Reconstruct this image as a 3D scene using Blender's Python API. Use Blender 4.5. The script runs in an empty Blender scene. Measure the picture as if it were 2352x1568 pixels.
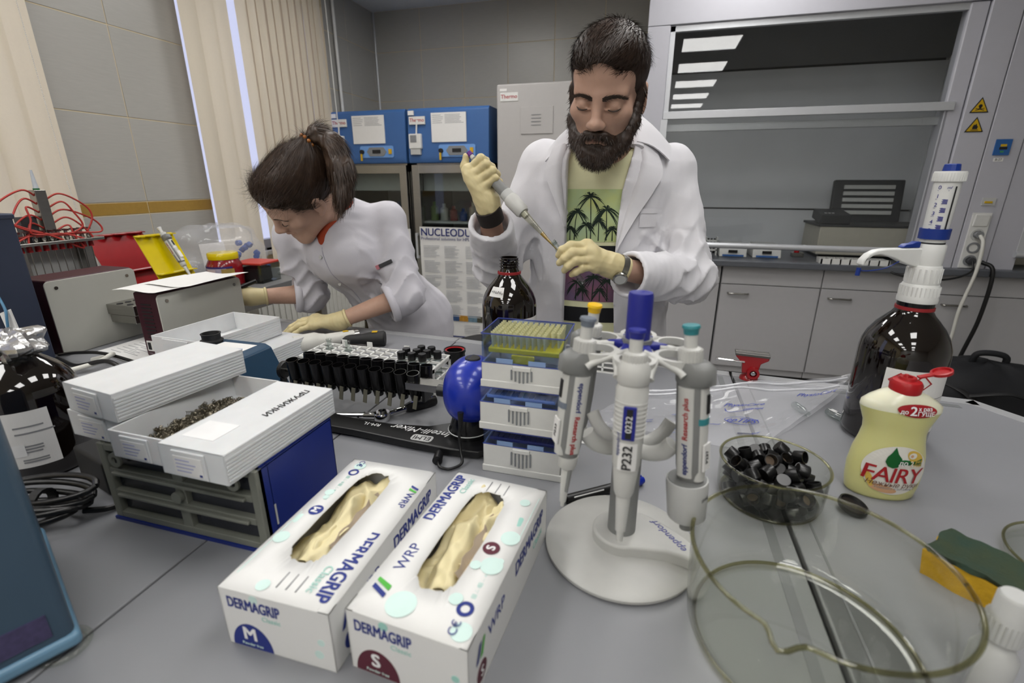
import bpy, bmesh, math, random
import numpy as np
from mathutils import Vector, Matrix, Euler
random.seed(7); np.random.seed(7)
R = math.radians
PI = math.pi
SC = bpy.context.scene
COL = SC.collection
# ------------------------------------------------------------------ camera, world, exposure
# world frame: +Y runs along the bench seams, table top is z = 0, floor is z = FLOOR
FLOOR = -0.92
CEIL = 1.87
cam_d = bpy.data.cameras.new('camera'); cam = bpy.data.objects.new('camera', cam_d); COL.objects.link(cam)
cam_d.sensor_width = 36.0; cam_d.lens = 17.0; cam_d.clip_start = 0.02
cam.location = (0, 0, 0.45); cam.rotation_euler = (R(90 - 18.28), 0, R(15.9))
cam_d.dof.use_dof = True; cam_d.dof.focus_distance = 1.12; cam_d.dof.aperture_fstop = 4.5
SC.camera = cam
SC.view_settings.view_transform = 'Standard'; SC.view_settings.look = 'None'
SC.view_settings.gamma = 1.0; SC.view_settings.use_curve_mapping = False
SC.view_settings.exposure = 0.0
W = bpy.data.worlds.new('world'); SC.world = W; W.use_nodes = True
W.node_tree.nodes['Background'].inputs[0].default_value = (0.66, 0.67, 0.85, 1)
W.node_tree.nodes['Background'].inputs[1].default_value = 1.3
LAMP_POWER = 11.6      # emission of the ceiling panels

# ------------------------------------------------------------------ materials
def lin(c):
    if isinstance(c, str):
        c = c.lstrip('#'); c = [int(c[i:i+2], 16) / 255 for i in (0, 2, 4)]
    return tuple(x / 12.92 if x <= 0.04045 else ((x + 0.055) / 1.055) ** 2.4 for x in c)
MATS = {}
def mat(name, color, rough=0.5, metal=0.0, var=0.06, scale=30.0, bump=0.0, bscale=80.0, spec=0.5,
        trans=0.0, ior=1.45, alpha=1.0, coat=0.0, emit=None, estr=0.0, sss=0.0, stretch=None, sheen=0.0, color2=None):
    if name in MATS: return MATS[name]
    m = bpy.data.materials.new(name); m.use_nodes = True; MATS[name] = m
    nt = m.node_tree; b = nt.nodes['Principled BSDF']; L = nt.links
    c = lin(color)
    tc = nt.nodes.new('ShaderNodeTexCoord'); mp = nt.nodes.new('ShaderNodeMapping'); L.new(tc.outputs['Object'], mp.inputs['Vector'])
    if stretch: mp.inputs['Scale'].default_value = stretch
    n = nt.nodes.new('ShaderNodeTexNoise'); n.inputs['Scale'].default_value = scale; n.inputs['Detail'].default_value = 5
    L.new(mp.outputs[0], n.inputs['Vector'])
    mx = nt.nodes.new('ShaderNodeMix'); mx.data_type = 'RGBA'
    c2 = lin(color2) if color2 else tuple(x * (1 - 2 * var) for x in c)
    c1 = c if color2 else tuple(min(1, x * (1 + var)) for x in c)
    mx.inputs[6].default_value = (*c1, 1); mx.inputs[7].default_value = (*c2, 1)
    L.new(n.outputs['Fac'], mx.inputs[0]); L.new(mx.outputs[2], b.inputs['Base Color'])
    b.inputs['Roughness'].default_value = rough; b.inputs['Metallic'].default_value = metal
    b.inputs['IOR'].default_value = ior; b.inputs['Specular IOR Level'].default_value = spec
    b.inputs['Transmission Weight'].default_value = trans; b.inputs['Alpha'].default_value = alpha
    b.inputs['Coat Weight'].default_value = coat; b.inputs['Sheen Weight'].default_value = sheen
    if sss: b.inputs['Subsurface Weight'].default_value = sss; b.inputs['Subsurface Radius'].default_value = (0.01, 0.005, 0.003); b.inputs['Subsurface Scale'].default_value = 1.0
    if emit: b.inputs['Emission Color'].default_value = (*lin(emit), 1); b.inputs['Emission Strength'].default_value = estr
    if bump:
        n2 = nt.nodes.new('ShaderNodeTexNoise'); n2.inputs['Scale'].default_value = bscale; n2.inputs['Detail'].default_value = 4
        L.new(mp.outputs[0], n2.inputs['Vector'])
        bp = nt.nodes.new('ShaderNodeBump'); bp.inputs['Strength'].default_value = bump; bp.inputs['Distance'].default_value = 0.002
        L.new(n2.outputs['Fac'], bp.inputs['Height']); L.new(bp.outputs[0], b.inputs['Normal'])
    return m
def glassmat(name, tint, rough=0.0, ior=1.45, clear=0.99):
    """thin-walled glass: mostly straight-through, with a fresnel mirror on top"""
    if name in MATS: return MATS[name]
    m = bpy.data.materials.new(name); m.use_nodes = True; MATS[name] = m
    nt = m.node_tree; L = nt.links
    for n in list(nt.nodes):
        if n.type != 'OUTPUT_MATERIAL': nt.nodes.remove(n)
    out = [n for n in nt.nodes if n.type == 'OUTPUT_MATERIAL'][0]
    tr = nt.nodes.new('ShaderNodeBsdfTransparent'); tr.inputs[0].default_value = (*[x * clear for x in lin(tint)], 1)
    gl = nt.nodes.new('ShaderNodeBsdfGlossy'); gl.inputs['Roughness'].default_value = rough
    lw = nt.nodes.new('ShaderNodeLayerWeight'); pw = nt.nodes.new('ShaderNodeMath'); pw.operation = 'POWER'; pw.inputs[1].default_value = 5
    F0 = ((ior - 1) / (ior + 1)) ** 2
    fr = nt.nodes.new('ShaderNodeMapRange'); fr.inputs[3].default_value = F0; fr.inputs[4].default_value = 1.0
    L.new(lw.outputs['Facing'], pw.inputs[0]); L.new(pw.outputs[0], fr.inputs[0])
    ns = nt.nodes.new('ShaderNodeTexNoise'); ns.inputs['Scale'].default_value = 9
    mr = nt.nodes.new('ShaderNodeMapRange'); mr.inputs[3].default_value = 0.9; mr.inputs[4].default_value = 1.1
    ml = nt.nodes.new('ShaderNodeMath'); ml.operation = 'MULTIPLY'
    L.new(ns.outputs['Fac'], mr.inputs[0]); L.new(mr.outputs[0], ml.inputs[1]); L.new(fr.outputs[0], ml.inputs[0])
    mx = nt.nodes.new('ShaderNodeMixShader'); L.new(ml.outputs[0], mx.inputs[0]); L.new(tr.outputs[0], mx.inputs[1]); L.new(gl.outputs[0], mx.inputs[2])
    L.new(mx.outputs[0], out.inputs[0])
    return m

# ------------------------------------------------------------------ geometry helpers
def box(sx, sy, sz, c=(0, 0, 0)):
    x, y, z = c; a, b, d = sx / 2, sy / 2, sz / 2
    v = [(x + i * a, y + j * b, z + k * d) for k in (-1, 1) for j in (-1, 1) for i in (-1, 1)]
    f = [(0, 2, 3, 1), (4, 5, 7, 6), (0, 1, 5, 4), (2, 6, 7, 3), (0, 4, 6, 2), (1, 3, 7, 5)]
    return v, f
def bb(x0, x1, y0, y1, z0, z1):
    return box(x1 - x0, y1 - y0, z1 - z0, ((x0 + x1) / 2, (y0 + y1) / 2, (z0 + z1) / 2))
def join(*gs):
    V, F = [], []
    for v, f in gs:
        o = len(V); V += list(v); F += [tuple(i + o for i in q) for q in f]
    return V, F
def xf(g, M):
    return [tuple(M @ Vector(p)) for p in g[0]], g[1]
def mv(g, x=0, y=0, z=0, rx=0, ry=0, rz=0):
    return xf(g, Matrix.Translation((x, y, z)) @ Euler((rx, ry, rz)).to_matrix().to_4x4())
def lathe(prof, seg=32, closed=False, sx=1.0, sy=1.0):
    """revolve (r, z) points about z; r = 0 ends become poles; closed joins last to first"""
    V, F, rings = [], [], []
    for r, z in prof:
        if r <= 1e-7: rings.append([len(V)]); V.append((0, 0, z))
        else:
            rings.append(list(range(len(V), len(V) + seg)))
            V += [(r * sx * math.cos(2 * PI * i / seg), r * sy * math.sin(2 * PI * i / seg), z) for i in range(seg)]
    pairs = list(zip(rings[:-1], rings[1:])) + ([(rings[-1], rings[0])] if closed else [])
    for a, b in pairs:
        for i in range(seg):
            j = (i + 1) % seg
            if len(a) == 1 and len(b) == 1: continue
            if len(a) == 1: F.append((a[0], b[j], b[i]))
            elif len(b) == 1: F.append((a[i], a[j], b[0]))
            else: F.append((a[i], a[j], b[j], b[i]))
    return V, F
def cyl(r, z0, z1, seg=24, r2=None):
    return lathe([(0, z0), (r, z0), (r if r2 is None else r2, z1), (0, z1)], seg)
def prism(poly, z0, z1):
    n = len(poly); V = [(x, y, z0) for x, y in poly] + [(x, y, z1) for x, y in poly]
    F = [tuple(reversed(range(n))), tuple(range(n, 2 * n))] + [(i, (i + 1) % n, n + (i + 1) % n, n + i) for i in range(n)]
    return V, F
def rrect(w, h, r, n=5, cx=0, cy=0):
    P = []
    for qx, qy, a0 in ((1, 1, 0), (-1, 1, 90), (-1, -1, 180), (1, -1, 270)):
        for k in range(n + 1):
            a = R(a0 + 90 * k / n); P.append((cx + qx * (w / 2 - r) + r * math.cos(a), cy + qy * (h / 2 - r) + r * math.sin(a)))
    return P
def smooth_path(pts, n=8):
    P = [np.array(p, float) for p in pts]
    if len(P) < 3: return P
    Q = [2 * P[0] - P[1]] + P + [2 * P[-1] - P[-2]]; out = []
    for i in range(1, len(Q) - 2):
        for k in range(n):
            t = k / n; a, b, c, d = Q[i - 1:i + 3]
            out.append(0.5 * ((2 * b) + (c - a) * t + (2 * a - 5 * b + 4 * c - d) * t * t + (3 * b - a - 3 * c + d) * t ** 3))
    out.append(P[-1]); return out
def tube(pts, r, seg=8, n=8, smooth=True, caps=True, ry=None):
    P = smooth_path(pts, n) if smooth else [np.array(p, float) for p in pts]
    m = len(P); rr = r if hasattr(r, '__len__') else [r] * m
    if len(rr) != m: rr = np.interp(np.linspace(0, 1, m), np.linspace(0, 1, len(rr)), rr)
    V, F = [], []; up = None
    for i in range(m):
        t = P[min(i + 1, m - 1)] - P[max(i - 1, 0)]; t = t / (np.linalg.norm(t) + 1e-12)
        if up is None:
            up = np.cross(t, [0, 0, 1.0])
            if np.linalg.norm(up) < 1e-3: up = np.cross(t, [1.0, 0, 0])
        up = up - t * np.dot(up, t); up /= np.linalg.norm(up) + 1e-12; b = np.cross(t, up)
        k = (ry / r) if ry else 1.0
        for s in range(seg):
            a = 2 * PI * s / seg; V.append(tuple(P[i] + rr[i] * (math.cos(a) * up + math.sin(a) * b * k)))
    for i in range(m - 1):
        for s in range(seg):
            q = (s + 1) % seg; F.append((i * seg + s, i * seg + q, (i + 1) * seg + q, (i + 1) * seg + s))
    if caps: F.append(tuple(reversed(range(seg)))); F.append(tuple(range((m - 1) * seg, m * seg)))
    return V, F
def bar(a, b, r, seg=10, r2=None):
    return tube([a, b], [r, r if r2 is None else r2], seg, smooth=False)
def grid_sheet(fn, nu, nv, thick=0.0):
    """sheet from fn(u,v) -> point; thick > 0 makes a closed thin slab"""
    P = [[np.array(fn(i / nu, j / nv), float) for j in range(nv + 1)] for i in range(nu + 1)]
    V = [tuple(P[i][j]) for i in range(nu + 1) for j in range(nv + 1)]
    w = nv + 1; F = [(i * w + j, (i + 1) * w + j, (i + 1) * w + j + 1, i * w + j + 1) for i in range(nu) for j in range(nv)]
    if thick:
        N = len(V); arr = np.array(V).reshape(nu + 1, nv + 1, 3)
        du = np.gradient(arr, axis=0); dv = np.gradient(arr, axis=1); nn = np.cross(du, dv); nn /= np.linalg.norm(nn, axis=2, keepdims=True) + 1e-12
        V2 = (arr - nn * thick).reshape(-1, 3); V += [tuple(p) for p in V2]
        F += [tuple(N + i for i in reversed(q)) for q in F[:]]
        edge = [i * w for i in range(nu)] + [nu * w + j for j in range(nv)] + [(nu - i) * w + nv for i in range(nu)] + [nv - j for j in range(nv)]
        edge.append(edge[0])
        for a, b in zip(edge[:-1], edge[1:]): F.append((b, a, N + a, N + b))
    return V, F
def obj(name, g, m, parent=None, loc=None, rot=None, smooth=None, bevel=0.0, seg=2, sub=0):
    me = g if isinstance(g, bpy.types.Mesh) else None
    if me is None:
        me = bpy.data.meshes.new(name); me.from_pydata([tuple(map(float, p)) for p in g[0]], [], g[1]); me.update()
        if m is not None: me.materials.append(m)
        if smooth is not None:
            me.polygons.foreach_set('use_smooth', [True] * len(me.polygons))
            if smooth < 180: me.set_sharp_from_angle(angle=R(smooth))
    o = bpy.data.objects.new(name, me); COL.objects.link(o)
    if parent is not None: o.parent = parent
    if loc is not None: o.location = loc
    if rot is not None: o.rotation_euler = rot
    if bevel:
        bm_ = o.modifiers.new('bevel', 'BEVEL'); bm_.width = bevel; bm_.segments = seg; bm_.limit_method = 'ANGLE'; bm_.angle_limit = R(40)
        if smooth is None:
            me.polygons.foreach_set('use_smooth', [True] * len(me.polygons)); me.set_sharp_from_angle(angle=R(50))
            bm_.harden_normals = True
    if sub:
        s = o.modifiers.new('subsurf', 'SUBSURF'); s.levels = sub; s.render_levels = sub
    return o
def tag(o, label, cat, group=None, kind=None):
    o['label'] = label
    if cat: o['category'] = cat
    if group: o['group'] = group
    if kind: o['kind'] = kind
    return o
def thing(name, label, cat, loc=(0, 0, 0), rz=0, group=None, rot=None):
    o = bpy.data.objects.new(name, None); COL.objects.link(o); o.empty_display_size = 0.02
    o.location = loc; o.rotation_euler = rot if rot else (0, 0, rz)
    return tag(o, label, cat, group)
def struct(name, g, m, parent=None, **k):
    o = obj(name, g, m, parent, **k)
    if parent is None: o['kind'] = 'structure'
    return o
def dup(root, loc=None, rot=None, label=None, parent=None):
    c = root.copy(); COL.objects.link(c)
    if parent is not None: c.parent = parent
    if loc is not None: c.location = loc
    if rot is not None: c.rotation_euler = rot
    if label: c['label'] = label
    for ch in root.children: dup(ch, parent=c)
    return c
# lettering: flat glyph meshes, built in one go at the end of the script
TEXTS = []
def text(parent, s, size, o, x, y, m, name='lettering', align='CENTER', bold=0.0, shear=0.0, ext=0.00012, bend=None, width=1.0, space=1.0, valign='CENTER'):
    """glyphs of cap height ~0.7*size at point o, running along x, upright along y (vectors in the parent's space)"""
    cu = bpy.data.curves.new('text_src', 'FONT'); cu.body = s; cu.size = size; cu.align_x = align; cu.align_y = valign
    cu.shear = shear; cu.extrude = ext; cu.space_character = space; cu.resolution_u = 3
    t = bpy.data.objects.new('text_src', cu); COL.objects.link(t)
    x = Vector(x).normalized(); y = Vector(y).normalized(); n = x.cross(y).normalized(); y = n.cross(x)
    M = Matrix(((x.x * width, y.x, n.x, o[0]), (x.y * width, y.y, n.y, o[1]), (x.z * width, y.z, n.z, o[2]), (0, 0, 0, 1)))
    TEXTS.append((t, parent, name, M, m, bend, bold * size * .7))
def embolden(me, b):
    v = np.empty(len(me.vertices) * 3); me.vertices.foreach_get('co', v); v = v.reshape(-1, 3); F = [tuple(p.vertices) for p in me.polygons]; n = len(v); V, FF = [], []
    for k, (dx, dy) in enumerate(((-1, -.5), (1, -.5), (-1, .5), (1, .5), (0, 0))):
        V.append(v + np.array((dx * b, dy * b, k * 1e-6))); FF += [tuple(i + k * n for i in f) for f in F]
    m2 = bpy.data.meshes.new('lettering'); m2.from_pydata(np.vstack(V).tolist(), [], FF); bpy.data.meshes.remove(me)
    return m2
def flush_texts():
    bpy.context.view_layer.update(); dg = bpy.context.evaluated_depsgraph_get()
    made = []
    for t, parent, name, M, m, bend, bo in TEXTS:
        me = bpy.data.meshes.new_from_object(t.evaluated_get(dg)); made.append(me)
    for me, (t, parent, name, M, m, bend, bo) in zip(made, TEXTS):
        if bo > 0: me = embolden(me, bo)
        me.transform(M)
        if bend:
            for v in me.vertices: v.co = bend(v.co)
        me.materials.clear(); me.materials.append(m); me.name = name
        o = bpy.data.objects.new(name, me); COL.objects.link(o); o.parent = parent
        cu = t.data; bpy.data.objects.remove(t); bpy.data.curves.remove(cu)
def wrap_z(R0, off=0.0003, a0=0.0):
    """bend: flat text drawn in a plane x = arc length, y = normal offset, z = height  ->  onto a cylinder about the parent's z axis"""
    def f(co):
        a = a0 + co.x / R0; r = R0 + off - co.y
        return Vector((r * math.sin(a), -r * math.cos(a), co.z))
    return f
# ------------------------------------------------------------------ common materials
M_tile = mat('tile_grey', '#a9a7a1', 0.32, var=0.05, scale=14, stretch=(1, 1, 9), bump=0.05, bscale=60)
M_grout = mat('grout_cream', '#d2c3a2', 0.8)
M_band = mat('tile_mustard', '#a07f3c', 0.35, var=0.08, scale=60)
M_plaster = mat('plaster_white', '#dededb', 0.85, bump=0.05)
M_floor = mat('linoleum_grey', '#94928f', 0.5, var=0.12, scale=40)
M_white = mat('white_plastic', '#d9d9d6', 0.4)
M_offw = mat('offwhite_plastic', '#cfcec7', 0.45)
M_hood = mat('hood_grey_paint', '#b5b5bd', 0.4, var=0.02)
M_hood2 = mat('hood_interior', '#d3d5d9', 0.45, var=0.04, scale=6)
M_hood3 = mat('hood_upper_shaded', '#6d6e70', 0.5, var=0.05, scale=6)  # darker grey paints in the gloom of the unlit upper interior
M_alu = mat('aluminium', '#c4c6ca', 0.35, 0.35, var=0.03)
M_steel = mat('stainless_steel', '#a9a7a2', 0.25, 1.0, var=0.08, scale=12, stretch=(1, 1, 14))
M_chrome = mat('chrome', '#d8d8d8', 0.08, 1.0, var=0.01)
M_black = mat('black_plastic', '#141415', 0.35)
M_blackg = mat('black_gloss_plastic', '#0e0e0f', 0.16)
M_rub = mat('black_rubber', '#1b1b1c', 0.6)
M_dgrey = mat('dark_grey', '#3b3c3f', 0.5)
M_mgrey = mat('mid_grey_plastic', '#7f8184', 0.45)
M_lgrey = mat('light_grey_plastic', '#b9bab8', 0.42)
M_paper = mat('paper_white', '#dddcda', 0.8, var=0.02)
M_ink = mat('ink_black', '#1c1c1e', 0.7)
M_inkg = mat('ink_grey', '#8a8b8e', 0.7)
M_navy = mat('ink_navy', '#1d2a70', 0.6)
M_red = mat('red_plastic', '#a3161c', 0.35)
M_glass = glassmat('clear_glass', '#fafbf8')
M_glass2 = glassmat('vial_glass', '#e9eeec', ior=1.85)
M_pane = glassmat('window_glass', '#f2f4f8')
M_sash = glassmat('sash_glass', '#f8f9f9', ior=1.5)
M_dkglass = glassmat('fridge_glass', '#e2e5e4', ior=1.5)
# ------------------------------------------------------------------ room shell
WX, BY = -2.55, 4.45
RX, FY = 4.6, -4.6
struct('floor', bb(WX - .3, RX + .2, FY - .2, BY + .2, FLOOR - .1, FLOOR), M_floor)
struct('ceiling', bb(WX - .3, RX + .2, FY - .2, BY + .2, CEIL, CEIL + .1), M_plaster)
struct('wall_right', bb(RX, RX + .2, FY - .2, BY + .2, FLOOR, CEIL), M_plaster)
struct('wall_front', bb(WX - .3, RX + .2, FY - .2, FY, FLOOR, CEIL), M_plaster)
W1, W2 = (-0.1, 1.66), (2.40, 3.70)
SILL, LINT = 0.0, 1.70
GX = WX - .0018
wl = struct('wall_left', join(bb(GX - .24, GX, FY, BY, FLOOR, SILL), bb(GX - .24, GX, FY, BY, LINT, CEIL),
     bb(GX - .24, GX, FY, W1[0], SILL, LINT), bb(GX - .24, GX, W1[1], W2[0], SILL, LINT), bb(GX - .24, GX, W2[1], BY, SILL, LINT)), M_grout)
wb = struct('wall_back', bb(WX - .3, RX + .2, BY + .0018, BY + .2, FLOOR, CEIL), M_grout)
ZJ = [0.352 + .4 * k for k in range(0, 5)]
def spans(lo, hi, joints):
    e = [lo] + [j for j in joints if lo + .012 < j < hi - .012] + [hi]
    return list(zip(e[:-1], e[1:]))
zl = [(0.292 - .4 * (k + 1), 0.292 - .4 * k) for k in range(3)] + [(.292, .352)] + [(z, min(z + .4, CEIL)) for z in ZJ if z < CEIL - .02]
YJ = [2.003 + .4 * k for k in range(-9, 8)]
J = .0045
tile_cache = {}
def tile_piece(parent, w, h, axis, a, b, band):
    k = (round(w, 4), round(h, 4), axis, band)
    if k not in tile_cache:
        g = box(.008, w - J, h - J) if axis == 'x' else box(w - J, .008, h - J)
        o = obj('tile', g, M_band if band else M_tile, parent, bevel=.0012, seg=1); tile_cache[k] = o.data
    else:
        o = obj('tile', tile_cache[k], None, parent)
        bv = o.modifiers.new('bevel', 'BEVEL'); bv.width = .0012; bv.segments = 1
    o.location = (WX - .003, a, b) if axis == 'x' else (a, BY + .003, b)
for lo, hi in ((W1[1], W2[0]), (W2[1], BY)):
    for y0, y1 in spans(lo, hi, YJ):
        for z0, z1 in zl:
            if z1 < -.05: continue
            tile_piece(wl, y1 - y0, z1 - z0, 'x', (y0 + y1) / 2, (z0 + z1) / 2, abs(z1 - .352) < 1e-6)
XJ = [-2.103 + .4 * k for k in range(0, 12)]
for x0, x1 in spans(WX, 1.0, XJ):
    for z0, z1 in zl:
        if z1 < .2 or abs(z1 - .352) < 1e-6: continue
        tile_piece(wb, x1 - x0, z1 - z0, 'y', (x0 + x1) / 2, (z0 + z1) / 2, False)
obj('corner_profile', cyl(.008, .0, CEIL, 10), M_alu, wb, loc=(WX + .004, BY - .004, 0))
obj('pipe', cyl(.012, FLOOR, CEIL, 10), M_white, wl, loc=(WX + .03, 3.80, 0))
# windows (deep reveals, frames, panes) with vertical blinds in front
M_wframe = mat('window_frame_white', '#c9cbd3', 0.4)
for k, (y0, y1) in enumerate((W1, W2)):
    X0 = WX - .16
    fr = struct('window_%d' % (k + 1), join(bb(X0, X0 + .06, y0, y0 + .06, SILL, LINT), bb(X0, X0 + .06, y1 - .06, y1, SILL, LINT),
        bb(X0, X0 + .06, y0, y1, SILL, SILL + .06), bb(X0, X0 + .06, y0, y1, LINT - .06, LINT), bb(X0, X0 + .06, (y0 + y1) / 2 - .04, (y0 + y1) / 2 + .04, SILL, LINT)), M_wframe)
    for a, b in ((y0 + .05, (y0 + y1) / 2 - .03), ((y0 + y1) / 2 + .03, y1 - .05)):
        obj('pane', bb(X0 + .02, X0 + .026, a, b, SILL + .05, LINT - .05), M_pane, fr)
    obj('window_sill', bb(WX - .22, WX + .02, y0 - .02, y1 + .02, SILL - .03, SILL), M_white, fr, bevel=.004)
def cloth_mat(name, color, tr=0.3, bump=0.1):
    m = mat(name, color, 0.9, var=0.03, scale=120, bump=bump, bscale=300)
    nt = m.node_tree; b = nt.nodes['Principled BSDF']; out = [n for n in nt.nodes if n.type == 'OUTPUT_MATERIAL'][0]
    t = nt.nodes.new('ShaderNodeBsdfTranslucent'); t.inputs[0].default_value = (*lin(color), 1)
    mx = nt.nodes.new('ShaderNodeMixShader'); mx.inputs[0].default_value = tr
    nt.links.new(b.outputs[0], mx.inputs[1]); nt.links.new(t.outputs[0], mx.inputs[2]); nt.links.new(mx.outputs[0], out.inputs[0])
    return m
M_slat = cloth_mat('blind_fabric_cream', '#f0e8d8', 0.42)
def blind(name_y, ys, angs, label, zb):
    t = thing('vertical_blind', label, 'blind', (WX + .10, 0, 0), group='window blinds')
    obj('head_rail', bb(-.02, .02, ys[0] - .08, ys[-1] + .08, 1.76, 1.80), M_white, t, bevel=.003)
    for y, a in zip(ys, angs):
        g = grid_sheet(lambda u, v: (.004 * math.cos(2 * PI * (u - .5)), (u - .5) * .127, zb + (1.755 - zb) * v), 6, 1, .0008)
        obj('slat', g, M_slat, t, loc=(0, y, 0), rot=(0, 0, R(a)), smooth=60)
    return t
ys2 = [2.385, 2.49, 2.60, 2.775, 2.865, 2.94, 3.02, 3.09, 3.165, 3.235, 3.305, 3.375, 3.44, 3.50]
an2 = [4, -6, 5, 6, 12, 14, 17, 15, 19, 16, 20, 17, 20, 15]
b2 = blind('b', ys2, an2, 'cream vertical blind with a bright gap, between tiled pier and blue fridges', -.05)
b1 = blind('a', [.62 + .104 * k for k in range(10)], [6, -5, 8, -4, 7, -6, 5, 8, -5, 4], 'cream vertical blind at the left edge beside the red tubing', -.05)
def beads(p, q, step=.0065, r=.0024):
    p, q = np.array(p), np.array(q); n = int(np.linalg.norm(q - p) / step); gs = []
    for i in range(n): gs.append(mv(lathe([(0, -r), (r, 0), (0, r)], 5), *(p + (q - p) * i / n)))
    return join(*gs)
obj('bead_chain', beads((.05, 1.545, 1.72), (.055, 1.56, .02)), M_white, b1)
obj('bead_chain', beads((.05, 1.555, .45), (.05, 1.60, .0)), M_white, b1)
obj('pull_cord', tube([(.03, 3.56, 1.75), (.03, 3.565, .9), (.03, 3.57, -.02)], .004, 6), M_white, b2)
# ------------------------------------------------------------------ ceiling lights
M_lampoff = mat('lamp_frame_white', '#e8e8e8', 0.4)
M_lamp = mat('lamp_diffuser', '#ffffff', 0.5, var=0, emit='#fdfbf8', estr=LAMP_POWER)
LY = [2.95, 1.80, .65, -.50, -1.65, -2.80, -3.95]  # first entry: unseen panels added as fill for back wall and hood
n_ = 0
for lx, where in ((.42, 'crossing the man'), (-1.4, 'by the windows')):
    for i, ly in enumerate(LY):
        t = thing('ceiling_light', 'square white ceiling light, %s from the back wall, row %s' % (('first', 'second', 'third', 'fourth', 'fifth', 'sixth', 'seventh')[i], where), 'light', (lx, ly, CEIL - .03), group='ceiling light panels')
        obj('frame', join(bb(-.3, .3, -.3, -.28, -.005, .03), bb(-.3, .3, .28, .3, -.005, .03), bb(-.3, -.28, -.28, .28, -.005, .03), bb(.28, .3, -.28, .28, -.005, .03)), M_lampoff, t)
        obj('diffuser', bb(-.28, .28, -.28, .28, .0, .02), M_lamp, t)
# ------------------------------------------------------------------ fume hood wall
def sheet_lines(parent, x0, x1, z0, z1, y, rows, m=None, frac=0.75, name='print_lines', h=.004, seed=1):
    rnd = random.Random(seed); gs = []
    for r in range(rows):
        z = z1 - (r + .5) * (z1 - z0) / rows; L = (x1 - x0) * (frac + (1 - frac) * rnd.random())
        gs.append(bb(x0, x0 + L, y - .0006, y, z - h / 2, z + h / 2))
    return obj(name, join(*gs), m or M_inkg, parent)
HY = 3.4
M_bench = mat('bench_dark_grey', '#5a5d63', 0.35, var=0.08)
M_cab = mat('cabinet_grey', '#b3b2b4', 0.5, var=0.02)
M_warn = mat('warning_yellow', '#c9a414', 0.5)
def hood(x0, x1, label, full=True):
    t = thing('fume_hood', label, 'fume hood', (0, HY, 0), group='fume hoods')
    obj('header_panel', bb(x0 - .13, x1 + .33, 0, .06, 1.322, CEIL - .01), M_hood, t, bevel=.003)
    obj('side_post', bb(x0 - .13, x0, 0, .12, -.06, 1.32), M_hood, t, bevel=.004)
    obj('stile', bb(x1 - .035, x1 + .045, .01, .09, -.02, 1.32), M_hood, t, bevel=.006)
    obj('side_post', bb(x1 + .05, x1 + .185, -.005, .14, -.06, 1.32), M_hood, t, bevel=.004)
    obj('side_post', bb(x1 + .19, x1 + .345, -.005, .14, -.06, 1.32), M_hood, t, bevel=.004)
    obj('sash_frame', join(bb(x0, x0 + .03, .02, .05, .86, 1.32), bb(x0, x1 - .03, .02, .05, 1.288, 1.322), bb(x0, x1, -.004, .03, .815, .858), bb(x0 - .012, x0 + .03, -.002, .03, .05, .815)), M_alu, t, bevel=.002)
    obj('sash_rail', bb(x0 + .03, x1, .05, .08, .748, .79), M_alu, t, bevel=.002)
    obj('upper_pane', bb(x0 + .02, x1 - .02, .032, .037, .85, 1.30), M_sash, t)
    obj('lower_pane', bb(x0 + .02, x1 - .02, .010, .015, .07, .83), M_sash, t)
    obj('sash_bar', tube([(x0 - .02, -.01, .062), (x1 - .06, -.01, .062)], .018, 14, smooth=False), M_alu, t, smooth=50)
    obj('back_panel', bb(x0 - .1, x1 + .25, .76, .79, .262, 1.195), M_hood2, t)
    obj('back_panel', bb(x0 - .1, x1 + .25, .77, .80, -.03, .25), M_hood2, t)
    obj('back_panel', xf(bb(x0 - .1, x1 + .25, -.015, .015, .0, .55), Matrix.Translation((0, .76, 1.215)) @ Matrix.Rotation(R(34), 4, 'X')), M_hood3, t)
    obj('back_board', bb(x0 - .1, x1 + .28, .82, .84, -.05, CEIL - .02), M_dgrey, t)
    obj('inner_side', bb(x0 - .1, x0 - .08, .12, .8, -.03, 1.8), M_hood2, t)
    obj('inner_side', bb(x1 + .24, x1 + .26, .14, .8, -.03, 1.8), M_hood2, t)
    obj('inner_side', xf(bb(0, .012, 0, .30, -.03, 1.8), Matrix.Translation((x1 + .05, .1, 0)) @ Matrix.Rotation(R(-14), 4, 'Z')), M_hood2, t)
    obj('bench_top', bb(x0 - .13, x1 + .345, -.07, .84, -.062, -.024), M_bench, t, bevel=.006)
    return t
h1 = hood(0.0, 1.5, 'large grey fume hood with closed glass sash behind the man in the white coat')
h2 = hood(1.98, 3.46, 'second grey fume hood cut off by the right edge of the photo')
# base cabinets
for i, x in enumerate((-.13, .46, 1.045, 1.64, 2.23)):
    t = thing('base_cabinet', ('grey base cabinet under the fume hood directly behind the man', 'grey base cabinet under the hood, between the man and the two bottles with dispenser', 'grey base cabinet under the hood, behind the red vise and plastic bag', 'grey base cabinet behind the dispenser bottle and hanging cables', 'grey base cabinet behind the backpack at the right edge')[i], 'cabinet', (x, HY, 0), group='base cabinets under the fume hoods')
    obj('body', bb(.002, .583, .02, .78, -.80, -.066), M_cab, t, bevel=.002)
    obj('drawer_front', bb(.003, .582, -.002, .018, -.183, -.068), M_cab, t, bevel=.002)
    d = obj('door', bb(.004, .581, -.002, .018, -.752, -.188), M_cab, t, bevel=.003)
    obj('handle', tube([(.05, -.002, -.244), (.06, -.022, -.244), (.11, -.024, -.243), (.165, -.022, -.244), (.175, -.002, -.244)], .006, 8), M_steel, d, smooth=60)
    obj('plinth', bb(.004, .581, .06, .74, FLOOR, -.80), M_black, t)
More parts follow.
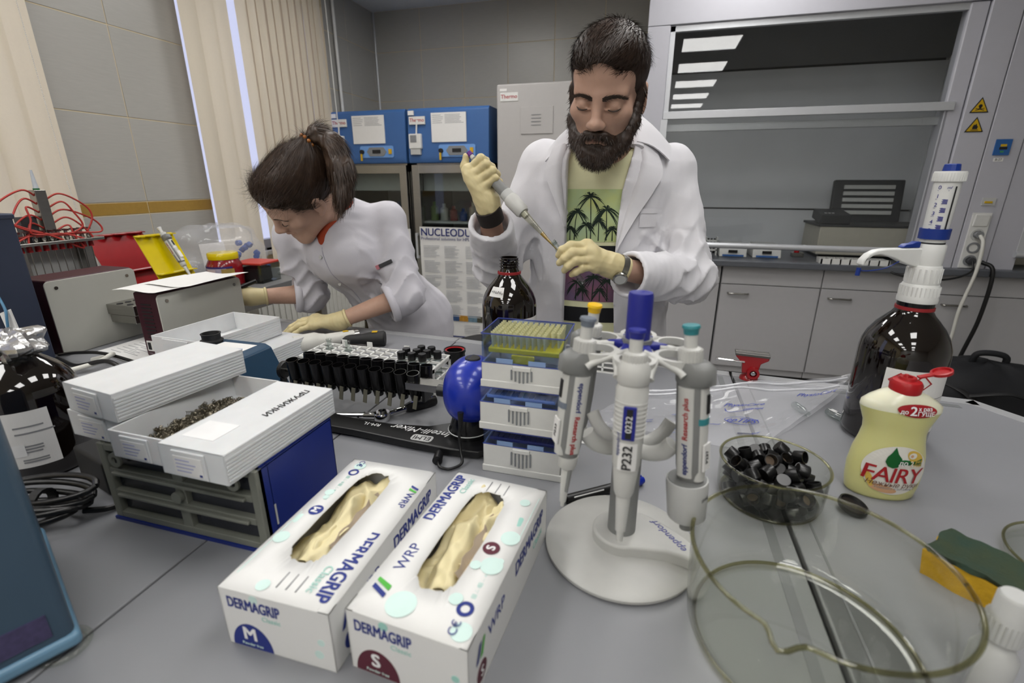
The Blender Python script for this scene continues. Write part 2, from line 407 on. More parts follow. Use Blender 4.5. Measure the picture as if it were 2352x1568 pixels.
# signs and sockets on the hood posts
def on_post(name, g, m, label=None):
    o = obj(name, g, m, h1)
    if label: o['label'] = label
    return o
for zz, mark in ((.828, 'skull'), (.733, 'flame')):
    s = on_post('warning_sign', mv(prism([(-.042, -.03), (.042, -.03), (0, .045)], 0, .002), 1.612, -.006, zz, rx=PI / 2), M_ink, 'yellow triangular warning sign')
    obj('sign_face', mv(prism([(-.034, -.0255), (.034, -.0255), (0, .036)], 0, .0012), 1.612, -.0082, zz, rx=PI / 2), M_warn, s)
    if mark == 'skull':
        gl = join(mv(cyl(.0085, 0, .0006, 14), 1.612, -.0095, zz + .002, rx=PI / 2), bb(1.607, 1.617, -.0101, -.0095, zz - .011, zz - .003),
                  xf(bb(-.02, .02, -.0003, .0003, -.0015, .0015), Matrix.Translation((1.612, -.0098, zz - .014)) @ Matrix.Rotation(R(14), 4, 'Y')),
                  xf(bb(-.02, .02, -.0003, .0003, -.0015, .0015), Matrix.Translation((1.612, -.0098, zz - .014)) @ Matrix.Rotation(R(-14), 4, 'Y')))
    else:
        gl = join(mv(prism([(-.011, -.012), (.011, -.012), (.013, .0), (.007, .006), (.004, .016), (-.002, .008), (-.006, .012), (-.011, .0)], 0, .0006), 1.612, -.0095, zz - .004, rx=PI / 2), bb(1.595, 1.629, -.0101, -.0095, zz - .022, zz - .019))
    obj('sign_mark', gl, M_ink, s)
M_bluebtn = mat('panel_blue', '#2c5f9e', 0.45)
c = on_post('control_panel', bb(1.725, 1.795, -.012, -.005, .585, .665), M_bluebtn)
obj('lamp', bb(1.748, 1.775, -.0135, -.012, .628, .640), M_warn, c); obj('green_key', bb(1.752, 1.768, -.0132, -.012, .598, .607), mat('key_green', '#3f8f5a', .4), c); obj('display', bb(1.745, 1.78, -.0128, -.012, .613, .626), M_ink, c)
on_post('name_tag', bb(1.737, 1.78, -.007, -.005, .553, .572), M_paper); text(h1, 'B-27', .016, (1.7585, -.0073, .5625), (1, 0, 0), (0, 0, 1), M_ink)
b_ = on_post('breaker', bb(1.74, 1.80, -.012, -.005, .325, .365), M_lgrey); obj('breaker_lever', bb(1.75, 1.785, -.016, -.012, .337, .348), M_warn, b_)
so = on_post('socket_frame', bb(1.715, 1.80, -.016, -.005, -.02, .285), M_white); so.data.update()
obj('rocker_switch', mv(bb(-.034, .034, -.007, .002, -.032, .032), 1.757, -.018, .245, rx=R(6)), M_white, so, bevel=.003)
for k, zz in enumerate((.168, .094, .022)):
    s = obj('socket', mv(lathe([(.031, 0), (.031, .004), (.022, .004), (.020, -.006), (0, -.006)], 24), 1.757, -.017, zz, rx=PI / 2), M_mgrey if k else M_lgrey, so, smooth=40)
    if k != 1: obj('plug', mv(cyl(.019, 0, .03, 16), 1.757, -.016, zz, rx=PI / 2), M_dgrey if k else M_mgrey, s, smooth=40)
tag(obj('power_cable', tube([(1.757, HY - .05, .165), (1.762, HY - .085, .12), (1.76, HY - .10, -.03), (1.735, HY - .10, -.25), (1.735, HY - .10, -.45), (1.70, HY - .11, -.75), (1.64, HY - .15, -.915)], .009, 8), M_offw, smooth=80), 'white power cable hanging from the socket behind the dispenser bottle', 'cable')
tag(obj('power_cable', tube([(1.80, HY - .045, .02), (1.84, HY - .095, -.03), (1.84, HY - .10, -.3), (1.80, HY - .1, -.6), (1.79, HY - .14, -.915)], .011, 8), M_black, smooth=80), 'thick black power cable hanging behind the backpack', 'cable')
tag(obj('power_cable', tube([(1.757, HY - .05, .02), (1.74, HY - .095, -.03), (1.65, HY - .10, -.075), (1.50, HY - .10, -.085), (1.38, HY - .075, -.06), (1.36, HY - .03, -.03)], .006, 8), M_black, smooth=80), 'thin black power cable drooping from lowest socket along the bench edge', 'cable')
# ------------------------------------------------------------------ things inside the fume hood
BZ = -.024
M_cream = mat('device_cream', '#b9b5a8', 0.45)
t = thing('digestion_bath', 'cream laboratory bath with dark open lid standing inside the fume hood', 'instrument', (1.0, 3.62, BZ))
obj('body', bb(.04, .66, 0, .36, .02, .20), M_cream, t, bevel=.008)
obj('top_plate', bb(.03, .67, -.005, .365, .20, .215), M_dgrey, t, bevel=.003)
obj('control_panel', xf(bb(0, .17, 0, .2, 0, .06), Matrix.Translation((.03, -.005, .215)) @ Matrix.Rotation(R(8), 4, 'X')), M_dgrey, t, bevel=.006)
for i in range(6): obj('key', bb(.06 + .02 * (i % 3), .072 + .02 * (i % 3), .03 + .05 * (i // 3), .06 + .05 * (i // 3), .275, .284), M_lgrey, t)
ld = obj('lid', xf(bb(0, .42, 0, .04, 0, .29), Matrix.Translation((.18, .33, .2)) @ Matrix.Rotation(R(-8), 4, 'X')), M_dgrey, t, bevel=.01)
for k in range(5): obj('lid_rib', xf(bb(.06, .36, -.012, 0, .06 + .042 * k, .085 + .042 * k), Matrix.Translation((.18, .33, .2)) @ Matrix.Rotation(R(-8), 4, 'X')), M_lgrey, ld)
obj('base', bb(.06, .64, .01, .35, 0, .02), M_black, t)
for i, x in enumerate((.44, .645)):
    t = thing('hotplate', ('white hotplate stirrer with small display, left one behind the sash bar', 'white hotplate stirrer with small display, right one behind the sash bar')[i], 'hotplate', (x, 3.5, BZ), group='hotplates in the fume hood')
    obj('housing', mv(prism([(-0.0, .0), (.02, .055), (.22, .075), (.24, 0)], 0, .17), 0, 0, 0, rx=PI / 2, rz=PI / 2), M_white, t, bevel=.006)
    obj('display', bb(.055, .11, -.0, .006, .028, .045), M_ink, t); obj('top_plate', bb(.01, .16, .06, .21, .072, .082), M_lgrey, t, bevel=.003); obj('label_reflection', bb(.02, .15, -.004, .003, .004, .016), mat('reflection_blue', '#3f6cae', .4), t)  # the blue strip paints the reflection of a blue label
t = thing('vial_rack', 'small white vial rack standing left of the hotplates in the hood', 'rack', (.35, 3.55, BZ))
obj('frame', join(bb(0, .008, 0, .06, 0, .12), bb(.07, .078, 0, .06, 0, .12), bb(0, .078, 0, .06, .09, .1), bb(0, .078, 0, .06, .03, .04)), M_white, t)
for i in range(3): obj('tube', mv(cyl(.007, .01, .11, 10), .02 + .02 * i, .03, 0), M_dgrey, t)
t = thing('slotted_rack', 'low white slotted rack on the hood bench left of the dispenser nozzle', 'rack', (1.0, 3.345, BZ))
obj('frame', join(bb(0, .36, 0, .008, .0, .03), bb(0, .36, .10, .108, 0, .03), *[bb(.05 * i, .05 * i + .008, 0, .108, 0, .03) for i in range(8)]), M_white, t)
t = thing('valve_block', 'small steel valve block between hotplates and cream bath in the hood', 'fitting', (.90, 3.6, BZ))
obj('block', bb(0, .07, 0, .05, 0, .03), M_steel, t, bevel=.003); obj('knob', mv(cyl(.016, .03, .06, 12), .03, .025, 0), M_red, t); obj('spout', tube([(.03, .02, .05), (.06, .0, .08), (.09, -.02, .07)], .006, 8), M_steel, t)
t = thing('cream_instrument', 'grey bench instrument inside the second hood at the right edge', 'instrument', (2.02, 3.6, BZ))
obj('body', bb(0, .7, 0, .4, 0, .22), M_cream, t, bevel=.008); obj('lid', bb(.0, .7, .0, .4, .225, .30), M_dgrey, t, bevel=.008); obj('handle', bb(.03, .16, -.02, 0, .09, .125), M_bluebtn, t, bevel=.01); obj('name_plate', bb(.03, .11, -.003, 0, .165, .19), M_paper, t)
# ------------------------------------------------------------------ refrigerators
M_frblue = mat('fridge_blue', '#3b6299', 0.38, var=0.03)
M_frblue2 = mat('fridge_panel_blue', '#6d9ad6', 0.4, var=0.03)
M_thred = mat('logo_red', '#a31d24', 0.5)
M_frin = mat('fridge_interior', '#c9cdcb', 0.5)
M_yel = mat('switch_yellow', '#d2a512', 0.4)
def thermo_plate(p, x, z, y=-.004):
    pl = obj('name_plate', bb(x, x + .13, y, 0, z, z + .055), M_white, p, bevel=.002)
    text(pl, 'Thermo', .036, (x + .065, y - .0005, z + .029), (1, 0, 0), (0, 0, 1), M_thred, bold=.025)
def fridge(x, label, poster):
    t = thing('laboratory_fridge', label, 'fridge', (x, 3.6, FLOOR), group='blue laboratory fridges')
    w, H0, HT = .645, .92 + .585, .92 + .97
    obj('cabinet_side', join(bb(0, .03, .06, .8, .05, H0), bb(w - .03, w, .06, .8, .05, H0), bb(0, w, .77, .8, .05, H0), bb(0, w, .06, .8, .05, .25), bb(0, w, .06, .8, H0 - .06, H0)), M_steel, t)
    obj('header', mv(prism([(0, 0), (.79, 0), (.79, HT - H0), (.03, HT - H0), (.008, HT - H0 - .02), (-.008, .05), (-.008, .015)], 0, w), 0, 0, H0, rx=PI / 2, rz=PI / 2), M_frblue, t, bevel=.004)
    d = obj('door', join(bb(.012, .075, 0, .05, .12, H0 - .012), bb(w - .075, w - .012, 0, .05, .12, H0 - .012), bb(.07, w - .07, 0, .05, H0 - .075, H0 - .012), bb(.07, w - .07, 0, .05, .12, .2)), M_steel, t, bevel=.004)
    obj('door_pane', bb(.07, w - .07, .02, .026, .2, H0 - .07), M_dkglass, d)
    obj('door_handle', join(bb(.024, .04, -.028, -.02, .78, .98), bb(.024, .04, -.022, 0, .78, .80), bb(.024, .04, -.022, 0, .96, .98)), M_alu, d, bevel=.002)
    for k, z in enumerate((.45, .75, 1.05)): obj('shelf', bb(.03, w - .03, .1, .75, z, z + .012), M_frin, t)
    obj('back_liner', bb(.03, w - .03, .755, .768, .25, H0 - .06), M_frin, t)
    obj('shelf_light', bb(.05, w - .05, .12, .6, 1.30, 1.43), M_frin, t)
    # header fittings
    thermo_plate(t, .02, H0 + .27, -.012)
    obj('barcode_label', bb(.015, .06, -.012, 0, H0 + .335, H0 + .365), M_paper, t)
    n = obj('notice_sheet', bb(.20, .475, -.0105, .0, H0 + .145, H0 + .345), M_paper, t)
    sheet_lines(n, .21, .30, H0 + .27, H0 + .335, -.0106, 5, h=.003); sheet_lines(n, .31, .46, H0 + .27, H0 + .335, -.0106, 7, h=.003, seed=4)
    lg = obj('temperature_logger', bb(.02, .12, -.035, -.002, H0 + .10, H0 + .205), M_white, t, bevel=.006)
    obj('display', bb(.035, .085, -.037, -.035, H0 + .145, H0 + .195), M_mgrey, lg); obj('stand', bb(.03, .11, -.03, -.002, H0 + .06, H0 + .10), M_lgrey, lg)
    obj('probe_cable', tube([(.08, -.02, H0 + .205), (.082, -.014, H0 + .26), (.085, -.012, H0 + .3)], .006, 6), M_white, lg)
    pn = obj('control_panel', mv(prism(rrect(.29, .085, .015), 0, .006), .40, -.010, H0 + .085, rx=PI / 2), M_frblue2, t)
    obj('display_hex', mv(prism([(-.085, 0), (-.06, .032), (.06, .032), (.085, 0), (.06, -.032), (-.06, -.032)], 0, .004), .40, -.016, H0 + .085, rx=PI / 2), M_mgrey, pn); obj('display', bb(.365, .435, -.0225, -.02, H0 + .073, H0 + .099), M_ink, pn)
    obj('power_switch', bb(.505, .53, -.024, -.014, H0 + .068, H0 + .104), M_yel, pn); obj('key_lock', mv(cyl(.016, 0, .02, 14), .275, -.014, H0 + .085, rx=PI / 2), M_ink, pn); obj('key', bb(.265, .28, -.034, -.03, H0 + .02, H0 + .07), M_warn, pn)
    obj('foot', bb(.03, w - .03, .08, .75, 0, .05), M_black, t)
    return t
f1 = fridge(-2.512, 'blue-topped glass-door fridge next to the vertical blind, left of the pair', False)
f2 = fridge(-1.845, 'blue-topped glass-door fridge with the chemistry poster on its door, right of the pair', True)
cols = [mat('bottle_c%d' % i, c, .4) for i, c in enumerate(('#2c4a86', '#7a2b2b', '#b8bab5', '#6a7f4a', '#28406e', '#c2b9a4'))]
bm_ = {}
for fx, nm in ((-2.512, 'left'), (-1.845, 'right')):
    for k, z in enumerate((.765, 1.065)):
        for i in range(6):
            h = .10 + .05 * ((i * 7 + k * 3) % 4) / 3; key = round(h, 3)
            if key not in bm_: bm_[key] = {}
            ci = (i * 5 + k * 2 + (nm == 'right')) % 6
            g = lathe([(0, 0), (.032, 0), (.032, h * .7), (.014, h * .8), (.014, h), (0, h)], 12)
            if ci not in bm_[key]:
                o = obj('reagent_bottle', g, cols[ci], smooth=40); bm_[key][ci] = o.data
            else: o = obj('reagent_bottle', bm_[key][ci], None)
            o.location = (fx + .09 + .085 * i, 3.6 + .22, FLOOR + z)
            tag(o, '%s reagent bottle, %s from the left on the %s shelf of the %s fridge' % (('navy', 'dark red', 'white', 'green', 'deep blue', 'beige')[ci], ('first', 'second', 'third', 'fourth', 'fifth', 'sixth')[i], ('middle', 'top')[k], nm), 'bottle', 'bottles in the %s fridge, %s shelf' % (nm, ('middle', 'top')[k]))
# poster on the second fridge
t = thing('poster', 'white printed product poster taped to the right fridge door', 'poster', (-1.79, 3.592, 0))
obj('sheet', grid_sheet(lambda u, v: (.56 * u, -.002 * math.sin(3 * PI * u) - .004 * abs(math.sin(2 * PI * v)) ** 6, -.83 + .94 * v), 12, 24, .001), M_paper, t, smooth=60)
text(t, 'NUCLEODUR', .083, (.01, -.008, .068), (1, 0, 0), (0, 0, 1), M_navy, align='LEFT', bold=.02, width=.95)
text(t, '®', .04, (.505, -.008, .085), (1, 0, 0), (0, 0, 1), M_navy, align='LEFT')
text(t, 'Professional solutions for HPLC', .034, (.01, -.008, .02), (1, 0, 0), (0, 0, 1), M_navy, align='LEFT')
M_tint = mat('print_pale_grey', '#b9bbbf', 0.8)
for c in range(3):
    for b in range(5): sheet_lines(t, .03 + .18 * c, .18 + .18 * c, -.13 - .12 * b, -.03 - .12 * b, -.008, 8, M_tint, .55, h=.005, seed=c * 7 + b)
pcs = ['#3b5a6e', '#2b3f86', '#8f8a4a', '#314f7c', '#b8862c', '#6c8a9c', '#4c4a3a']
for i, cc in enumerate(pcs): obj('picture_strip', bb(.005 + .078 * i, .005 + .078 * (i + 1), -.008, -.0068, -.645, -.595), mat('print_%d' % i, cc, .6, var=.3, scale=60), t)
obj('print_block', bb(.06, .26, -.008, -.0068, -.70, -.665), mat('print_pale_yellow', '#cdc79a', .7), t); obj('print_block', bb(.06, .26, -.008, -.0068, -.745, -.705), mat('print_pale_blue', '#9aaecb', .7), t)
obj('print_block', bb(.0, .56, -.008, -.0068, -.785, -.775), M_navy, t); sheet_lines(t, .36, .52, -.75, -.67, -.008, 5, M_tint, h=.005, seed=9)
text(t, 'Fast  Phase  Prep', .03, (.02, -.008, -.805), (1, 0, 0), (0, 0, 1), M_inkg, align='LEFT')
t = tag(obj('notice_sheet', bb(-1.99, -1.87, 3.586, 3.592, -.6, .09), M_paper), 'narrow paper notice hanging on the left fridge door', 'paper')
# tall grey cabinet
t = thing('tall_grey_cabinet', 'tall light grey equipment cabinet with louvre plate behind the man', 'cabinet', (-1.139, 3.6, FLOOR))
obj('body', bb(0, .78, .0, .75, .05, .92 + 1.095), mat('cabinet_light_grey', '#b1aeac', .5, var=.02), t, bevel=.012)
obj('base', bb(.02, .76, .03, .72, 0, .05), M_black, t)
thermo_plate(t, .028, .92 + .985); obj('barcode_label', bb(.025, .075, -.002, 0, .92 + 1.05, .92 + 1.066), M_paper, t)
lv = obj('louvre_plate', bb(.178, .41, -.006, 0, .92 + .77, .92 + .945), mat('cabinet_light_grey', '#b1aeac'), t, bevel=.002)
for k in range(4): obj('slot', bb(.255, .325, -.0085, -.005, .92 + .825 + .022 * k, .92 + .829 + .022 * k), M_mgrey, lv)
# ------------------------------------------------------------------ wall bench, radiator, chair, backpack
t = thing('wall_bench', 'dark-edged window bench along the left wall above the radiator', 'bench', (0, 0, 0))
obj('bench_top', bb(-2.50, -1.66, .25, 2.2, -.04, 0), mat('bench_top_grey', '#6e6e6e', .4), t, bevel=.004)
obj('front_rail', bb(-1.70, -1.665, .27, 2.2, -.09, -.042), M_steel, t, bevel=.003)
for y in (.32, 1.3, 2.14):
    for x in (-2.42, -1.715): obj('leg', bb(x, x + .045, y, y + .045, FLOOR, -.04), M_steel, t, bevel=.003)
t = thing('radiator', 'white ribbed panel radiator under the window bench', 'radiator', (-2.35, 2.32, 0))
obj('panel', bb(.0, .09, 0, 1.1, -.72, -.08), M_offw, t, bevel=.005)
for k in range(22): obj('rib', bb(.09, .098, .015 + .05 * k, .04 + .05 * k, -.70, -.10), M_offw, t, bevel=.003, seg=1)
obj('pipe', bar((.04, -.04, -.92), (.04, -.04, -.2), .012), M_offw, t)
t = thing('retort_stand', 'small white tap clamp standing on the window bench behind the woman', 'fitting', (-1.78, 2.08, 0))
obj('base', bb(-.05, .05, -.04, .04, 0, .015), M_white, t, bevel=.003); obj('post', bar((0, 0, .015), (0, 0, .09), .012), M_white, t); obj('arm', bar((0, 0, .08), (.08, .02, .07), .01), M_dgrey, t)
t = thing('lab_stool', 'black round stool whose seat shows above the table edge behind the amber bottle', 'stool', (-.66, 1.98, FLOOR))
obj('seat', mv(lathe([(0, 0), (.19, 0), (.205, .015), (.205, .045), (.19, .06), (.1, .066), (0, .066)], 40), 0, 0, .60), M_rub, t, smooth=50)
obj('column', cyl(.03, .1, .60, 12), M_steel, t)
obj('foot_ring', mv(lathe([(.17 + .01 * math.cos(a), .01 * math.sin(a)) for a in [2 * PI * i / 8 for i in range(8)]], 32, True), 0, 0, .25), M_steel, t, smooth=80)
for k in range(3): obj('ring_spoke', bar((0, 0, .25), (.17 * math.cos(k * 2.09), .17 * math.sin(k * 2.09), .25), .007, 8), M_steel, t)
for k in range(5): obj('leg', bar((0, 0, .1), (.24 * math.cos(k * 1.2566), .24 * math.sin(k * 1.2566), .02), .02, 8, .015), M_black, t)
# backpack: soft lumpy body on the floor by the cabinets
M_bag = mat('backpack_fabric', '#16171b', 0.75, var=.2, bump=.3, bscale=60)
def lump(sx, sy, sz, seed, amp=.10, nu=28, nv=18, p=2.6):
    ph = random.Random(seed).random() * 9
    def f(u, v):
        th, la = 2 * PI * u, PI * (v - .5)
        c, s = math.cos(la), math.sin(la)
        sg = lambda a: math.copysign(abs(a) ** (2 / p), a)
        k = 1 + amp * (math.sin(3 * th + ph) * c + .6 * math.sin(5 * la + 2 * th + ph) + .5 * math.sin(7 * th - 3 * la + 2 * ph)) * .5
        return (sx * k * sg(math.cos(th)) * sg(c), sy * k * sg(math.sin(th)) * sg(c), sz * k * sg(s))
    return grid_sheet(f, nu, nv)
t = thing('backpack', 'black backpack with a white tag slumped on the floor behind the dispenser bottle', 'bag', (1.62, 2.75, FLOOR), rz=R(-10))
obj('main_body', mv(lump(.30, .20, .27, 3), 0, 0, .27), M_bag, t, smooth=180)
obj('front_pocket', mv(lump(.2, .1, .15, 5), .02, -.15, .18), M_bag, t, smooth=180)
obj('top_loop', tube([(-.06, 0, .5), (-.05, -.02, .58), (.05, -.02, .58), (.06, 0, .5)], .014, 8), M_bag, t, smooth=80)
obj('strap', tube([(-.22, -.1, .46), (-.1, -.2, .42), (-.02, -.25, .3), (.0, -.26, .1)], .022, 8, ry=.008), M_rub, t, smooth=80)
obj('strap', tube([(.2, -.1, .46), (.12, -.2, .44), (.02, -.22, .46), (-.1, -.2, .42)], .02, 8, ry=.008), M_rub, t, smooth=80)
obj('tag', mv(bb(-.03, .03, -.004, .0, -.055, .055), .10, -.262, .27, rx=R(-8)), M_paper, t)
# ------------------------------------------------------------------ the lab tables (tops meet at narrow seams)
M_top = mat('table_grey', '#838488', 0.42, var=0.05, scale=7, bump=.03, bscale=220)
M_rim = mat('table_rim_grey', '#9a9b9d', 0.4)
M_strip = mat('table_strip_grey', '#6e7072', 0.45)
def table(name_lbl, poly, far, legs, strips):
    t = thing('lab_table', name_lbl, 'table', (0, 0, 0), group='grey lab tables')
    obj('tabletop', prism(poly, -.03, 0), M_top, t, bevel=.002)
    # rim along the far edge: light band raised 0.6 mm, outside a darker inlaid strip
    for (a, b) in zip(far[:-1], far[1:]):
        a, b = np.array(a), np.array(b); d = (b - a) / np.linalg.norm(b - a); n = np.array((d[1], -d[0]))
        obj('edge_rim', prism([tuple(a), tuple(a + n * .03), tuple(b + n * .03), tuple(b)], -.031, .0012), M_rim, t, bevel=.0008, seg=1)
    for q in strips: obj('inlay_strip', prism(q, -.002, .0006), M_strip, t)
    obj('apron', prism([(x * .97 + .03 * np.mean([p[0] for p in poly]), y - (.04 if y > .5 else -.04)) for x, y in poly], -.13, -.0305), M_mgrey, t)
    for x, y in legs: obj('leg', bb(x - .025, x + .025, y - .025, y + .025, FLOOR, -.13), M_mgrey, t, bevel=.003)
    return t
YN = -.35
table('grey lab table on the left carrying the instruments and white boxes', [(-1.63, YN), (-.534, YN), (-.534, 1.292), (-1.63, 1.355)], [(-1.63, 1.355), (-.534, 1.292)], [(-1.54, -.25), (-.65, -.25), (-.65, 1.15), (-1.54, 1.2)], [])
table('grey lab table in the middle under the glove boxes and pipette stand', [(-.531, YN), (.213, YN), (.213, 1.226), (-.531, 1.292)], [(-.531, 1.292), (.213, 1.226)], [(-.43, -.25), (.12, -.25), (.12, 1.08), (-.43, 1.12)], [[(.182, YN), (.194, YN), (.194, 1.19), (.182, 1.19)]])
table('grey lab table on the right with cut corner under the detergent and dispenser bottle', [(.219, YN), (1.25, YN), (1.25, .43), (.70, 1.193), (.219, 1.226)], [(.219, 1.226), (.70, 1.193), (1.25, .43)], [(.32, -.25), (1.12, -.25), (.32, 1.08), (.72, 1.0)], [[(.243, YN), (.246, YN), (.246, 1.18), (.243, 1.18)], [(.219, 1.185), (.655, 1.155), (.655, 1.14), (.219, 1.17)]])
# ------------------------------------------------------------------ glove boxes
M_card = mat('carton_white', '#dcdcda', 0.45, var=0.015)
M_cardin = mat('carton_inside', '#b9a894', 0.8)
M_glove = mat('latex_cream', '#ddd0a4', 0.55, var=0.05, scale=40, bump=.1, bscale=120, sss=.05)
M_teal = mat('print_teal', '#cbe3dd', 0.6); M_teal2 = mat('print_teal_dark', '#9ccdc2', .6)
M_green = mat('print_green', '#4fae3f', 0.6); M_dblue = mat('print_blue', '#1e2f7e', 0.6); M_mar = mat('print_maroon', '#571f2f', 0.6)
M_wtxt = mat('print_white', '#e6e6e6', .6)
def slot_poly(L, w, n=40, seed=0, torn=.002):
    rnd = random.Random(seed); P = []
    for i in range(n):
        a = 2 * PI * i / n; c, s = math.cos(a), math.sin(a)
        x = w / 2 * max(-1, min(1, c * (1 + .9 * abs(s)))); y = (L / 2 - w / 2) * max(-1, min(1, 2.2 * s)) + w / 2 * math.copysign(abs(s) ** 2, s); x = w / 2 * math.copysign(abs(c) ** .5, c)
        k = 1 + rnd.uniform(-torn, torn) / (w / 2); P.append((x * k, y * k))
    return P
def crumple(w, d, seed, h=.02, nu=60, nv=90):
    rnd = random.Random(seed); ks = [(rnd.uniform(20, 150), rnd.uniform(-110, 110), rnd.uniform(0, 6), rnd.uniform(.2, 1)) for _ in range(8)] + [(rnd.uniform(120, 380), rnd.uniform(-260, 260), rnd.uniform(0, 6), rnd.uniform(.1, .3)) for _ in range(7)]
    def f(u, v):
        x, y = (u - .5) * w, (v - .5) * d; z = 0
        for a, b, p, q in ks: z += q * (1 - 2 * abs(math.sin(.5 * (a * x + b * y + p))))
        return (x + .002 * math.sin(90 * y + seed), y, z * h / 4 + h * (.4 - .6 * (2 * u - 1) ** 2))
    return grid_sheet(f, nu, nv, .0008)
def glove_box(label, loc, rz, slot_c, cmat, letter, seed, flip, w=.126, d=.239, h=.072):
    t = thing('glove_box', label, 'box', loc, rz, 'disposable glove boxes')
    th = .0009
    obj('carton', join(bb(-w / 2, w / 2, -d / 2, -d / 2 + th, 0, h), bb(-w / 2, w / 2, d / 2 - th, d / 2, 0, h), bb(-w / 2, -w / 2 + th, -d / 2, d / 2, 0, h), bb(w / 2 - th, w / 2, -d / 2, d / 2, 0, h), bb(-w / 2, w / 2, -d / 2, d / 2, 0, th)), M_card, t)
    P = slot_poly(.164, .047, 64, seed, .0007); n = len(P); P = [(x + slot_c[0], y + slot_c[1]) for x, y in P]
    Q = []
    for x, y in P:
        dx, dy = x - slot_c[0], y - slot_c[1]; k = 1e9
        if dx > 1e-9: k = min(k, (w / 2 - slot_c[0]) / dx)
        if dx < -1e-9: k = min(k, (-w / 2 - slot_c[0]) / dx)
        if dy > 1e-9: k = min(k, (d / 2 - slot_c[1]) / dy)
        if dy < -1e-9: k = min(k, (-d / 2 - slot_c[1]) / dy)
        Q.append((slot_c[0] + dx * k, slot_c[1] + dy * k))
    zf = lambda x, y: h + .0025 * (1 - (2 * x / w) ** 2) * (1 - (2 * y / d) ** 2)
    V = [(x, y, zf(x, y)) for x, y in Q] + [((a + c) / 2, (b + e) / 2, zf((a + c) / 2, (b + e) / 2)) for (a, b), (c, e) in zip(P, Q)] + [(x, y, zf(x, y)) for x, y in P]
    Fc = []
    for r in (0, 1):
        for i in range(n):
            j = (i + 1) % n; Fc.append((r * n + i, r * n + j, (r + 1) * n + j, (r + 1) * n + i))
    cs = [(-w / 2, -d / 2), (w / 2, -d / 2), (w / 2, d / 2), (-w / 2, d / 2)]
    for cx, cy in cs:   # corner fills between neighbouring outer points
        for i in range(n):
            a, b = Q[i], Q[(i + 1) % n]
            if (abs(a[0] - cx) < 1e-6 and abs(b[1] - cy) < 1e-6) or (abs(a[1] - cy) < 1e-6 and abs(b[0] - cx) < 1e-6):
                if min(abs(a[0] - b[0]), abs(a[1] - b[1])) > 1e-6: V.append((cx, cy, h)); Fc.append((i, len(V) - 1, (i + 1) % n))
    o = obj('top_panel', (V, Fc), M_card, t, smooth=50); sm = o.modifiers.new('thick', 'SOLIDIFY'); sm.thickness = th; sm.offset = -1
    # torn cardboard tab inside the slot
    obj('torn_flap', grid_sheet(lambda u, v: (slot_c[0] + .012 + .008 * u + .002 * math.sin(20 * v), slot_c[1] - .05 + .10 * v, h - .003 - .012 * u * (1 + .3 * math.sin(9 * v))), 4, 14, .0006), M_cardin, t)
    gl = obj('gloves', mv(crumple(.085, .185, seed + 3, .026), slot_c[0], slot_c[1], h - .0165), M_glove, t, smooth=70)
    obj('glove_fold', mv(crumple(.032, .118, seed + 9, .018, 20, 50), slot_c[0] - .003, slot_c[1] - .014, h - .006, ry=.12, rz=.05), M_glove, t, smooth=70)
    obj('glove_cuff', mv(crumple(.022, .10, seed + 21, .02, 16, 40), slot_c[0] + .006, slot_c[1] + .02, h - .016, ry=-.4, rz=-.12), M_glove, t, smooth=70)
    e = .0004
    def disc(x, y, r, m, z=h + .0027, name='print_dot'): obj(name, mv(cyl(r, 0, .0002, 24), x, y, zf(x, y) + .0007), m, t)
    def swoosh(o_, ux, uy, s, m1=M_dblue, m2=M_green):
        q = [((0, .0), (.3, 0), (.75, 1), (.45, 1)), ((.5, 0), (.85, 0), (1.2, 1), (.95, 1))]
        for k, pl in enumerate(q):
            V = []
            for a, b in pl: V.append(tuple(o_[i] + s * (a * ux[i] + b * uy[i]) for i in range(3)))
            n_ = Vector(ux).cross(Vector(uy)) * .0004; V2 = [tuple(Vector(v) + n_) for v in V]
            obj('logo_stroke', (V2, [(0, 1, 2, 3)]), m1 if k == 0 else m2, t)
    zt = h + .0012
    # top print: direction of reading runs along sY (+1 away from the viewer)
    sg = -1 if flip else 1
    ux, uy = (0, sg, 0), (-sg, 0, 0)
    if flip:
        text(t, 'DERMAGRIP', .023, (.045, -.060, h + .0011), ux, uy, M_dblue, bold=.04, width=.80)
        text(t, 'Classic', .013, (.030, -.086, h + .0019), ux, uy, M_teal2)
        text(t, 'WRP', .014, (.052, .052, h + .0011), ux, uy, M_dblue); swoosh((.047, .082, h + .001), ux, uy, .012)
        obj('size_dot', mv(cyl(.0088, 0, .0002, 24), -.042, .005, h + .0018), cmat, t); text(t, letter, .013, (-.042, .005, h + .0022), (0, 1, 0), (-1, 0, 0), M_wtxt, bold=.04)
        for x, y, r in ((-.044, .104, .008), (-.05, -.045, .009), (-.048, .04, .006), (-.046, .03, .004), (-.02, -.107, .007)): disc(x, y, r, M_teal)
        obj('print_dot', mv(prism(rrect(.006, .016, .003), 0, .0002), -.054, -.012, h + .0006), M_teal, t)
        text(t, 'C€', .011, (-.045, .108, h + .0022), ux, uy, M_dblue); obj('round_mark', mv(lathe([(.0045, 0), (.0072, 0), (.0072, .0002), (.0045, .0002)], 20, True), -.044, .088, h + .0012), M_dblue, t)
        for k, y in enumerate((.07, .052, .034)): text(t, '⊞ ∴ ≡', .007, (-.045, y, h + .0015), ux, uy, M_teal2)
        for k in range(3): obj('fine_print', bb(-.006 + .011 * k, -.005 + .011 * k, -.106, -.086, h + .0006, h + .0016), M_inkg, t)
        obj('fine_print', bb(-.0585, -.0575, -.1, .0, h + .0002, h + .0006), M_teal, t)
    else:
        text(t, 'DERMAGRIP', .020, (-.052, .064, h + .0009), ux, uy, M_dblue, bold=.04, width=.88)
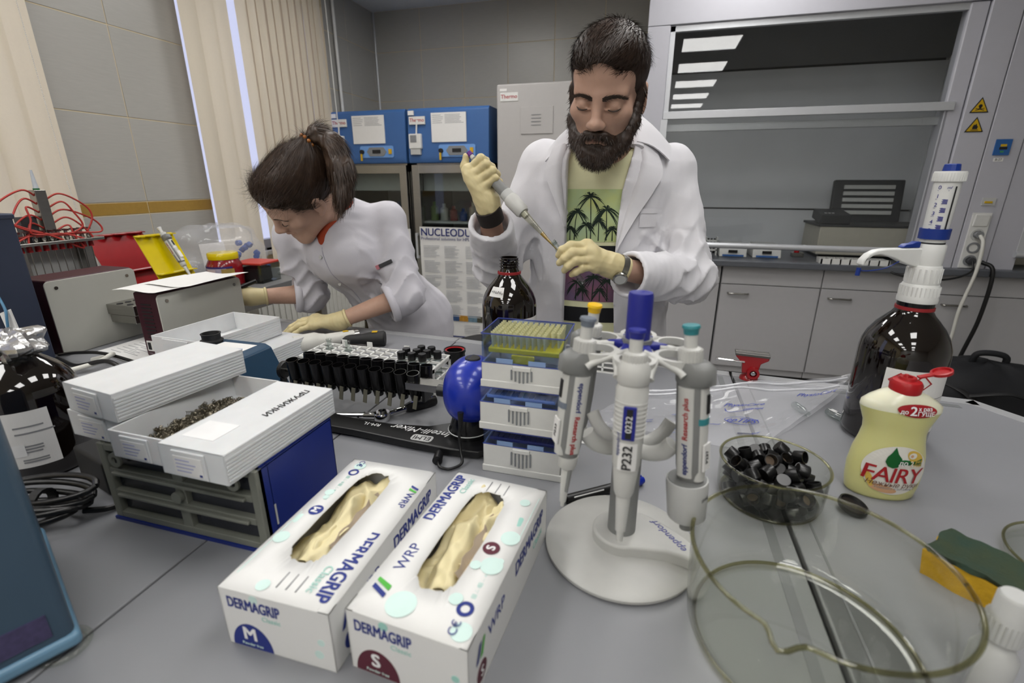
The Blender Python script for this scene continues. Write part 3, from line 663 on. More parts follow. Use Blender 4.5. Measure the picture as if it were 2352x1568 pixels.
        text(t, 'Classic', .012, (-.037, .092, h + .0016), ux, uy, M_teal2)
        text(t, 'WRP', .018, (-.042, -.062, h + .0014), ux, uy, M_dblue, align='LEFT'); swoosh((-.036, -.098, h + .0014), ux, uy, .018)
        obj('size_dot', mv(cyl(.0095, 0, .0002, 24), .036, -.002, h + .0021), cmat, t); text(t, letter, .014, (.036, -.002, h + .0025), ux, uy, M_wtxt, bold=.04)
        for x, y, r in ((.045, .085, .0065), (.05, .02, .011), (.046, -.025, .012), (-.016, -.098, .015), (.030, -.075, .007), (.03, -.03, .006), (.05, -.105, .010), (.052, -.016, .004)): disc(x, y, r, M_teal)
        obj('print_dot', mv(prism(rrect(.007, .016, .003), 0, .0002), .05, .05, h + .0006), M_teal2, t)
        text(t, 'C€', .012, (.043, -.104, h + .0022), ux, uy, M_dblue); obj('round_mark', mv(lathe([(.0045, 0), (.0085, 0), (.0085, .0002), (.0045, .0002)], 20, True), .043, -.082, h + .0012), M_dblue, t)
        for k, y in enumerate((-.06, -.045, -.028)): text(t, '⊞ ∴ ≡', .007, (.045, y, h + .001), ux, uy, M_teal2)
        for k in range(3): obj('fine_print', bb(-.01 + .012 * k, -.009 + .012 * k, .09, .112, h + .0006, h + .0014), M_inkg, t)
        obj('fine_print', bb(.0585, .0593, .02, .1, h + .0002, h + .0006), M_teal, t)
    # front face
    yf = -d / 2 - .0003
    text(t, 'DERMAGRIP', .0185, (-.055, yf, .056), (1, 0, 0), (0, 0, 1), M_dblue, align='LEFT', bold=.04, width=.62)
    text(t, 'Classic', .008, (-.016, yf, .044), (1, 0, 0), (0, 0, 1), M_teal2, align='LEFT')
    q = [(.024 * math.cos(PI * i / 20) - .033, .031 * math.sin(PI * i / 20)) for i in range(21)]
    obj('size_badge', mv(prism(q, 0, .0003), 0, yf + .0002, .001, rx=PI / 2), cmat, t)
    text(t, letter, .022, (-.034, yf - .0004, .019), (1, 0, 0), (0, 0, 1), M_wtxt, bold=.04); text(t, 'Powder free', .005, (-.033, yf - .0004, .006), (1, 0, 0), (0, 0, 1), M_teal)
    for x, z, r in ((-.022, .066, .005), (.046, .018, .005), (.05, .034, .004)): obj('print_dot', mv(cyl(r, 0, .0003, 18), x, yf + .0003, z, rx=PI / 2), M_teal2 if not flip else M_teal, t)
    # right side face
    xr = w / 2 + .0003
    text(t, 'DERMAGRIP', .024, (xr, .050, .05), (0, 1, 0), (0, 0, 1), M_dblue, bold=.04, width=.78); text(t, 'Classic', .013, (xr, .08, .03), (0, 1, 0), (0, 0, 1), M_teal2)
    text(t, 'WRP', .02, (xr, -.076, .045), (0, 1, 0), (0, 0, 1), M_dblue, align='LEFT'); swoosh((xr, -.105, .036), (0, 1, 0), (0, 0, 1), .018)
    obj('size_dot', mv(cyl(.011, 0, .0003, 22), w / 2, -.092, .017, ry=PI / 2), cmat, t); text(t, letter, .016, (w / 2 + .0008, -.092, .017), (0, 1, 0), (0, 0, 1), M_wtxt)
    return t
glove_box('white glove box size M with a blue half-round badge, beside the blue organizer', (-.320, .4025, .0), R(.4), (-.006, .012), M_dblue, 'M', 11, True)
glove_box('white glove box size S with a maroon half-round badge, beside the pipette stand', (-.174, .4085, .0), R(-4.3), (.000, .008), M_mar, 'S', 23, False)
# ------------------------------------------------------------------ pipette carousel
M_pw = mat('carousel_white', '#b3b3af', 0.42); M_pg = mat('pipette_grey', '#7b7c7b', 0.45); M_pl = mat('pipette_light', '#c2c2be', 0.4)
M_pblue = mat('carousel_blue', '#1d2483', 0.4); M_pyel = mat('button_yellow', '#e0b30c', 0.35); M_pteal = mat('button_teal', '#2f7f86', 0.35); M_pdark = mat('button_slate', '#6c7480', .4)
CX, CY = -.006, .532
t = thing('pipette_carousel', 'white round pipette stand with a blue centre knob holding five pipettes', 'pipette stand', (CX, CY, 0))
obj('base_plate', lathe([(0, 0), (.091, 0), (.0955, .004), (.096, .008), (.0925, .0115), (.07, .0145), (0, .0165)], 64), M_pw, t, smooth=40)
pl = []
for i in range(48):
    a = 2 * PI * i / 48; r = .036
    pl.append((r * math.cos(a), r * math.sin(a)))
bul = [(.036 * math.cos(R(a)), .036 * math.sin(R(a))) for a in range(100, 300, 10)] + [(.035, -.03), (.055, -.0285), (.075, -.032), (.088, -.036), (.095, -.028), (.092, -.012), (.078, .004), (.055, .022), (.03, .036), (.01, .04)]
obj('base_bulge', prism(bul, .012, .030), M_pw, t, bevel=.004, seg=3)
text(t, 'eppendorf', .014, (.058, .0, .0303), (-.62, .78, 0), (-.78, -.62, 0), M_pblue, shear=.2)
obj('column', lathe([(0, .02), (.0175, .02), (.017, .15), (.0165, .285), (0, .285)], 32), M_pg, t, smooth=40)
obj('knob', lathe([(0, .275), (.0135, .275), (.0135, .333), (.0125, .3365), (.004, .337), (0, .335)], 28), M_pblue, t, smooth=40)
star = []
for k in range(12):
    a = R(30 * k); r = .036 if k % 2 == 0 else .0165
    star.append((r * math.cos(a + R(0)), r * math.sin(a)))
obj('star_hub', prism(star, .272, .281), M_pblue, t, bevel=.003)
for k in range(6):
    a = R(270 + 60 * k); M = Matrix.Rotation(a, 4, 'Z')
    for s in (-1, 1):   # fork prongs of the upper hanger
        obj('hanger_arm', xf(tube([(.022, s * .010, .276), (.032, s * .020, .275), (.045, s * .020, .272), (.06, s * .0165, .266), (.066, s * .016, .262)], [.004, .0035, .0032, .0036, .0042], 8), M), M_pl, t, smooth=70)
    obj('hanger_ring', xf(mv(lathe([(.0165, 0), (.0215, 0), (.0215, .008), (.0165, .008)], 20, True), .046, 0, .268), M), M_pl, t, smooth=50)
    obj('lower_arm', xf(tube([(.014, 0, .148), (.03, 0, .151), (.045, 0, .160), (.055, 0, .174)], .0062, 12, ry=.0095), M), M_pl, t, smooth=70)
def oval(r1, r2, n=28): return [(r1 * math.cos(2 * PI * i / n), r2 * math.sin(2 * PI * i / n)) for i in range(n)]
def loft(secs, n=28):
    """secs: (z, rx, ry, cx, cy) ellipse sections"""
    V, F = [], []
    for z, a, b, cx, cy in secs: V += [(cx + a * math.cos(2 * PI * i / n), cy + b * math.sin(2 * PI * i / n), z) for i in range(n)]
    for k in range(len(secs) - 1):
        for i in range(n): F.append((k * n + i, k * n + (i + 1) % n, (k + 1) * n + (i + 1) % n, (k + 1) * n + i))
    F.append(tuple(reversed(range(n)))); F.append(tuple(range((len(secs) - 1) * n, len(secs) * n)))
    return V, F
def ribs(r, z0, z1, n=20, rr=.0012):
    return join(*[bar((r * math.cos(2 * PI * i / n), r * math.sin(2 * PI * i / n), z0), (r * math.cos(2 * PI * i / n), r * math.sin(2 * PI * i / n), z1), rr, 5) for i in range(n)])
def pipette(label, ang, btn, style, tagtxt, loc=None, rot=None, group='pipettes on the carousel'):
    """local z runs from the tip (0) to the button (~.235); local -Y is the outward, readable side"""
    t = thing('pipette', label, 'pipette', (0, 0, 0), group=group)
    L = .236
    obj('button', lathe([(0, L), (.0085, L - .0005), (.0092, L - .003), (.0078, L - .005), (.0072, L - .010), (0, L - .010)], 24), btn, t, smooth=40)
    obj('rod', cyl(.0066, .204, L - .010, 20), M_pl, t, smooth=40)
    obj('collar', lathe([(0, .196), (.0115, .196), (.0118, .204), (.011, .211), (.0075, .2125), (0, .2125)], 24), M_pl, t, smooth=40)
    obj('collar_ribs', ribs(.0113, .197, .210, 22), M_pl, t)
    if style == 'slim':
        obj('head', loft([(.178, .0135, .0135, 0, 0), (.182, .0165, .0155, 0, -.001), (.196, .0165, .015, 0, -.001), (.203, .013, .012, 0, 0)]), M_pl, t, smooth=60)
        b = obj('handle', loft([(.088, .0125, .0125, 0, 0), (.092, .0145, .0145, 0, 0), (.13, .0155, .0155, 0, 0), (.175, .0165, .016, 0, 0), (.179, .0145, .0145, 0, 0)]), M_pl, t, smooth=50)
        for k in range(9): obj('grip_rib', mv(lathe([(.0155, 0), (.0168, .0008), (.0155, .0016)], 24), 0, 0, .125 + .0045 * k), M_pl, b, smooth=60)
        w_ = obj('volume_window', mv(bb(-.0065, .0065, -.0025, 0, -.018, .018), 0, -.0150, .142), M_pblue, b, bevel=.001)
        obj('counter', mv(bb(-.003, .003, -.0012, 0, -.0155, .0155), 0, -.0176, .142), M_ink, w_); text(w_, '0232', .009, (0, -.0191, .142), (0, 0, 1), (-1, 0, 0), M_wtxt)
        tg = obj('id_label', grid_sheet(lambda u, v: (.0153 * math.sin((u - .45) * 1.3), -.0153 * math.cos((u - .45) * 1.3) - .0006, .090 + .030 * v), 8, 1, .0002), M_paper, b)
        text(tg, tagtxt, .0135, (.001, -.0172, .105), (0, 0, 1), (-1, 0, 0), M_ink, bold=.03)
        text(b, 'eppendorf', .006, (-.0095, -.0134, .118), (0, 0, 1), (-1, .6, 0), M_navy)
        obj('lower_body', loft([(.055, .0085, .0085, 0, 0), (.060, .0105, .0105, 0, 0), (.078, .0125, .0125, 0, 0), (.089, .0135, .0135, 0, 0)]), M_pl, t, smooth=50)
        obj('tip_cone', loft([(0, .0036, .0036, 0, 0), (.012, .004, .004, 0, 0), (.0125, .0055, .0055, 0, 0), (.05, .0075, .0075, 0, 0), (.056, .0075, .0075, 0, 0)]), M_pl, t, smooth=50)
    else:
        big = style == 'big'
        z0 = .058 if big else .066
        obj('head', loft([(.172, .0125, .015, 0, -.003), (.176, .0145, .021, 0, -.006), (.192, .0145, .021, 0, -.006), (.198, .012, .017, 0, -.003)]), M_pg, t, smooth=60)
        b = obj('handle', loft([(z0 + .004, .010, .012, 0, -.002), (z0 + .02, .0125, .0155, 0, -.003), (.12, .0135, .0165, 0, -.003), (.174, .0135, .0165, 0, -.003)]), M_pg, t, smooth=60)
        for s in (-1, 1):
            obj('side_panel', loft([(z0 + .012, .0035, .0085, s * .0105, -.0015), (.12, .0038, .009, s * .0112, -.002), (.172, .0038, .009, s * .0112, -.002)], 18), M_pl, b, smooth=60)
            text(b, 'eppendorf', .0085, (s * .0152, -.0035, .12 + s * .028), (0, 0, -s), (0, 1, 0), M_navy, bold=.03); text(b, 'Research plus', .0085, (s * .0152, -.0035, .12 - s * .018), (0, 0, -s), (0, 1, 0), M_thred, bold=.03)
        obj('front_panel', loft([(z0 + .008, .008, .006, 0, -.0125), (.12, .0085, .006, 0, -.0145), (.172, .0085, .006, 0, -.0145)], 20), M_pl, b, smooth=60)
        obj('colour_ring', loft([(.132, .0092, .0065, 0, -.0146), (.139, .0092, .0065, 0, -.0146)], 20), btn, b, smooth=60)
        obj('volume_window', bb(-.003, .003, -.0214, -.019, .144, .165), M_ink, b)
        tg = obj('id_label', bb(-.007, .007, -.0212, -.0195, z0 + .022, z0 + .052), M_paper, b); text(tg, tagtxt, .0075, (.0, -.0214, z0 + .037), (0, 0, 1), (-1, 0, 0), M_ink, bold=.03)
        if big:
            obj('barrel', loft([(.014, .018, .018, 0, 0), (.017, .0205, .0205, 0, 0), (.056, .0225, .0225, 0, 0), (.062, .022, .022, 0, 0), (.0625, .020, .020, 0, 0)], 36), M_lgrey, t, smooth=40)
            text(t, '10 mL', .006, (-.006, -.0232, .048), (1, 0, 0), (0, 0, 1), M_ink); obj('nozzle', cyl(.0072, 0, .016, 20), M_pg, t, smooth=40)
            obj('barrel_top', cyl(.0205, .0622, .0635, 32), M_pg, t)
        else:
            obj('nose', loft([(.052, .0075, .0075, 0, 0), (.056, .0105, .0105, 0, -.001), (.070, .0115, .012, 0, -.001)]), M_pl, t, smooth=50)
            obj('tip_cone', loft([(0, .0022, .0022, 0, 0), (.006, .0026, .0026, 0, 0), (.0065, .0038, .0038, 0, 0), (.05, .0068, .0068, 0, 0), (.054, .0068, .0068, 0, 0)]), M_pl, t, smooth=50)
            obj('ejector', loft([(.024, .0025, .002, .0062, 0), (.054, .003, .0026, .0078, 0)], 10), M_pg, t, smooth=60)
    if loc is None:
        a = R(ang); top = Vector((CX + .060 * math.cos(a), CY + .060 * math.sin(a), .312)); tip = Vector((CX + .082 * math.cos(a), CY + .082 * math.sin(a), .078))
        loc = tip; zax = (top - tip).normalized(); yax = -Vector((math.cos(a), math.sin(a), 0)); yax = (yax - zax * yax.dot(zax)).normalized(); xax = yax.cross(zax)
        t.matrix_world = Matrix(((xax.x, yax.x, zax.x, loc.x), (xax.y, yax.y, zax.y, loc.y), (xax.z, yax.z, zax.z, loc.z), (0, 0, 0, 1)))
    else: t.matrix_world = Matrix.Translation(loc) @ rot
    return t
pipette('pipette with dark blue button and P232 label, front of the carousel', 270, M_pblue, 'slim', 'P232')
pipette('grey pipette with slate button, on the carousel side next to the tip boxes', 210, M_pdark, 'std', 'P233')
pipette('fat ten millilitre pipette with teal button, right side of the carousel', 330, M_pteal, 'big', 'P237')
pipette('grey pipette with yellow button, behind the slate-button pipette on the carousel', 150, M_pyel, 'std', 'P235')
pipette('pipette whose yellow button peeks out behind the blue knob', 90, M_pyel, 'std', 'P236')
# ------------------------------------------------------------------ pipette tip boxes, three high
M_lid = glassmat('lid_blue_clear', '#dde6f8', ior=1.5, clear=1); M_lidedge = mat('lid_edge_blue', '#3c4a96', .3)
M_tbox = mat('tip_box_white', '#d2d2ce', .42)
def tip_box(z, label, rackmat, tips, hb, hl, dx=0):
    w, d = .128, .088
    t = thing('tip_box', label, 'tip box', (-.234 + dx, .650, z), R(0), 'stacked pipette tip boxes')
    ins = .004
    body = obj('base', join(bb(0, w, 0, .003, 0, hb), bb(0, w, d - .003, d, 0, hb), bb(0, .003, 0, d, 0, hb), bb(w - .003, w, 0, d, 0, hb), bb(0, w, 0, d, 0, .003), bb(-.0015, w + .0015, -.0015, d + .0015, 0, .012)), M_tbox, t, bevel=.0015)
    for k in range(6): obj('vent_slot', bb(w / 2 - .017 + .0062 * k, w / 2 - .0148 + .0062 * k, -.0022, .0008, hb * .28 + .002 * abs(2.5 - k), hb - .008), M_mgrey, body)
    obj('latch', bb(w / 2 - .014, w / 2 + .014, -.003, .001, hb - .009, hb - .002), M_tbox, body, bevel=.001)
    obj('rack_plate', bb(.009, w - .009, .007, d - .007, hb + (.014 if tips else .004), hb + (.022 if tips else .010)), rackmat, t, bevel=.002)
    if tips:
        obj('rack_skirt', bb(w / 2 - .018, w / 2 + .018, .004, .008, hb - .0, hb + .014), rackmat, t, bevel=.002)
        tm = lathe([(.0017, 0), (.0024, .016), (.003, .016), (.0032, .024), (.0022, .024)], 8); gs = []
        me = None
        for i in range(12):
            for j in range(8):
                if tips == 2 and i > 9 and j < 2: continue
                if me is None: o = obj('tip', tm, mat('tip_yellow_clear', '#e4e3b8', .35, trans=.5), t, smooth=60); me = o.data
                else: o = obj('tip', me, None, t)
                o.location = (.015 + .0089 * i, .013 + .0089 * j, hb + .0215)
    else:
        obj('rack_ribs', join(*[bb(.012 + .009 * i, .0135 + .009 * i, .009, d - .009, hb + .01, hb + .0115) for i in range(12)]), rackmat, t)
    lid = obj('lid', join(bb(.001, w - .001, .001, .0025, hb, hb + hl), bb(.001, w - .001, d - .0025, d - .001, hb, hb + hl), bb(.001, .0025, .001, d - .001, hb, hb + hl), bb(w - .0025, w - .001, .001, d - .001, hb, hb + hl)) if tips else
        join(bb(.001, w - .001, .001, .0025, hb, hb + hl), bb(.001, w - .001, d - .0025, d - .001, hb, hb + hl), bb(.001, .0025, .001, d - .001, hb, hb + hl), bb(w - .0025, w - .001, .001, d - .001, hb, hb + hl), bb(.001, w - .001, .001, d - .001, hb + hl - .0015, hb + hl)), M_lid, t)
    obj('lid_rim', join(bb(0, w, 0, .0012, hb + hl - .0012, hb + hl + .0004), bb(0, w, d - .0012, d, hb + hl - .0012, hb + hl + .0004), bb(0, .0012, 0, d, hb + hl - .0012, hb + hl + .0004), bb(w - .0012, w, 0, d, hb + hl - .0012, hb + hl + .0004), bb(0, w, -.0004, .0008, hb - .0002, hb + .001)), M_lidedge, lid)
    for x in (.024, .074): obj('lid_tab', bb(x, x + .026, -.0008, .001, hb + .001, hb + .008), mat('lid_tab_blue', '#93b0dc', .3, trans=.3), lid)
    return t
tip_box(0, 'bottom tip box of the stack, with a dark navy rack under its blue lid', mat('rack_navy', '#141d63', .4), 0, .050, .026)
tip_box(.0768, 'middle tip box of the stack, pale blue empty rack under its lid', mat('rack_paleblue', '#93acd0', .4), 0, .047, .0255, -.004)
tip_box(.150, 'top tip box of the stack, open, with rows of yellow tips', mat('rack_yellow', '#d9c318', .4), 2, .040, .046, 0)
for k, (x, y, a) in enumerate(((-.17, .68, 25), (-.145, .69, -30))):
    tag(obj('glass_insert', mv(lathe([(0, 0), (.002, .001), (.004, .03), (.005, .034), (.0045, .034)], 12), x, y, .2145, ry=R(62), rz=R(a)), M_glass, smooth=60), ('clear conical glass insert lying on the yellow tips, left one', 'clear conical glass insert lying on the yellow tips, right one')[k], 'glass tube', 'glass inserts on the tip box')
# ------------------------------------------------------------------ amber bottles
M_amber = mat('amber_glass', '#0e0704', 0.06, var=.3, scale=4, coat=.6, spec=.6)
M_ring = mat('ring_red', '#8f2226', .45)
BPROF = [(0, .004), (.05, .003), (.058, .001), (.064, .006), (.066, .014), (.0663, .10), (.066, .168), (.064, .182), (.058, .198), (.049, .213), (.039, .225), (.031, .234), (.0265, .242), (.026, .246)]
def patch(prof, a0, a1, z0, z1, off=.0004, n=16, nv=6, thick=.0002):
    """label lying on a lathe surface; angle 0 faces -Y and grows to the right"""
    zs = [p[1] for p in prof]; rs = [p[0] for p in prof]
    k0 = max(i for i in range(len(zs)) if zs[i] == min(zs)); zs, rs = zs[k0:], rs[k0:]
    def f(u, v):
        z = z0 + (z1 - z0) * v; r = float(np.interp(z, zs, rs)) + off; a = R(a0 + (a1 - a0) * u)
        return (r * math.sin(a), -r * math.cos(a), z)
    return grid_sheet(f, n, nv, -thick)
def bottle_neck(t, top=.281, thread=True):
    n = obj('neck', lathe([(.026, .244), (.024, .25), (.0218, .256), (.0218, top - .003), (.0232, top), (.0195, top), (.0185, .25), (0, .25)], 36), M_amber, t, smooth=40)
    if thread:
        for k in range(3): obj('thread', mv(lathe([(.0216, -.0018), (.0240, 0), (.0216, .0018)], 32), 0, 0, .259 + .007 * k), M_amber, n, smooth=60)
def amber_bottle(label, loc):
    t = thing('amber_bottle', label, 'bottle', loc)
    obj('glass_body', lathe(BPROF, 56), M_amber, t, smooth=60)
    obj('neck_ring', lathe([(.0255, .2415), (.0280, .2425), (.0280, .2475), (.0245, .2485)], 36), M_ring, t, smooth=40)
    return t
c = amber_bottle('tall dark amber bottle without cap standing between the woman and the man', (-.32, 1.10, 0))
bottle_neck(c)
lb = obj('shoulder_label', patch(BPROF, -36, 2, .196, .217, .0008), M_paper, c); text(lb, '+NaN₃', .011, (0, 0, 0), (1, 0, 0), (0, 0, 1), M_ink, bend=lambda co: Vector((.052 * math.sin(R(-17) + co.x / .052), -(.0545 - (co.z) * .8) * math.cos(R(-17) + co.x / .052) - .0015, .2065 + co.z * .72)))
l2 = obj('side_label', patch(BPROF, 16, 120, .03, .145), M_paper, c)
wr = wrap_z(.0663, .0012)
text(l2, 'UN\nCertification\nfor DDMS', .0105, (.0663 * R(47), 0, .122), (1, 0, 0), (0, 0, 1), M_ink, bend=wr); text(l2, 'B', .024, (.0663 * R(23), 0, .121), (1, 0, 0), (0, 0, 1), M_teal2, bend=wr, bold=-.02)
obj('label_tint', patch(BPROF, 16, 120, .03, .098, .0008), mat('label_pale_green', '#b9c4bd', .7), l2)
# left amber bottle under foil
c = amber_bottle('dark amber bottle with a crumpled foil cap at the left edge', (-.945, .47, 0)); c.scale = (1, 1, .80)
M_foil = mat('foil', '#c9c9c9', .28, 1.0, var=.1, bump=1.0, bscale=90)
obj('foil_cap', mv(lump(.043, .043, .026, 8, .5, 36, 20, 2.2), 0, 0, .262), M_foil, c, smooth=30)
obj('neck_core', cyl(.028, .24, .262, 24), M_amber, c)
lb = obj('side_label', patch(BPROF, 10, 78, .035, .15), M_paper, c)
for k, (zz, w_) in enumerate(((.118, 30), (.105, 40), (.078, 24), (.072, 24), (.066, 22), (.05, 26), (.045, 26))): obj('print_lines', patch(BPROF, 40, 40 + w_, zz, zz + .003, .0008), M_inkg, lb)
obj('name_tag', patch(BPROF, 22, 46, .06, .085, .0009), M_wtxt, lb)
# ------------------------------------------------------------------ right bottle with bottle-top dispenser
c = amber_bottle('large dark amber bottle with a white and blue dispenser on top', (.445, .968, 0))
lb = obj('hazard_label', patch(BPROF, -38, 62, .035, .150), M_paper, c)
wr = wrap_z(.0663, .0011)
M_haz = mat('hazard_red', '#a01f22', .6)
def bent(g, bend): return [tuple(bend(Vector(p))) for p in g[0]], g[1]
def diamond(ax, z, s, w=.0022):
    o = [(0, s), (s, 0), (0, -s), (-s, 0)]; i = [(0, s - w * 1.4), (s - w * 1.4, 0), (0, -s + w * 1.4), (-s + w * 1.4, 0)]
    V = [(ax + x, 0, z + y) for x, y in o + i]; return bent((V, [(k, (k + 1) % 4, 4 + (k + 1) % 4, 4 + k) for k in range(4)]), wr)
obj('hazard_mark', diamond(.0663 * R(-20), .130, .0155), M_haz, lb); obj('hazard_mark', diamond(.0663 * R(8), .130, .0155), M_haz, lb)
text(lb, '!', .022, (.0663 * R(-20), 0, .130), (1, 0, 0), (0, 0, 1), M_ink, bend=wr, bold=.03)
for k in range(13): obj('print_lines', patch(BPROF, -32 if k < 6 else 0, 56 - 7 * ((k * 5) % 3), .101 - .0045 * k, .1022 - .0045 * k, .0008), M_inkg, lb)
M_dw = mat('dispenser_white', '#d6d7d5', .38); M_db = mat('dispenser_blue', '#12307f', .38)
obj('neck', lathe([(.026, .244), (.0262, .256), (0, .256)], 32), M_blackg, c)
d = obj('adapter', lathe([(0, .256), (.0285, .256), (.0288, .262), (.0275, .268), (.0270, .282), (.025, .287), (0, .287)], 40), M_dw, c, smooth=35)
obj('adapter_ribs', ribs(.0270, .267, .283, 30, .0012), M_dw, d)
d = obj('union_nut', lathe([(0, .287), (.0240, .287), (.0246, .29), (.0228, .315), (.0215, .318), (0, .318)], 40), M_dw, c, smooth=35)
obj('nut_ribs', ribs(.0237, .290, .313, 20, .0014), M_dw, d)
v = obj('valve_block', lathe([(0, .318), (.0205, .318), (.0210, .330), (.0207, .350), (.0195, .353), (0, .353)], 36), M_dw, c, smooth=35)
AR = R(-164.1)   # arm points to the left of the photo
Ma = Matrix.Rotation(AR, 4, 'Z')
arm = [(.012, .0), (.012, .03), (.036, .030), (.078, .029), (.092, .0265), (.104, .020), (.112, .010), (.113, .002), (.108, .001), (.105, .011), (.096, .018), (.084, .020), (.062, .014), (.04, .004), (.026, .0)]
obj('discharge_arm', xf(mv(prism(arm, -.008, .008), 0, 0, .316, rx=PI / 2), Ma), M_dw, v, bevel=.003, seg=3)
obj('arm_lever', xf(mv(prism([(.022, 0), (.052, 0), (.046, .006), (.036, .007), (.03, .010), (.022, .010)], -.006, .006), 0, 0, .3465, rx=PI / 2), Ma), M_db, v, bevel=.0015)
obj('nozzle', xf(bar((.1105, 0, .318), (.111, 0, .311), .0022, 8), Ma), M_glass, v)
obj('nozzle_cap', xf(bar((.111, 0, .313), (.1115, 0, .300), .0036, 12), Ma), M_db, v, smooth=50)
obj('cap_strap', xf(tube([(.111, .002, .309), (.096, .003, .3085), (.07, .004, .313), (.05, .004, .324)], .001, 6), Ma), M_db, v)
b = obj('barrel', lathe([(0, .353), (.0165, .353), (.0170, .356), (.0178, .452), (0, .452)], 36), M_dw, c, smooth=35)
obj('barrel_gap', cyl(.0174, .352, .3555, 32), M_ink, b)
cp = obj('barrel_cap', lathe([(0, .450), (.0205, .450), (.0212, .462), (.0202, .4655), (0, .466)], 40), M_dw, c, smooth=35); obj('cap_ribs', ribs(.0206, .451, .463, 36, .0008), M_dw, cp)
obj('calibration_key', lathe([(0, .466), (.0115, .466), (.0105, .4755), (.0095, .4765), (0, .477)], 12), M_db, c)
yaw0 = R(-20); RB = .0176
obj('scale_slot', bent(bb(-.0012, .0012, -.0001, .0001, .368, .443), wrap_z(RB, .0006, yaw0 + .62)), M_ink, b)
obj('volume_ring', lathe([(.0172, .361), (.0205, .361), (.0208, .3775), (.0176, .3775)], 32), M_db, b, smooth=40)
for k, s in enumerate(('0', '1', '2', '3', '4', '5')):
    z = .441 - .0132 * k
    text(b, s, .0085, (-.0095, 0, z), (1, 0, 0), (0, 0, 1), M_pblue, bend=wrap_z(RB, .0006, yaw0)); obj('scale_tick', bent(bb(-.012, .001 if k else .003, -.0001, .0001, z - .0046, z - .0042), wrap_z(RB, .0006, yaw0)), M_pblue, b)
    if k:
        for q in range(5): obj('scale_bar', bent(bb(-.003 + .0012 * (q % 2), .0040, -.0001, .0001, z - .0115 + .0015 * q, z - .0105 + .0015 * q), wrap_z(RB, .0005, yaw0)), M_pblue, b)
text(b, 'ml', .006, (.002, 0, .441), (1, 0, 0), (0, 0, 1), M_pblue, bend=wrap_z(RB, .0006, yaw0), shear=.3)
# ------------------------------------------------------------------ detergent bottle
M_deter = mat('detergent_yellow', '#cdcb8a', .3, var=.03, sss=.15, coat=.3); M_dtop = mat('detergent_milky', '#d9d8c0', .3, sss=.15, coat=.3)
t = thing('detergent_bottle', 'yellow washing-up liquid bottle with open red cap on the right table', 'bottle', (.366, .764, 0), R(4))
fw_ = [(0, .043, .026), (.004, .046, .028), (.02, .0485, .030), (.045, .050, .030), (.07, .0475, .0285), (.09, .0425, .0265), (.104, .0405, .0255), (.116, .042, .0255), (.13, .0475, .0265), (.141, .0515, .0265), (.148, .051, .0255), (.155, .043, .024), (.162, .031, .021), (.167, .020, .018), (.170, .0165, .0165)]
def dloft(rows):
    return loft([(z, a, b, 0, 0) for z, a, b in rows], 40)
obj('liquid_body', dloft(fw_[:10]), M_deter, t, smooth=70); obj('shoulder', dloft(fw_[9:]), M_dtop, t, smooth=70)
cp = obj('cap', lathe([(0, .166), (.019, .166), (.0195, .178), (.017, .1825), (.011, .184), (.010, .188), (.006, .188), (.0055, .184), (0, .184)], 36), M_red, t, smooth=40)
obj('cap_hinge', mv(bb(.0, .02, -.004, .004, -.0012, .0012), .014, .003, .187, ry=R(-18)), M_red, cp); obj('cap_lid', mv(lathe([(0, 0), (.0125, 0), (.0128, .004), (.0105, .0045), (.0095, .0015), (0, .0015)], 24), .042, .004, .1945, ry=R(-22)), M_red, cp, smooth=40); obj('cap_beak', mv(lathe([(0, 0), (.004, 0), (.0025, .005), (0, .005)], 12), -.004, -.003, .1875), M_red, cp)
zz_ = [r[0] for r in fw_]; aa_ = [r[1] for r in fw_]; bb2_ = [r[2] for r in fw_]
def on_bottle(off):
    def f(co):
        z = co.z; a = float(np.interp(z, zz_, aa_)); b = float(np.interp(z, zz_, bb2_)); x = max(-a * .97, min(a * .97, co.x))
        return Vector((x, -b * math.sqrt(max(0, 1 - (x / a) ** 2)) - off + co.y * .3, z))
    return f
def decal(poly, off): # dense fan for curved surfaces
    n = len(poly); cx = sum(p[0] for p in poly) / n; cz = sum(p[1] for p in poly) / n; K = 5; V, F = [(cx, 0, cz)], []
    for k in range(1, K + 1): V += [(cx + (x - cx) * k / K, 0, cz + (z - cz) * k / K) for x, z in poly]
    for i in range(n): F.append((0, 1 + i, 1 + (i + 1) % n))
    for k in range(K - 1):
        for i in range(n): a = 1 + k * n; F.append((a + i, a + n + i, a + n + (i + 1) % n, a + (i + 1) % n))
    return bent((V, F), on_bottle(off))
def ell(cx, cz, a, b, n=32, rot=0): return [(cx + a * math.cos(2 * PI * i / n) * math.cos(rot) - b * math.sin(2 * PI * i / n) * math.sin(rot), cz + a * math.cos(2 * PI * i / n) * math.sin(rot) + b * math.sin(2 * PI * i / n) * math.cos(rot)) for i in range(n)]
M_lblw = mat('label_white', '#d8d6cf', .4); M_fred = mat('logo_dark_red', '#9b1b22', .4); M_fgreen = mat('logo_green', '#0f5a2a', .35); M_lyel = mat('label_yellow', '#cfae4c', .5); M_lpink = mat('label_peach', '#c99d77', .6)
lbl = obj('front_label', decal(ell(.001, .052, .041, .039, 48), .0012), M_lblw, t)
obj('label_swirl', decal(ell(.022, .075, .014, .008, rot=-.7), .0018), M_lyel, lbl); obj('flower', decal(ell(.0175, .078, .0055, .0045), .0024), M_lblw, lbl); obj('flower_eye', decal(ell(.016, .078, .0022, .0022, 14), .0028), M_lpink, lbl)
obj('hand_picture', decal(ell(-.011, .022, .018, .006, rot=-.15), .0018), M_lpink, lbl); obj('label_swirl', decal(ell(-.029, .034, .004, .012, rot=.35), .0018), M_lyel, lbl)
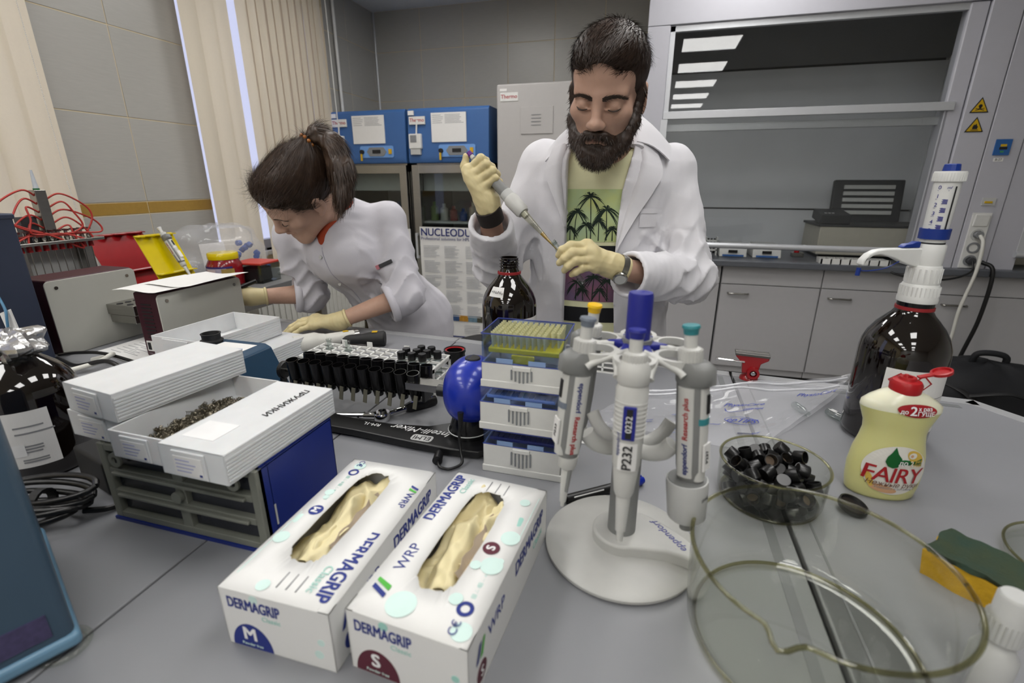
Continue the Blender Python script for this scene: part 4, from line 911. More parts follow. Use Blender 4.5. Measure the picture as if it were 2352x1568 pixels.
drop = [(.0, .090), (.004, .080), (.0095, .073), (.010, .066), (.006, .0595), (0, .0575), (-.006, .0595), (-.010, .066), (-.0085, .074), (-.004, .081)]
obj('green_drop', decal([(x - .006, z) for x, z in drop], .0026), M_fgreen, lbl); obj('green_banner', decal([(.003, .0625), (.033, .0615), (.032, .0725), (.003, .071)], .0022), M_fgreen, lbl)
text(lbl, 'FAIRY', .034, (-.003, -.0005, .045), (1, 0, 0), (0, 0, 1), M_fred, bend=on_bottle(.0030), bold=.012, shear=.12, width=.92, space=.92)
text(lbl, 'Нежные руки', .011, (0, -.0005, .0305), (1, 0, 0), (0, 0, 1), mat('ink_brown', '#6b4a3a', .6), bend=on_bottle(.0030), shear=.3, width=.95)
text(lbl, 'Ромашка и витамин Е', .005, (.004, -.0005, .0245), (1, 0, 0), (0, 0, 1), M_inkg, bend=on_bottle(.0030)); text(lbl, 'до 2', .010, (.010, -.0005, .0668), (1, 0, 0), (0, 0, 1), M_wtxt, bend=on_bottle(.0034), bold=.02); text(lbl, 'х раз\nГУЩЕ', .006, (.024, -.0005, .0668), (1, 0, 0), (0, 0, 1), M_lyel, bend=on_bottle(.0034), bold=.02)
rb = obj('red_badge', decal(ell(.009, .1470, .0255, .0095, rot=-.04), .0016), M_fred, t)
for s_, sz_, x_, z_ in (('2', .018, .002, .1470), ('до', .008, -.009, .1455), ('х раз', .0075, .0165, .1510), ('ГУЩЕ', .0085, .0185, .1440)): text(rb, s_, sz_, (x_, -.0005, z_), (1, 0, 0), (0, 0, 1), M_wtxt, bend=on_bottle(.0036), bold=.03)
# ------------------------------------------------------------------ glass dishes
M_glrim = glassmat('glass_rim_olive', '#dedcc0', ior=1.7, clear=.97)
t = thing('crystallizing_dish', 'round glass dish heaped with small black screw caps', 'glass dish', (.200, .700, 0))
obj('glass_wall', lathe([(0, .0022), (.060, .0022), (.066, .005), (.0692, .013), (.0705, .03), (.0715, .0615), (.0730, .062), (.0722, .03), (.071, .011), (.066, .002), (.060, 0), (0, 0)], 72), M_glass, t, smooth=50)
obj('rim', mv(lathe([(.0022 * math.cos(a) + .0722, .0016 * math.sin(a)) for a in [2 * PI * i / 8 for i in range(8)]], 72, True), 0, 0, .062), M_glrim, t, smooth=80)
obj('foot_edge', mv(lathe([(.0022 * math.cos(a) + .0655, .0018 * math.sin(a)) for a in [2 * PI * i / 8 for i in range(8)]], 72, True), 0, 0, .003), M_glrim, t, smooth=80)
M_cap = mat('cap_black', '#131314', .28); M_liner = mat('cap_liner_tan', '#7c6a58', .7)
rnd = random.Random(5); caps = []
def drop_z(x, y):
    z = .0125
    for _ in range(60):
        hit = False
        for cx, cy, cz in caps:
            dd = (cx - x) ** 2 + (cy - y) ** 2
            if dd < .0179 ** 2:
                need = cz + math.sqrt(.0179 ** 2 - dd)
                if abs(cz - z) < math.sqrt(.0179 ** 2 - dd) - 1e-6: z = need; hit = True
        if not hit: break
    return z
for _ in range(95):
    best = None
    for _ in range(14):
        a, r = rnd.uniform(0, 2 * PI), .0575 * math.sqrt(rnd.random()); x, y = r * math.cos(a) - (0 if len(caps) < 60 else .010), r * math.sin(a) + (0 if len(caps) < 60 else .008)
        if x * x + y * y > .0575 ** 2: continue
        z = drop_z(x, y)
        if best is None or z < best[2]: best = (x, y, z)
    if best[2] > .062: continue
    caps.append(best)
cap0 = None
for i, (x, y, z) in enumerate(caps):
    rot = (rnd.uniform(0, 6.28), rnd.uniform(-1.2, 1.2), rnd.uniform(0, 6.28))
    if cap0 is None:
        cap0 = obj('vial_closure', lathe([(0, .0075), (.0088, .0075), (.0093, .0068), (.0093, -.0075), (.0082, -.0075), (.0078, -.004), (.0082, -.002), (.0078, 0), (.0082, .002), (.0078, .0055), (0, .0055)], 22), M_cap, smooth=40)
        obj('liner', cyl(.0076, .0046, .0054, 18), M_liner, cap0); o = cap0
        tag(o, 'small black screw cap piled with many others in the glass dish', 'cap', 'black screw caps in the glass dish'); o.location = (.2 + x, .7 + y, z); o.rotation_euler = rot
    else: dup(cap0, (.2 + x, .7 + y, z), rot)
# big beaker dish with a spout
def beaker_wall(r_, z, th):
    s = math.exp(-((th - R(242.5)) / .085) ** 2); k = max(0, min(1, (z - .055) / .05)); k = k * k * (3 - 2 * k)
    sh = math.exp(-((th - R(242.5)) / .22) ** 2)
    return r_ + k * (.017 * s - .004 * (sh - s))
def beaker(prof, nseg=144):
    V, F = [], []
    for r_, z in prof:
        for i in range(nseg):
            th = 2 * PI * i / nseg; rr = beaker_wall(r_, z, th) if r_ > .09 else r_
            V.append((rr * math.cos(th), rr * math.sin(th), z))
    for k in range(len(prof) - 1):
        for i in range(nseg): F.append((k * nseg + i, k * nseg + (i + 1) % nseg, (k + 1) * nseg + (i + 1) % nseg, (k + 1) * nseg + i))
    return V, F
t = thing('glass_beaker_dish', 'large empty round glass dish with a pouring spout, nearest the camera', 'glass dish', (.183, .445, 0))
obj('glass_wall', beaker([(.002, .003), (.06, .003), (.095, .003), (.104, .006), (.1095, .014), (.1115, .028), (.113, .055), (.1145, .085), (.1158, .1045)]), M_glass, t, smooth=60)
obj('outer_wall', beaker([(.002, 0), (.095, 0), (.106, .003), (.112, .012), (.1138, .028), (.1152, .055), (.1165, .085), (.1178, .1045)]), M_glass, t, smooth=60)
rimpts = [(beaker_wall(.1168, .105, 2 * PI * i / 144) * math.cos(2 * PI * i / 144), beaker_wall(.1168, .105, 2 * PI * i / 144) * math.sin(2 * PI * i / 144), .1048) for i in range(145)]
obj('rim', tube(rimpts, .0023, 8, smooth=False), M_glrim, t, smooth=80)
obj('base_edge', mv(lathe([(.0022 * math.cos(a) + .104, .002 * math.sin(a)) for a in [2 * PI * i / 8 for i in range(8)]], 72, True), 0, 0, .004), M_glrim, t, smooth=80)
t = thing('watch_glass', 'flat clear glass lid lying behind the sponge at the right edge', 'glass lid', (.545, .64, 0))
obj('disc', lathe([(0, .001), (.075, .001), (.079, .012), (.080, .012), (.077, 0), (0, 0)], 60), M_glass, t, smooth=60); obj('rim', mv(lathe([(.0018 * math.cos(a) + .0795, .0018 * math.sin(a)) for a in [2 * PI * i / 8 for i in range(8)]], 60, True), 0, 0, .012), M_glrim, t, smooth=80)
# sponge
M_spy = mat('sponge_yellow', '#c49a1c', .9, var=.15, scale=60, bump=.6, bscale=160); M_spg = mat('sponge_green', '#163834', .95, var=.35, scale=28, bump=1.0, bscale=180, color2='#3e4022')
t = thing('sponge', 'yellow kitchen sponge with worn green scouring pad by the right edge', 'sponge', (.403, .578, 0), R(-43))
def spg(z0, z1, s, amp):
    def top(u, v):
        x, y = (u - .5) * .098 * s, (v - .5) * .066 * s
        return x, y
    nu, nv = 16, 12; V, F = [], []
    for lay, z in ((0, z0), (1, z1)):
        for i in range(nu + 1):
            for j in range(nv + 1):
                x, y = top(i / nu, j / nv); e = (2 * i / nu - 1) ** 2; e2 = (2 * j / nv - 1) ** 2
                dz = amp * (.9 * max(e, e2) - .5 + .15 * math.sin(31 * x * 9 + 3 * y)) if lay or z0 > .01 else 0
                x += .0022 * math.sin(140 * y + 3 * lay) * (e > .9); y += .0018 * math.sin(120 * x + 2 * lay) * (e2 > .9)
                V.append((x, y, max(0.0, z + dz)))
    w = nv + 1; N = (nu + 1) * w
    for i in range(nu):
        for j in range(nv):
            a = i * w + j; F.append((a, a + 1, a + w + 1, a + w)); F.append((N + a, N + a + w, N + a + w + 1, N + a + 1))
    for i in range(nu): F.append((i * w, (i + 1) * w, N + (i + 1) * w, N + i * w)); F.append(((i + 1) * w + nv, i * w + nv, N + i * w + nv, N + (i + 1) * w + nv))
    for j in range(nv): F.append((j + 1, j, N + j, N + j + 1)); F.append((nu * w + j, nu * w + j + 1, N + nu * w + j + 1, N + nu * w + j))
    return V, F
obj('foam', spg(0, .031, 1, .003), M_spy, t, smooth=60); obj('scouring_pad', spg(.0305, .0365, .985, .005), M_spg, t, smooth=60)
# small white bottle at the corner
t = thing('dropper_bottle', 'small white capped bottle cut off by the lower right corner', 'bottle', (.334, .44, -.0))
obj('body', lathe([(0, 0), (.016, 0), (.0175, .003), (.0175, .040), (.012, .052), (.0085, .056), (.0085, .068), (0, .068)], 28), M_lgrey, t, smooth=40)
cp = obj('cap', lathe([(0, .060), (.0145, .060), (.0145, .082), (.0125, .086), (.0125, .104), (.0105, .107), (0, .107)], 28), M_lgrey, t, smooth=40); obj('cap_ribs', ribs(.0143, .061, .082, 24, .0009), M_lgrey, cp)
# marker, caps
t = thing('marker_pen', 'black marker pen with blue cap lying behind the pipette stand', 'pen', (-.088, .600, .0075), math.atan2(.081, .106))
M_mblue = mat('marker_blue', '#122a9a', .3)
obj('barrel', mv(cyl(.0072, 0, .098, 18), 0, 0, 0, ry=PI / 2), M_black, t, smooth=40); obj('end_plug', mv(cyl(.0045, -.004, 0, 18), ry=PI / 2), M_black, t); obj('printing', bb(.01, .06, -.006, -.0052, .0035, .0055), M_wtxt, t)
k = obj('cap', mv(lathe([(0, .096), (.0080, .096), (.0078, .128), (.005, .135), (0, .135)], 18), ry=PI / 2), M_mblue, t, smooth=40); obj('clip', bb(.100, .13, -.0015, .0015, .0076, .0100), M_mblue, k)
tag(obj('flat_black_disc', mv(lathe([(0, 0), (.0185, 0), (.0195, .002), (.0195, .008), (.0175, .0085), (.016, .005), (0, .0045)], 32), .309, .697, .0045, rx=R(10), ry=R(14)), M_black, smooth=40), 'round black lid lying between the cap dish and the detergent bottle', 'lid')
t = thing('bottle_cap', 'black ribbed bottle cap with red liner upside down on the far table edge', 'cap', (-.468, 1.10, 0))
obj('shell', lathe([(0, 0), (.024, 0), (.025, .004), (.0265, .030), (.0285, .031), (.0285, .038), (.0255, .038), (.0235, .006), (0, .006)], 36), M_black, t, smooth=40); obj('red_liner', mv(lathe([(.0205, 0), (.0256, 0), (.0252, .002), (.021, .002)], 32, True), 0, 0, .034), M_red, t); obj('ribs', ribs(.0255, .004, .03, 36, .0008), M_black, t)
# ------------------------------------------------------------------ vise
M_vred = mat('vise_red', '#95131a', .28, coat=.4); M_iron = mat('vise_jaw_iron', '#6f6d6a', .45, .9)
t = thing('bench_vise', 'small red bench vise clamped at the far edge of the right table', 'vise', (.252, 1.192, 0), R(-6))
obj('base', lathe([(0, 0), (.021, 0), (.020, .006), (.014, .012), (.013, .03), (0, .03)], 24), M_vred, t, smooth=40)
obj('body', mv(prism([(-.018, 0), (.016, 0), (.018, .012), (.020, .026), (.036, .036), (.036, .046), (-.036, .046), (-.036, .040), (-.020, .024)], -.016, .016), 0, 0, .018, rx=PI / 2), M_vred, t, bevel=.003)
obj('jaw_plate', bb(-.037, .037, -.018, .0, .061, .067), M_iron, t, bevel=.001); obj('jaw_plate', bb(-.037, .037, .004, .018, .061, .066), M_iron, t, bevel=.001)
obj('screw_boss', mv(lathe([(.008, 0), (.0135, 0), (.0135, .012), (.008, .012)], 20, True), .006, -.014, .022, rx=PI / 2), M_vred, t, smooth=40); obj('screw', mv(lathe([(0, 0), (.006, 0), (.005, .012), (0, .014)], 14), .006, -.012, .022, rx=PI / 2), M_chrome, t, smooth=50)
h_ = obj('handle', bar((-.075, -.02, .048), (-.015, -.016, .046), .0022, 8), M_chrome, t); obj('handle_end', mv(lathe([(0, -.004), (.0042, -.002), (.0042, .002), (0, .004)], 10), -.076, -.02, .048, ry=PI / 2), M_chrome, h_); obj('clamp', join(bb(-.014, .014, .025, .035, -.07, .01), bb(-.014, .014, -.02, .035, -.075, -.065)), M_vred, t, bevel=.002)
# ------------------------------------------------------------------ plastic bag with printing
def film(name, tint, diff, rough=.08):
    m = bpy.data.materials.new(name); m.use_nodes = True; nt = m.node_tree; L = nt.links; MATS[name] = m
    b = nt.nodes['Principled BSDF']; b.inputs['Base Color'].default_value = (*lin(tint), 1); b.inputs['Roughness'].default_value = rough; b.inputs['Coat Weight'].default_value = .6; b.inputs['Coat Roughness'].default_value = .05
    out = [n for n in nt.nodes if n.type == 'OUTPUT_MATERIAL'][0]; tr = nt.nodes.new('ShaderNodeBsdfTransparent'); mx = nt.nodes.new('ShaderNodeMixShader')
    ns = nt.nodes.new('ShaderNodeTexNoise'); ns.inputs['Scale'].default_value = 30; mr = nt.nodes.new('ShaderNodeMapRange'); mr.inputs[3].default_value = diff * .7; mr.inputs[4].default_value = diff * 1.3
    L.new(ns.outputs['Fac'], mr.inputs[0]); L.new(mr.outputs[0], mx.inputs[0]); L.new(tr.outputs[0], mx.inputs[1]); L.new(b.outputs[0], mx.inputs[2]); L.new(mx.outputs[0], out.inputs[0])
    return m
M_film = film('clear_film', '#d5d6dc', .22); M_filmw = film('milky_film', '#e2e3e8', .6)
t = thing('printed_plastic_bag', 'clear zip bag with blue printing lying crumpled behind the pipette stand', 'plastic bag', (0, 0, 0))
bag_c = [np.array(p) for p in ((-.10, .86, .004), (.20, .83, .003), (.45, 1.15, .05), (.0, 1.03, .004))]   # near-left, near-right, far-right tip, far-left
def bag_pt(u, v, lift=0.0):
    p = (1 - u) * (1 - v) * bag_c[0] + u * (1 - v) * bag_c[1] + u * v * bag_c[2] + (1 - u) * v * bag_c[3]
    z = .005 * math.sin(9 * u + 4 * v) * math.sin(4 * v - 3 * u) + .002 * math.sin(23 * u - 5 * v) + .0007 * math.sin(31 * v + 13 * u) + .014 * max(0, v - .62) * math.sin(PI * min(1, u * 1.1)) * 2.0
    return np.array((p[0], p[1], max(.0012, p[2] * v * v * u + .004 + z) + lift))
obj('upper_film', grid_sheet(lambda u, v: bag_pt(u, v), 70, 50), M_film, t, smooth=60)
obj('lower_film', grid_sheet(lambda u, v: (bag_pt(u, v)[0], bag_pt(u, v)[1], .0008 + max(0, bag_pt(u, v)[2] - .012) * .8), 40, 30), M_film, t, smooth=60)
for v in (.86, .95): obj('zip_strip', tube([bag_pt(.02 + .97 * i / 12, v, .002) for i in range(13)], .0026, 6), M_filmw, t, smooth=70)
M_bprint = mat('bag_print_blue', '#23348f', .5)
def onbag(L_=.42, W_=.27):
    def f(co):
        u, v = min(1, max(0, co.x / L_)), min(1, max(0, co.y / W_)); p = bag_pt(u, v, .002); return Vector(p)
    return f
for s, sz, x, y in (('PhysioCare', .017, .27, .165), ('concept', .012, .30, .148), ('epTIPS', .021, .19, .105), ('epTIPS', .021, .31, .10), ('eppendorf', .010, .26, .072), ('PhysioCare', .017, .10, .055), ('concept', .012, .13, .04), ('PhysioCare', .017, .24, .03), ('concept', .012, .27, .015), ('epTIPS', .018, .17, .15), ('PhysioCare', .016, .385, .215), ('epTIPS', .018, .06, .11), ('eppendorf', .010, .36, .055)):
    text(t, s, sz, (x, y, 0), (1, .12, 0), (-.12, 1, 0), M_bprint, bend=onbag(), ext=0, shear=.1, bold=.02)
for x, y in ((.19, .105), (.31, .10)):
    obj('print_swirl', bent(tube([(x + .036 * math.cos(a), y + .013 * math.sin(a), 0) for a in [2 * PI * i / 20 for i in range(21)]], .0007, 4, smooth=False), onbag()), M_bprint, t)
for x, y in ((.27, .142), (.24, .008), (.10, .033)):
    obj('print_swirl', bent(tube([(x - .03, y + .006, 0), (x - .015, y - .006, 0), (x + .01, y - .004, 0), (x + .03, y + .002, 0)], .0008, 4, n=5), onbag()), M_bprint, t)
for k, (x, y, a, lb) in enumerate(((.372, 1.03, 60, 'small glass vial with white mark lying near the dispenser bottle'), (.315, 1.045, 70, 'small glass vial lying next to the printed bag'))):
    t = thing('glass_vial', lb, 'vial', (x, y, .0085), R(-a), 'glass vials by the bag')
    obj('glass', mv(lathe([(0, 0), (.007, .001), (.0075, .004), (.0075, .032), (.0045, .037), (.0045, .044), (.0055, .045)], 18), ry=PI / 2), M_glass2, t, smooth=50)
    if k == 0: obj('mark', bb(.008, .02, -.004, .004, .0066, .0074), M_wtxt, t)
def slot_rack(label, loc, rot, nx, nz, w, h):
    t = thing('vial_tray', label, 'rack', loc, rot=rot)
    gs = [bb(0, w, 0, .012, k * h / nz, k * h / nz + .004) for k in range(nz + 1)] + [bb(i * w / nx, i * w / nx + .005, 0, .012, 0, h) for i in range(nx + 1)]
    obj('grid', join(*gs), M_white, t); return t
slot_rack('white slotted tray standing on edge behind the pipette stand', (-.125, 1.135, .0), (R(-14), 0, R(-4)), 3, 5, .095, .06)
tag(obj('paper_slip', mv(prism([(0, 0), (.045, .004), (.05, .03), (.01, .025)], 0, .0008), -.115, .775, .0006), M_paper), 'white folded paper slip lying beside the tip boxes', 'paper')
# ------------------------------------------------------------------ blue organizer and white boxes
M_oblue = mat('organizer_blue', '#172a78', .4); M_ogrey = mat('organizer_grey', '#76786f', .5)
t = thing('drawer_organizer', 'blue and grey drawer organizer seen from its ribbed back, under the white boxes', 'organizer', (-.691, .396, 0))
w, d, h = .258, .148, .12
obj('shell', join(bb(0, w, .004, d, 0, .004), bb(0, w, .004, d, h - .004, h), bb(0, .004, .004, d, 0, h), bb(w - .004, w, .004, d, 0, h), bb(0, w, d - .004, d, 0, h), bb(0, w, .018, .022, 0, h)), M_oblue, t, bevel=.0015)
gf = join(bb(0, .012, 0, .012, .004, h), bb(w - .012, w - .0, 0, .012, .004, h), *[bb(.012, w - .012, 0, .012, z, z + .010) for z in (.004, .040, .074, .110)], bb(w / 2 - .008, w / 2 + .008, .001, .012, .004, h))
obj('back_frame', gf, M_ogrey, t, bevel=.0015); obj('bottom_edge', bb(-.001, w + .001, -.002, .01, 0, .0045), M_oblue, t)
for z in (.046, .080): obj('frame_rib', bb(.02, w - .02, -.005, .001, z - .004, z + .001), M_ogrey, t, bevel=.002)
for x in (.016, w - .05):
    k = obj('keyhole', mv(lathe([(.005, 0), (.0105, 0), (.0105, .003), (.005, .003)], 20, True), x + .014, .0005, .099, rx=PI / 2), M_ogrey, t, smooth=40); obj('keyhole_slot', bb(x + .0125, x + .0155, -.001, .002, .088, .104), M_ink, k)
obj('center_boss', mv(cyl(.008, 0, .006, 18), w / 2, .0, .062, rx=PI / 2), M_ogrey, t, smooth=40)
M_smoke = mat('drawer_smoke', '#2c2e34', .25)
for i in range(2):
    for j in range(3): obj('drawer', bb(.014 + i * (w / 2 - .004), w / 2 - .01 + i * (w / 2 - .004), .008, .016, .016 + .035 * j, .038 + .035 * j), M_smoke, t)
obj('side_slot', bb(w - .0005, w + .0006, .02, .0225, .03, .06), M_lgrey, t)
M_bxw = mat('box_white_pp', '#d6d7d8', .38, sss=.1)
def pp_box(label, loc, rz, w, d, h, up, name='storage_box', lbl=True):
    """thin-walled ribbed plastic tray; up=False turns it over to serve as a lid"""
    t = thing(name, label, 'box', loc, rz, 'white plastic boxes'); th = .0022
    z0 = 0 if up else h - th
    obj('shell', join(bb(0, w, 0, th, 0, h), bb(0, w, d - th, d, 0, h), bb(0, th, 0, d, 0, h), bb(w - th, w, 0, d, 0, h), bb(0, w, 0, d, z0, z0 + th)), M_bxw, t, bevel=.0012)
    nr = 7
    rb = [bb(w - .0006, w + .0010, .002, d - .002, .004 + k * (h - .008) / nr, .004 + (k + .55) * (h - .008) / nr) for k in range(nr)] + [bb(-.0010, .0006, .002, d - .002, .004 + k * (h - .008) / nr, .004 + (k + .55) * (h - .008) / nr) for k in range(nr)]
    for g in rb: obj('side_rib', g, M_bxw, t)
    obj('front_step', bb(w * .22, w * .72, -.0022, .0005, .002, h - .004), M_bxw, t, bevel=.001)
    if lbl:
        s = obj('paper_label', bb(w * .25, w * .68, -.0028, -.0021, h * .15, h * .75), M_paper, t)
        for k in range(4): obj('print_line', bb(w * .28, w * (.5 + .04 * (k % 3)), -.0031, -.0027, h * (.25 + .12 * k), h * (.29 + .12 * k)), mat('print_violet', '#a3a6c4', .7), s)
        obj('print_mark', bb(w * .62, w * .66, -.0031, -.0027, h * .18, h * .25), M_dblue, s)
    return t
ZT = .1205
lidR = pp_box('white plastic lid with handwritten word and paper sticker, on the organizer by the glove box', (-.536, .366, ZT), R(-1), .098, .194, .040, False)
text(lidR, 'ПРУЖИНКИ', .0145, (.068, .135, .0405), (0, -1, 0), (1, 0, 0), M_ink, shear=.15, bold=.02)
st = obj('top_sticker', bb(.012, .060, .022, .062, .0400, .0405), M_wtxt, lidR)
pp_box('open white plastic box full of small springs on the organizer', (-.630, .377, ZT), R(-1), .092, .190, .038, True)
pp_box('closed white plastic box under another lid, left end of the organizer', (-.741, .404, ZT), R(-3), .102, .186, .038, True)
pp_box('white plastic lid turned over on top of the leftmost white box', (-.734, .404, ZT + .0385), R(-7), .104, .188, .040, False)
# springs: individual little coils
M_spr = mat('spring_steel', '#8b8474', .35, .9)
def spring_mesh(turns=6, r=.0022, L=.011, wr_=.00042):
    return tube([(r * math.cos(2 * PI * turns * i / (turns * 9)), r * math.sin(2 * PI * turns * i / (turns * 9)), L * i / (turns * 9) - L / 2) for i in range(turns * 9 + 1)], wr_, 3, smooth=False, caps=False)
rnd = random.Random(3); s0 = None
for i in range(230):
    u, v = rnd.random(), rnd.random()
    x = -.630 + .008 + .076 * u; y = .377 + .015 + .150 * v
    hh = .006 + .017 * max(0, 1 - ((v - .55) / .55) ** 2) * (.6 + .5 * u) - .002 * rnd.random()
    rot = (rnd.uniform(0.9, 2.2), rnd.uniform(-.6, .6), rnd.uniform(0, 6.28))
    p = (x, y, ZT + max(.006, hh * (.35 + .65 * ((i * 37) % 100) / 100 ** 1.0)))
    if s0 is None: s0 = tag(obj('coil_spring', spring_mesh(), M_spr), 'tiny steel coil spring in the heap inside the open white box', 'spring', 'coil springs in the open box'); s0.location = p; s0.rotation_euler = rot
    else: dup(s0, p, rot)
# a body of springs beneath the countable ones
sp = []
for i in range(500):
    sp.append(mv(spring_mesh(4, .0022, .010, .0006), -.630 + .008 + .076 * rnd.random(), .377 + .012 + .155 * rnd.random(), ZT + .004 + .007 * rnd.random(), rnd.uniform(0, 3), rnd.uniform(0, 3), rnd.uniform(0, 6)))
o = obj('spring_heap', join(*sp), M_spr); tag(o, 'dense layer of tiny steel springs covering the bottom of the open box', None, kind='stuff')
# ------------------------------------------------------------------ trays, vortex mixer, hand tools
pp_box('open white plastic tray, upper one of the pair beside the maroon instrument', (-1.135, .825, .0505), R(-3), .165, .235, .050, True, 'plastic_tray', False)
pp_box('white plastic tray under another tray, next to the teal mixer', (-1.06, .862, 0), R(-3), .165, .215, .050, False, 'plastic_tray', False)
M_tealb = mat('mixer_teal', '#143a55', .4)
t = thing('vortex_mixer', 'dark teal vortex mixer with black rubber cup behind the white boxes', 'mixer', (-.975, .70, 0))
obj('housing', mv(prism([(0, 0), (.205, 0), (.165, .095), (.150, .102), (.0, .102)], -.15, 0), 0, 0, 0, rx=PI / 2), M_tealb, t, bevel=.003)
obj('top_label', bb(.055, .145, .06, .13, .1018, .1026), M_paper, t); obj('label_print', bb(.065, .135, .07, .10, .1022, .1029), M_bluebtn, t)
obj('cup', mv(lathe([(0, .102), (.022, .102), (.024, .108), (.019, .111), (.0195, .121), (.021, .124), (.0175, .124), (.0155, .113), (0, .112)], 32), .03, .12, 0), M_rub, t, smooth=40)
for x, y in ((.02, .02), (.18, .02), (.02, .13), (.18, .13)): obj('foot', mv(cyl(.008, -.0, .002, 10), x, y, -.0005), M_rub, t)
t = thing('handheld_meter', 'white cylindrical handheld instrument lying beside the gloved hand of the woman', 'instrument', (-.915, 1.035, .0), math.atan2(.12, .105))
obj('head', mv(lathe([(0, 0), (.022, 0), (.026, .004), (.0265, .06), (.022, .072), (.019, .085), (0, .085)], 28), 0, 0, .027, ry=PI / 2), M_offw, t, smooth=40)
obj('grip', mv(lathe([(0, .08), (.018, .08), (.0165, .165), (.013, .170), (0, .170)], 24), 0, 0, .027, ry=PI / 2), M_offw, t, smooth=40); obj('end_ring', mv(cyl(.0168, .165, .178, 24), 0, 0, .027, ry=PI / 2), M_steel, t, smooth=40)
obj('dial', mv(lathe([(0, -.001), (.018, -.001), (.018, .001), (.015, .0015), (0, .0015)], 24), -.001, 0, .027, ry=-PI / 2), M_lgrey, t); obj('warning_sticker', bb(.135, .15, -.006, .006, .0435, .0445), M_warn, t); obj('name_sticker', bb(.02, .055, -.013, -.012, .04, .05), M_paper, t); obj('rest', bb(.03, .12, -.012, .012, 0, .012), M_offw, t)
t = thing('torch', 'black handheld torch lying behind the white handheld instrument', 'torch', (-.775, 1.150, 0), R(22))
obj('barrel', mv(lathe([(0, -.055), (.013, -.055), (.0145, .0), (.020, .03), (.022, .062), (.019, .066), (0, .064)], 24), 0, 0, .022, ry=PI / 2), M_rub, t, smooth=40); obj('warning_sticker', bb(.03, .045, -.007, .007, .0425, .0435), M_warn, t)
# ------------------------------------------------------------------ tube rack with vials
t = thing('tube_rack', 'white plastic grid rack holding black-capped vials behind the rotator', 'rack', (-.765, .880, 0))
W_, D_, H_ = .335, .098, .066
nx, ny = 13, 4
for z in (H_ - .004, .03):
    for k in range(ny + 1): obj('grid_bar', bb(0, W_, k * D_ / ny - .0022, k * D_ / ny + .0022, z, z + .005), M_white, t)
    for k in range(nx + 1): obj('grid_bar', bb(k * W_ / nx - .0022, k * W_ / nx + .0022, 0, D_, z, z + .005), M_white, t)
obj('end_wall', join(bb(-.003, 0, 0, .008, 0, H_), bb(-.003, 0, D_ - .008, D_, 0, H_), bb(-.003, 0, 0, D_, 0, .006), bb(-.003, 0, 0, D_, H_ - .008, H_)), M_white, t); obj('end_wall', join(bb(W_, W_ + .003, 0, .008, 0, H_), bb(W_, W_ + .003, D_ - .008, D_, 0, H_), bb(W_, W_ + .003, 0, D_, 0, .006), bb(W_, W_ + .003, 0, D_, H_ - .008, H_)), M_white, t); obj('floor_plate', bb(0, W_, 0, D_, 0, .004), M_white, t)
for x in (.05, .12, .22): obj('tab', bb(x, x + .014, D_ - .002, D_, H_, H_ + .014), M_white, t)
v0 = None; pos = [(9, 1), (10, 1), (11, 1), (9, 2), (10, 2), (11, 2), (10, 3), (11, 3), (12, 2)]
nm = ['front row left', 'front row middle', 'front row right', 'second row left', 'second row middle', 'second row right', 'back row left', 'back row right', 'standing alone at the right end']
for k, (i, j) in enumerate(pos):
    p = (-.765 + (i + .5) * W_ / nx, .880 + (j + .5) * D_ / ny, .0045); lb = 'black-capped glass vial in the white rack, %s' % nm[k]
    if v0 is None:
        v0 = thing('capped_vial', lb, 'vial', p, group='black-capped vials in the rack')
        obj('glass', lathe([(0, 0), (.008, 0), (.0088, .003), (.0088, .062), (.0065, .066), (.0065, .07)], 18), M_glass2, v0, smooth=50); obj('cap', lathe([(0, .0665), (.0088, .0665), (.0092, .068), (.0092, .082), (.0085, .0835), (0, .0838)], 20), M_cap, v0, smooth=40)
    else: dup(v0, p, None, lb)
for k, (i, j) in enumerate(((1, 2), (3, 2))):
    t2 = thing('open_vial', ('open clear glass vial in the rack, nearer the white handheld instrument', 'open clear glass vial in the rack, second from the handheld instrument')[k], 'vial', (-.765 + (i + .5) * W_ / nx, .880 + (j + .5) * D_ / ny, .0045), group='open vials in the rack')
    obj('glass', lathe([(0, 0), (.008, 0), (.0088, .003), (.0088, .068), (.0055, .074), (.0055, .084), (.0068, .085), (.0068, .0875)], 18), M_glass2, t2, smooth=50)
# ------------------------------------------------------------------ tube rotator
M_rblue = mat('rotator_blue', '#1b2f9c', .28, coat=.3, var=.1)
t = thing('tube_rotator', 'tube rotator with black base plate, blue round motor head and tube rail', 'rotator', (0, 0, 0))
bp = [(-.745, .80), (-.74, .70), (-.70, .690), (-.62, .686), (-.50, .682), (-.38, .672), (-.30, .668), (-.250, .672), (-.238, .69), (-.238, .775), (-.25, .79), (-.29, .79), (-.325, .765), (-.37, .735), (-.44, .724), (-.52, .726), (-.62, .740), (-.68, .765), (-.70, .81), (-.72, .82)]
obj('base_plate', prism(bp, .004, .018), M_black, t, bevel=.003)
for x, y in ((-.27, .69), (-.27, .75), (-.69, .71), (-.69, .745)): obj('foot', mv(cyl(.009, 0, .005, 12), x, y, 0), M_rub, t)
text(t, 'Intelli-Mixer', .024, (-.375, .713, .0186), (-1, .02, 0), (-.02, -1, 0), M_wtxt, shear=.35); text(t, 'RM-1L', .013, (-.475, .710, .0186), (-1, .02, 0), (-.02, -1, 0), M_wtxt)
lg = obj('logo_badge', mv(prism(rrect(.040, .020, .006), 0, .0006), -.362, .688, .0180), M_lgrey, t); text(lg, 'ELMI', .017, (-.362, .688, .0190), (-1, 0, 0), (0, -1, 0), M_ink)
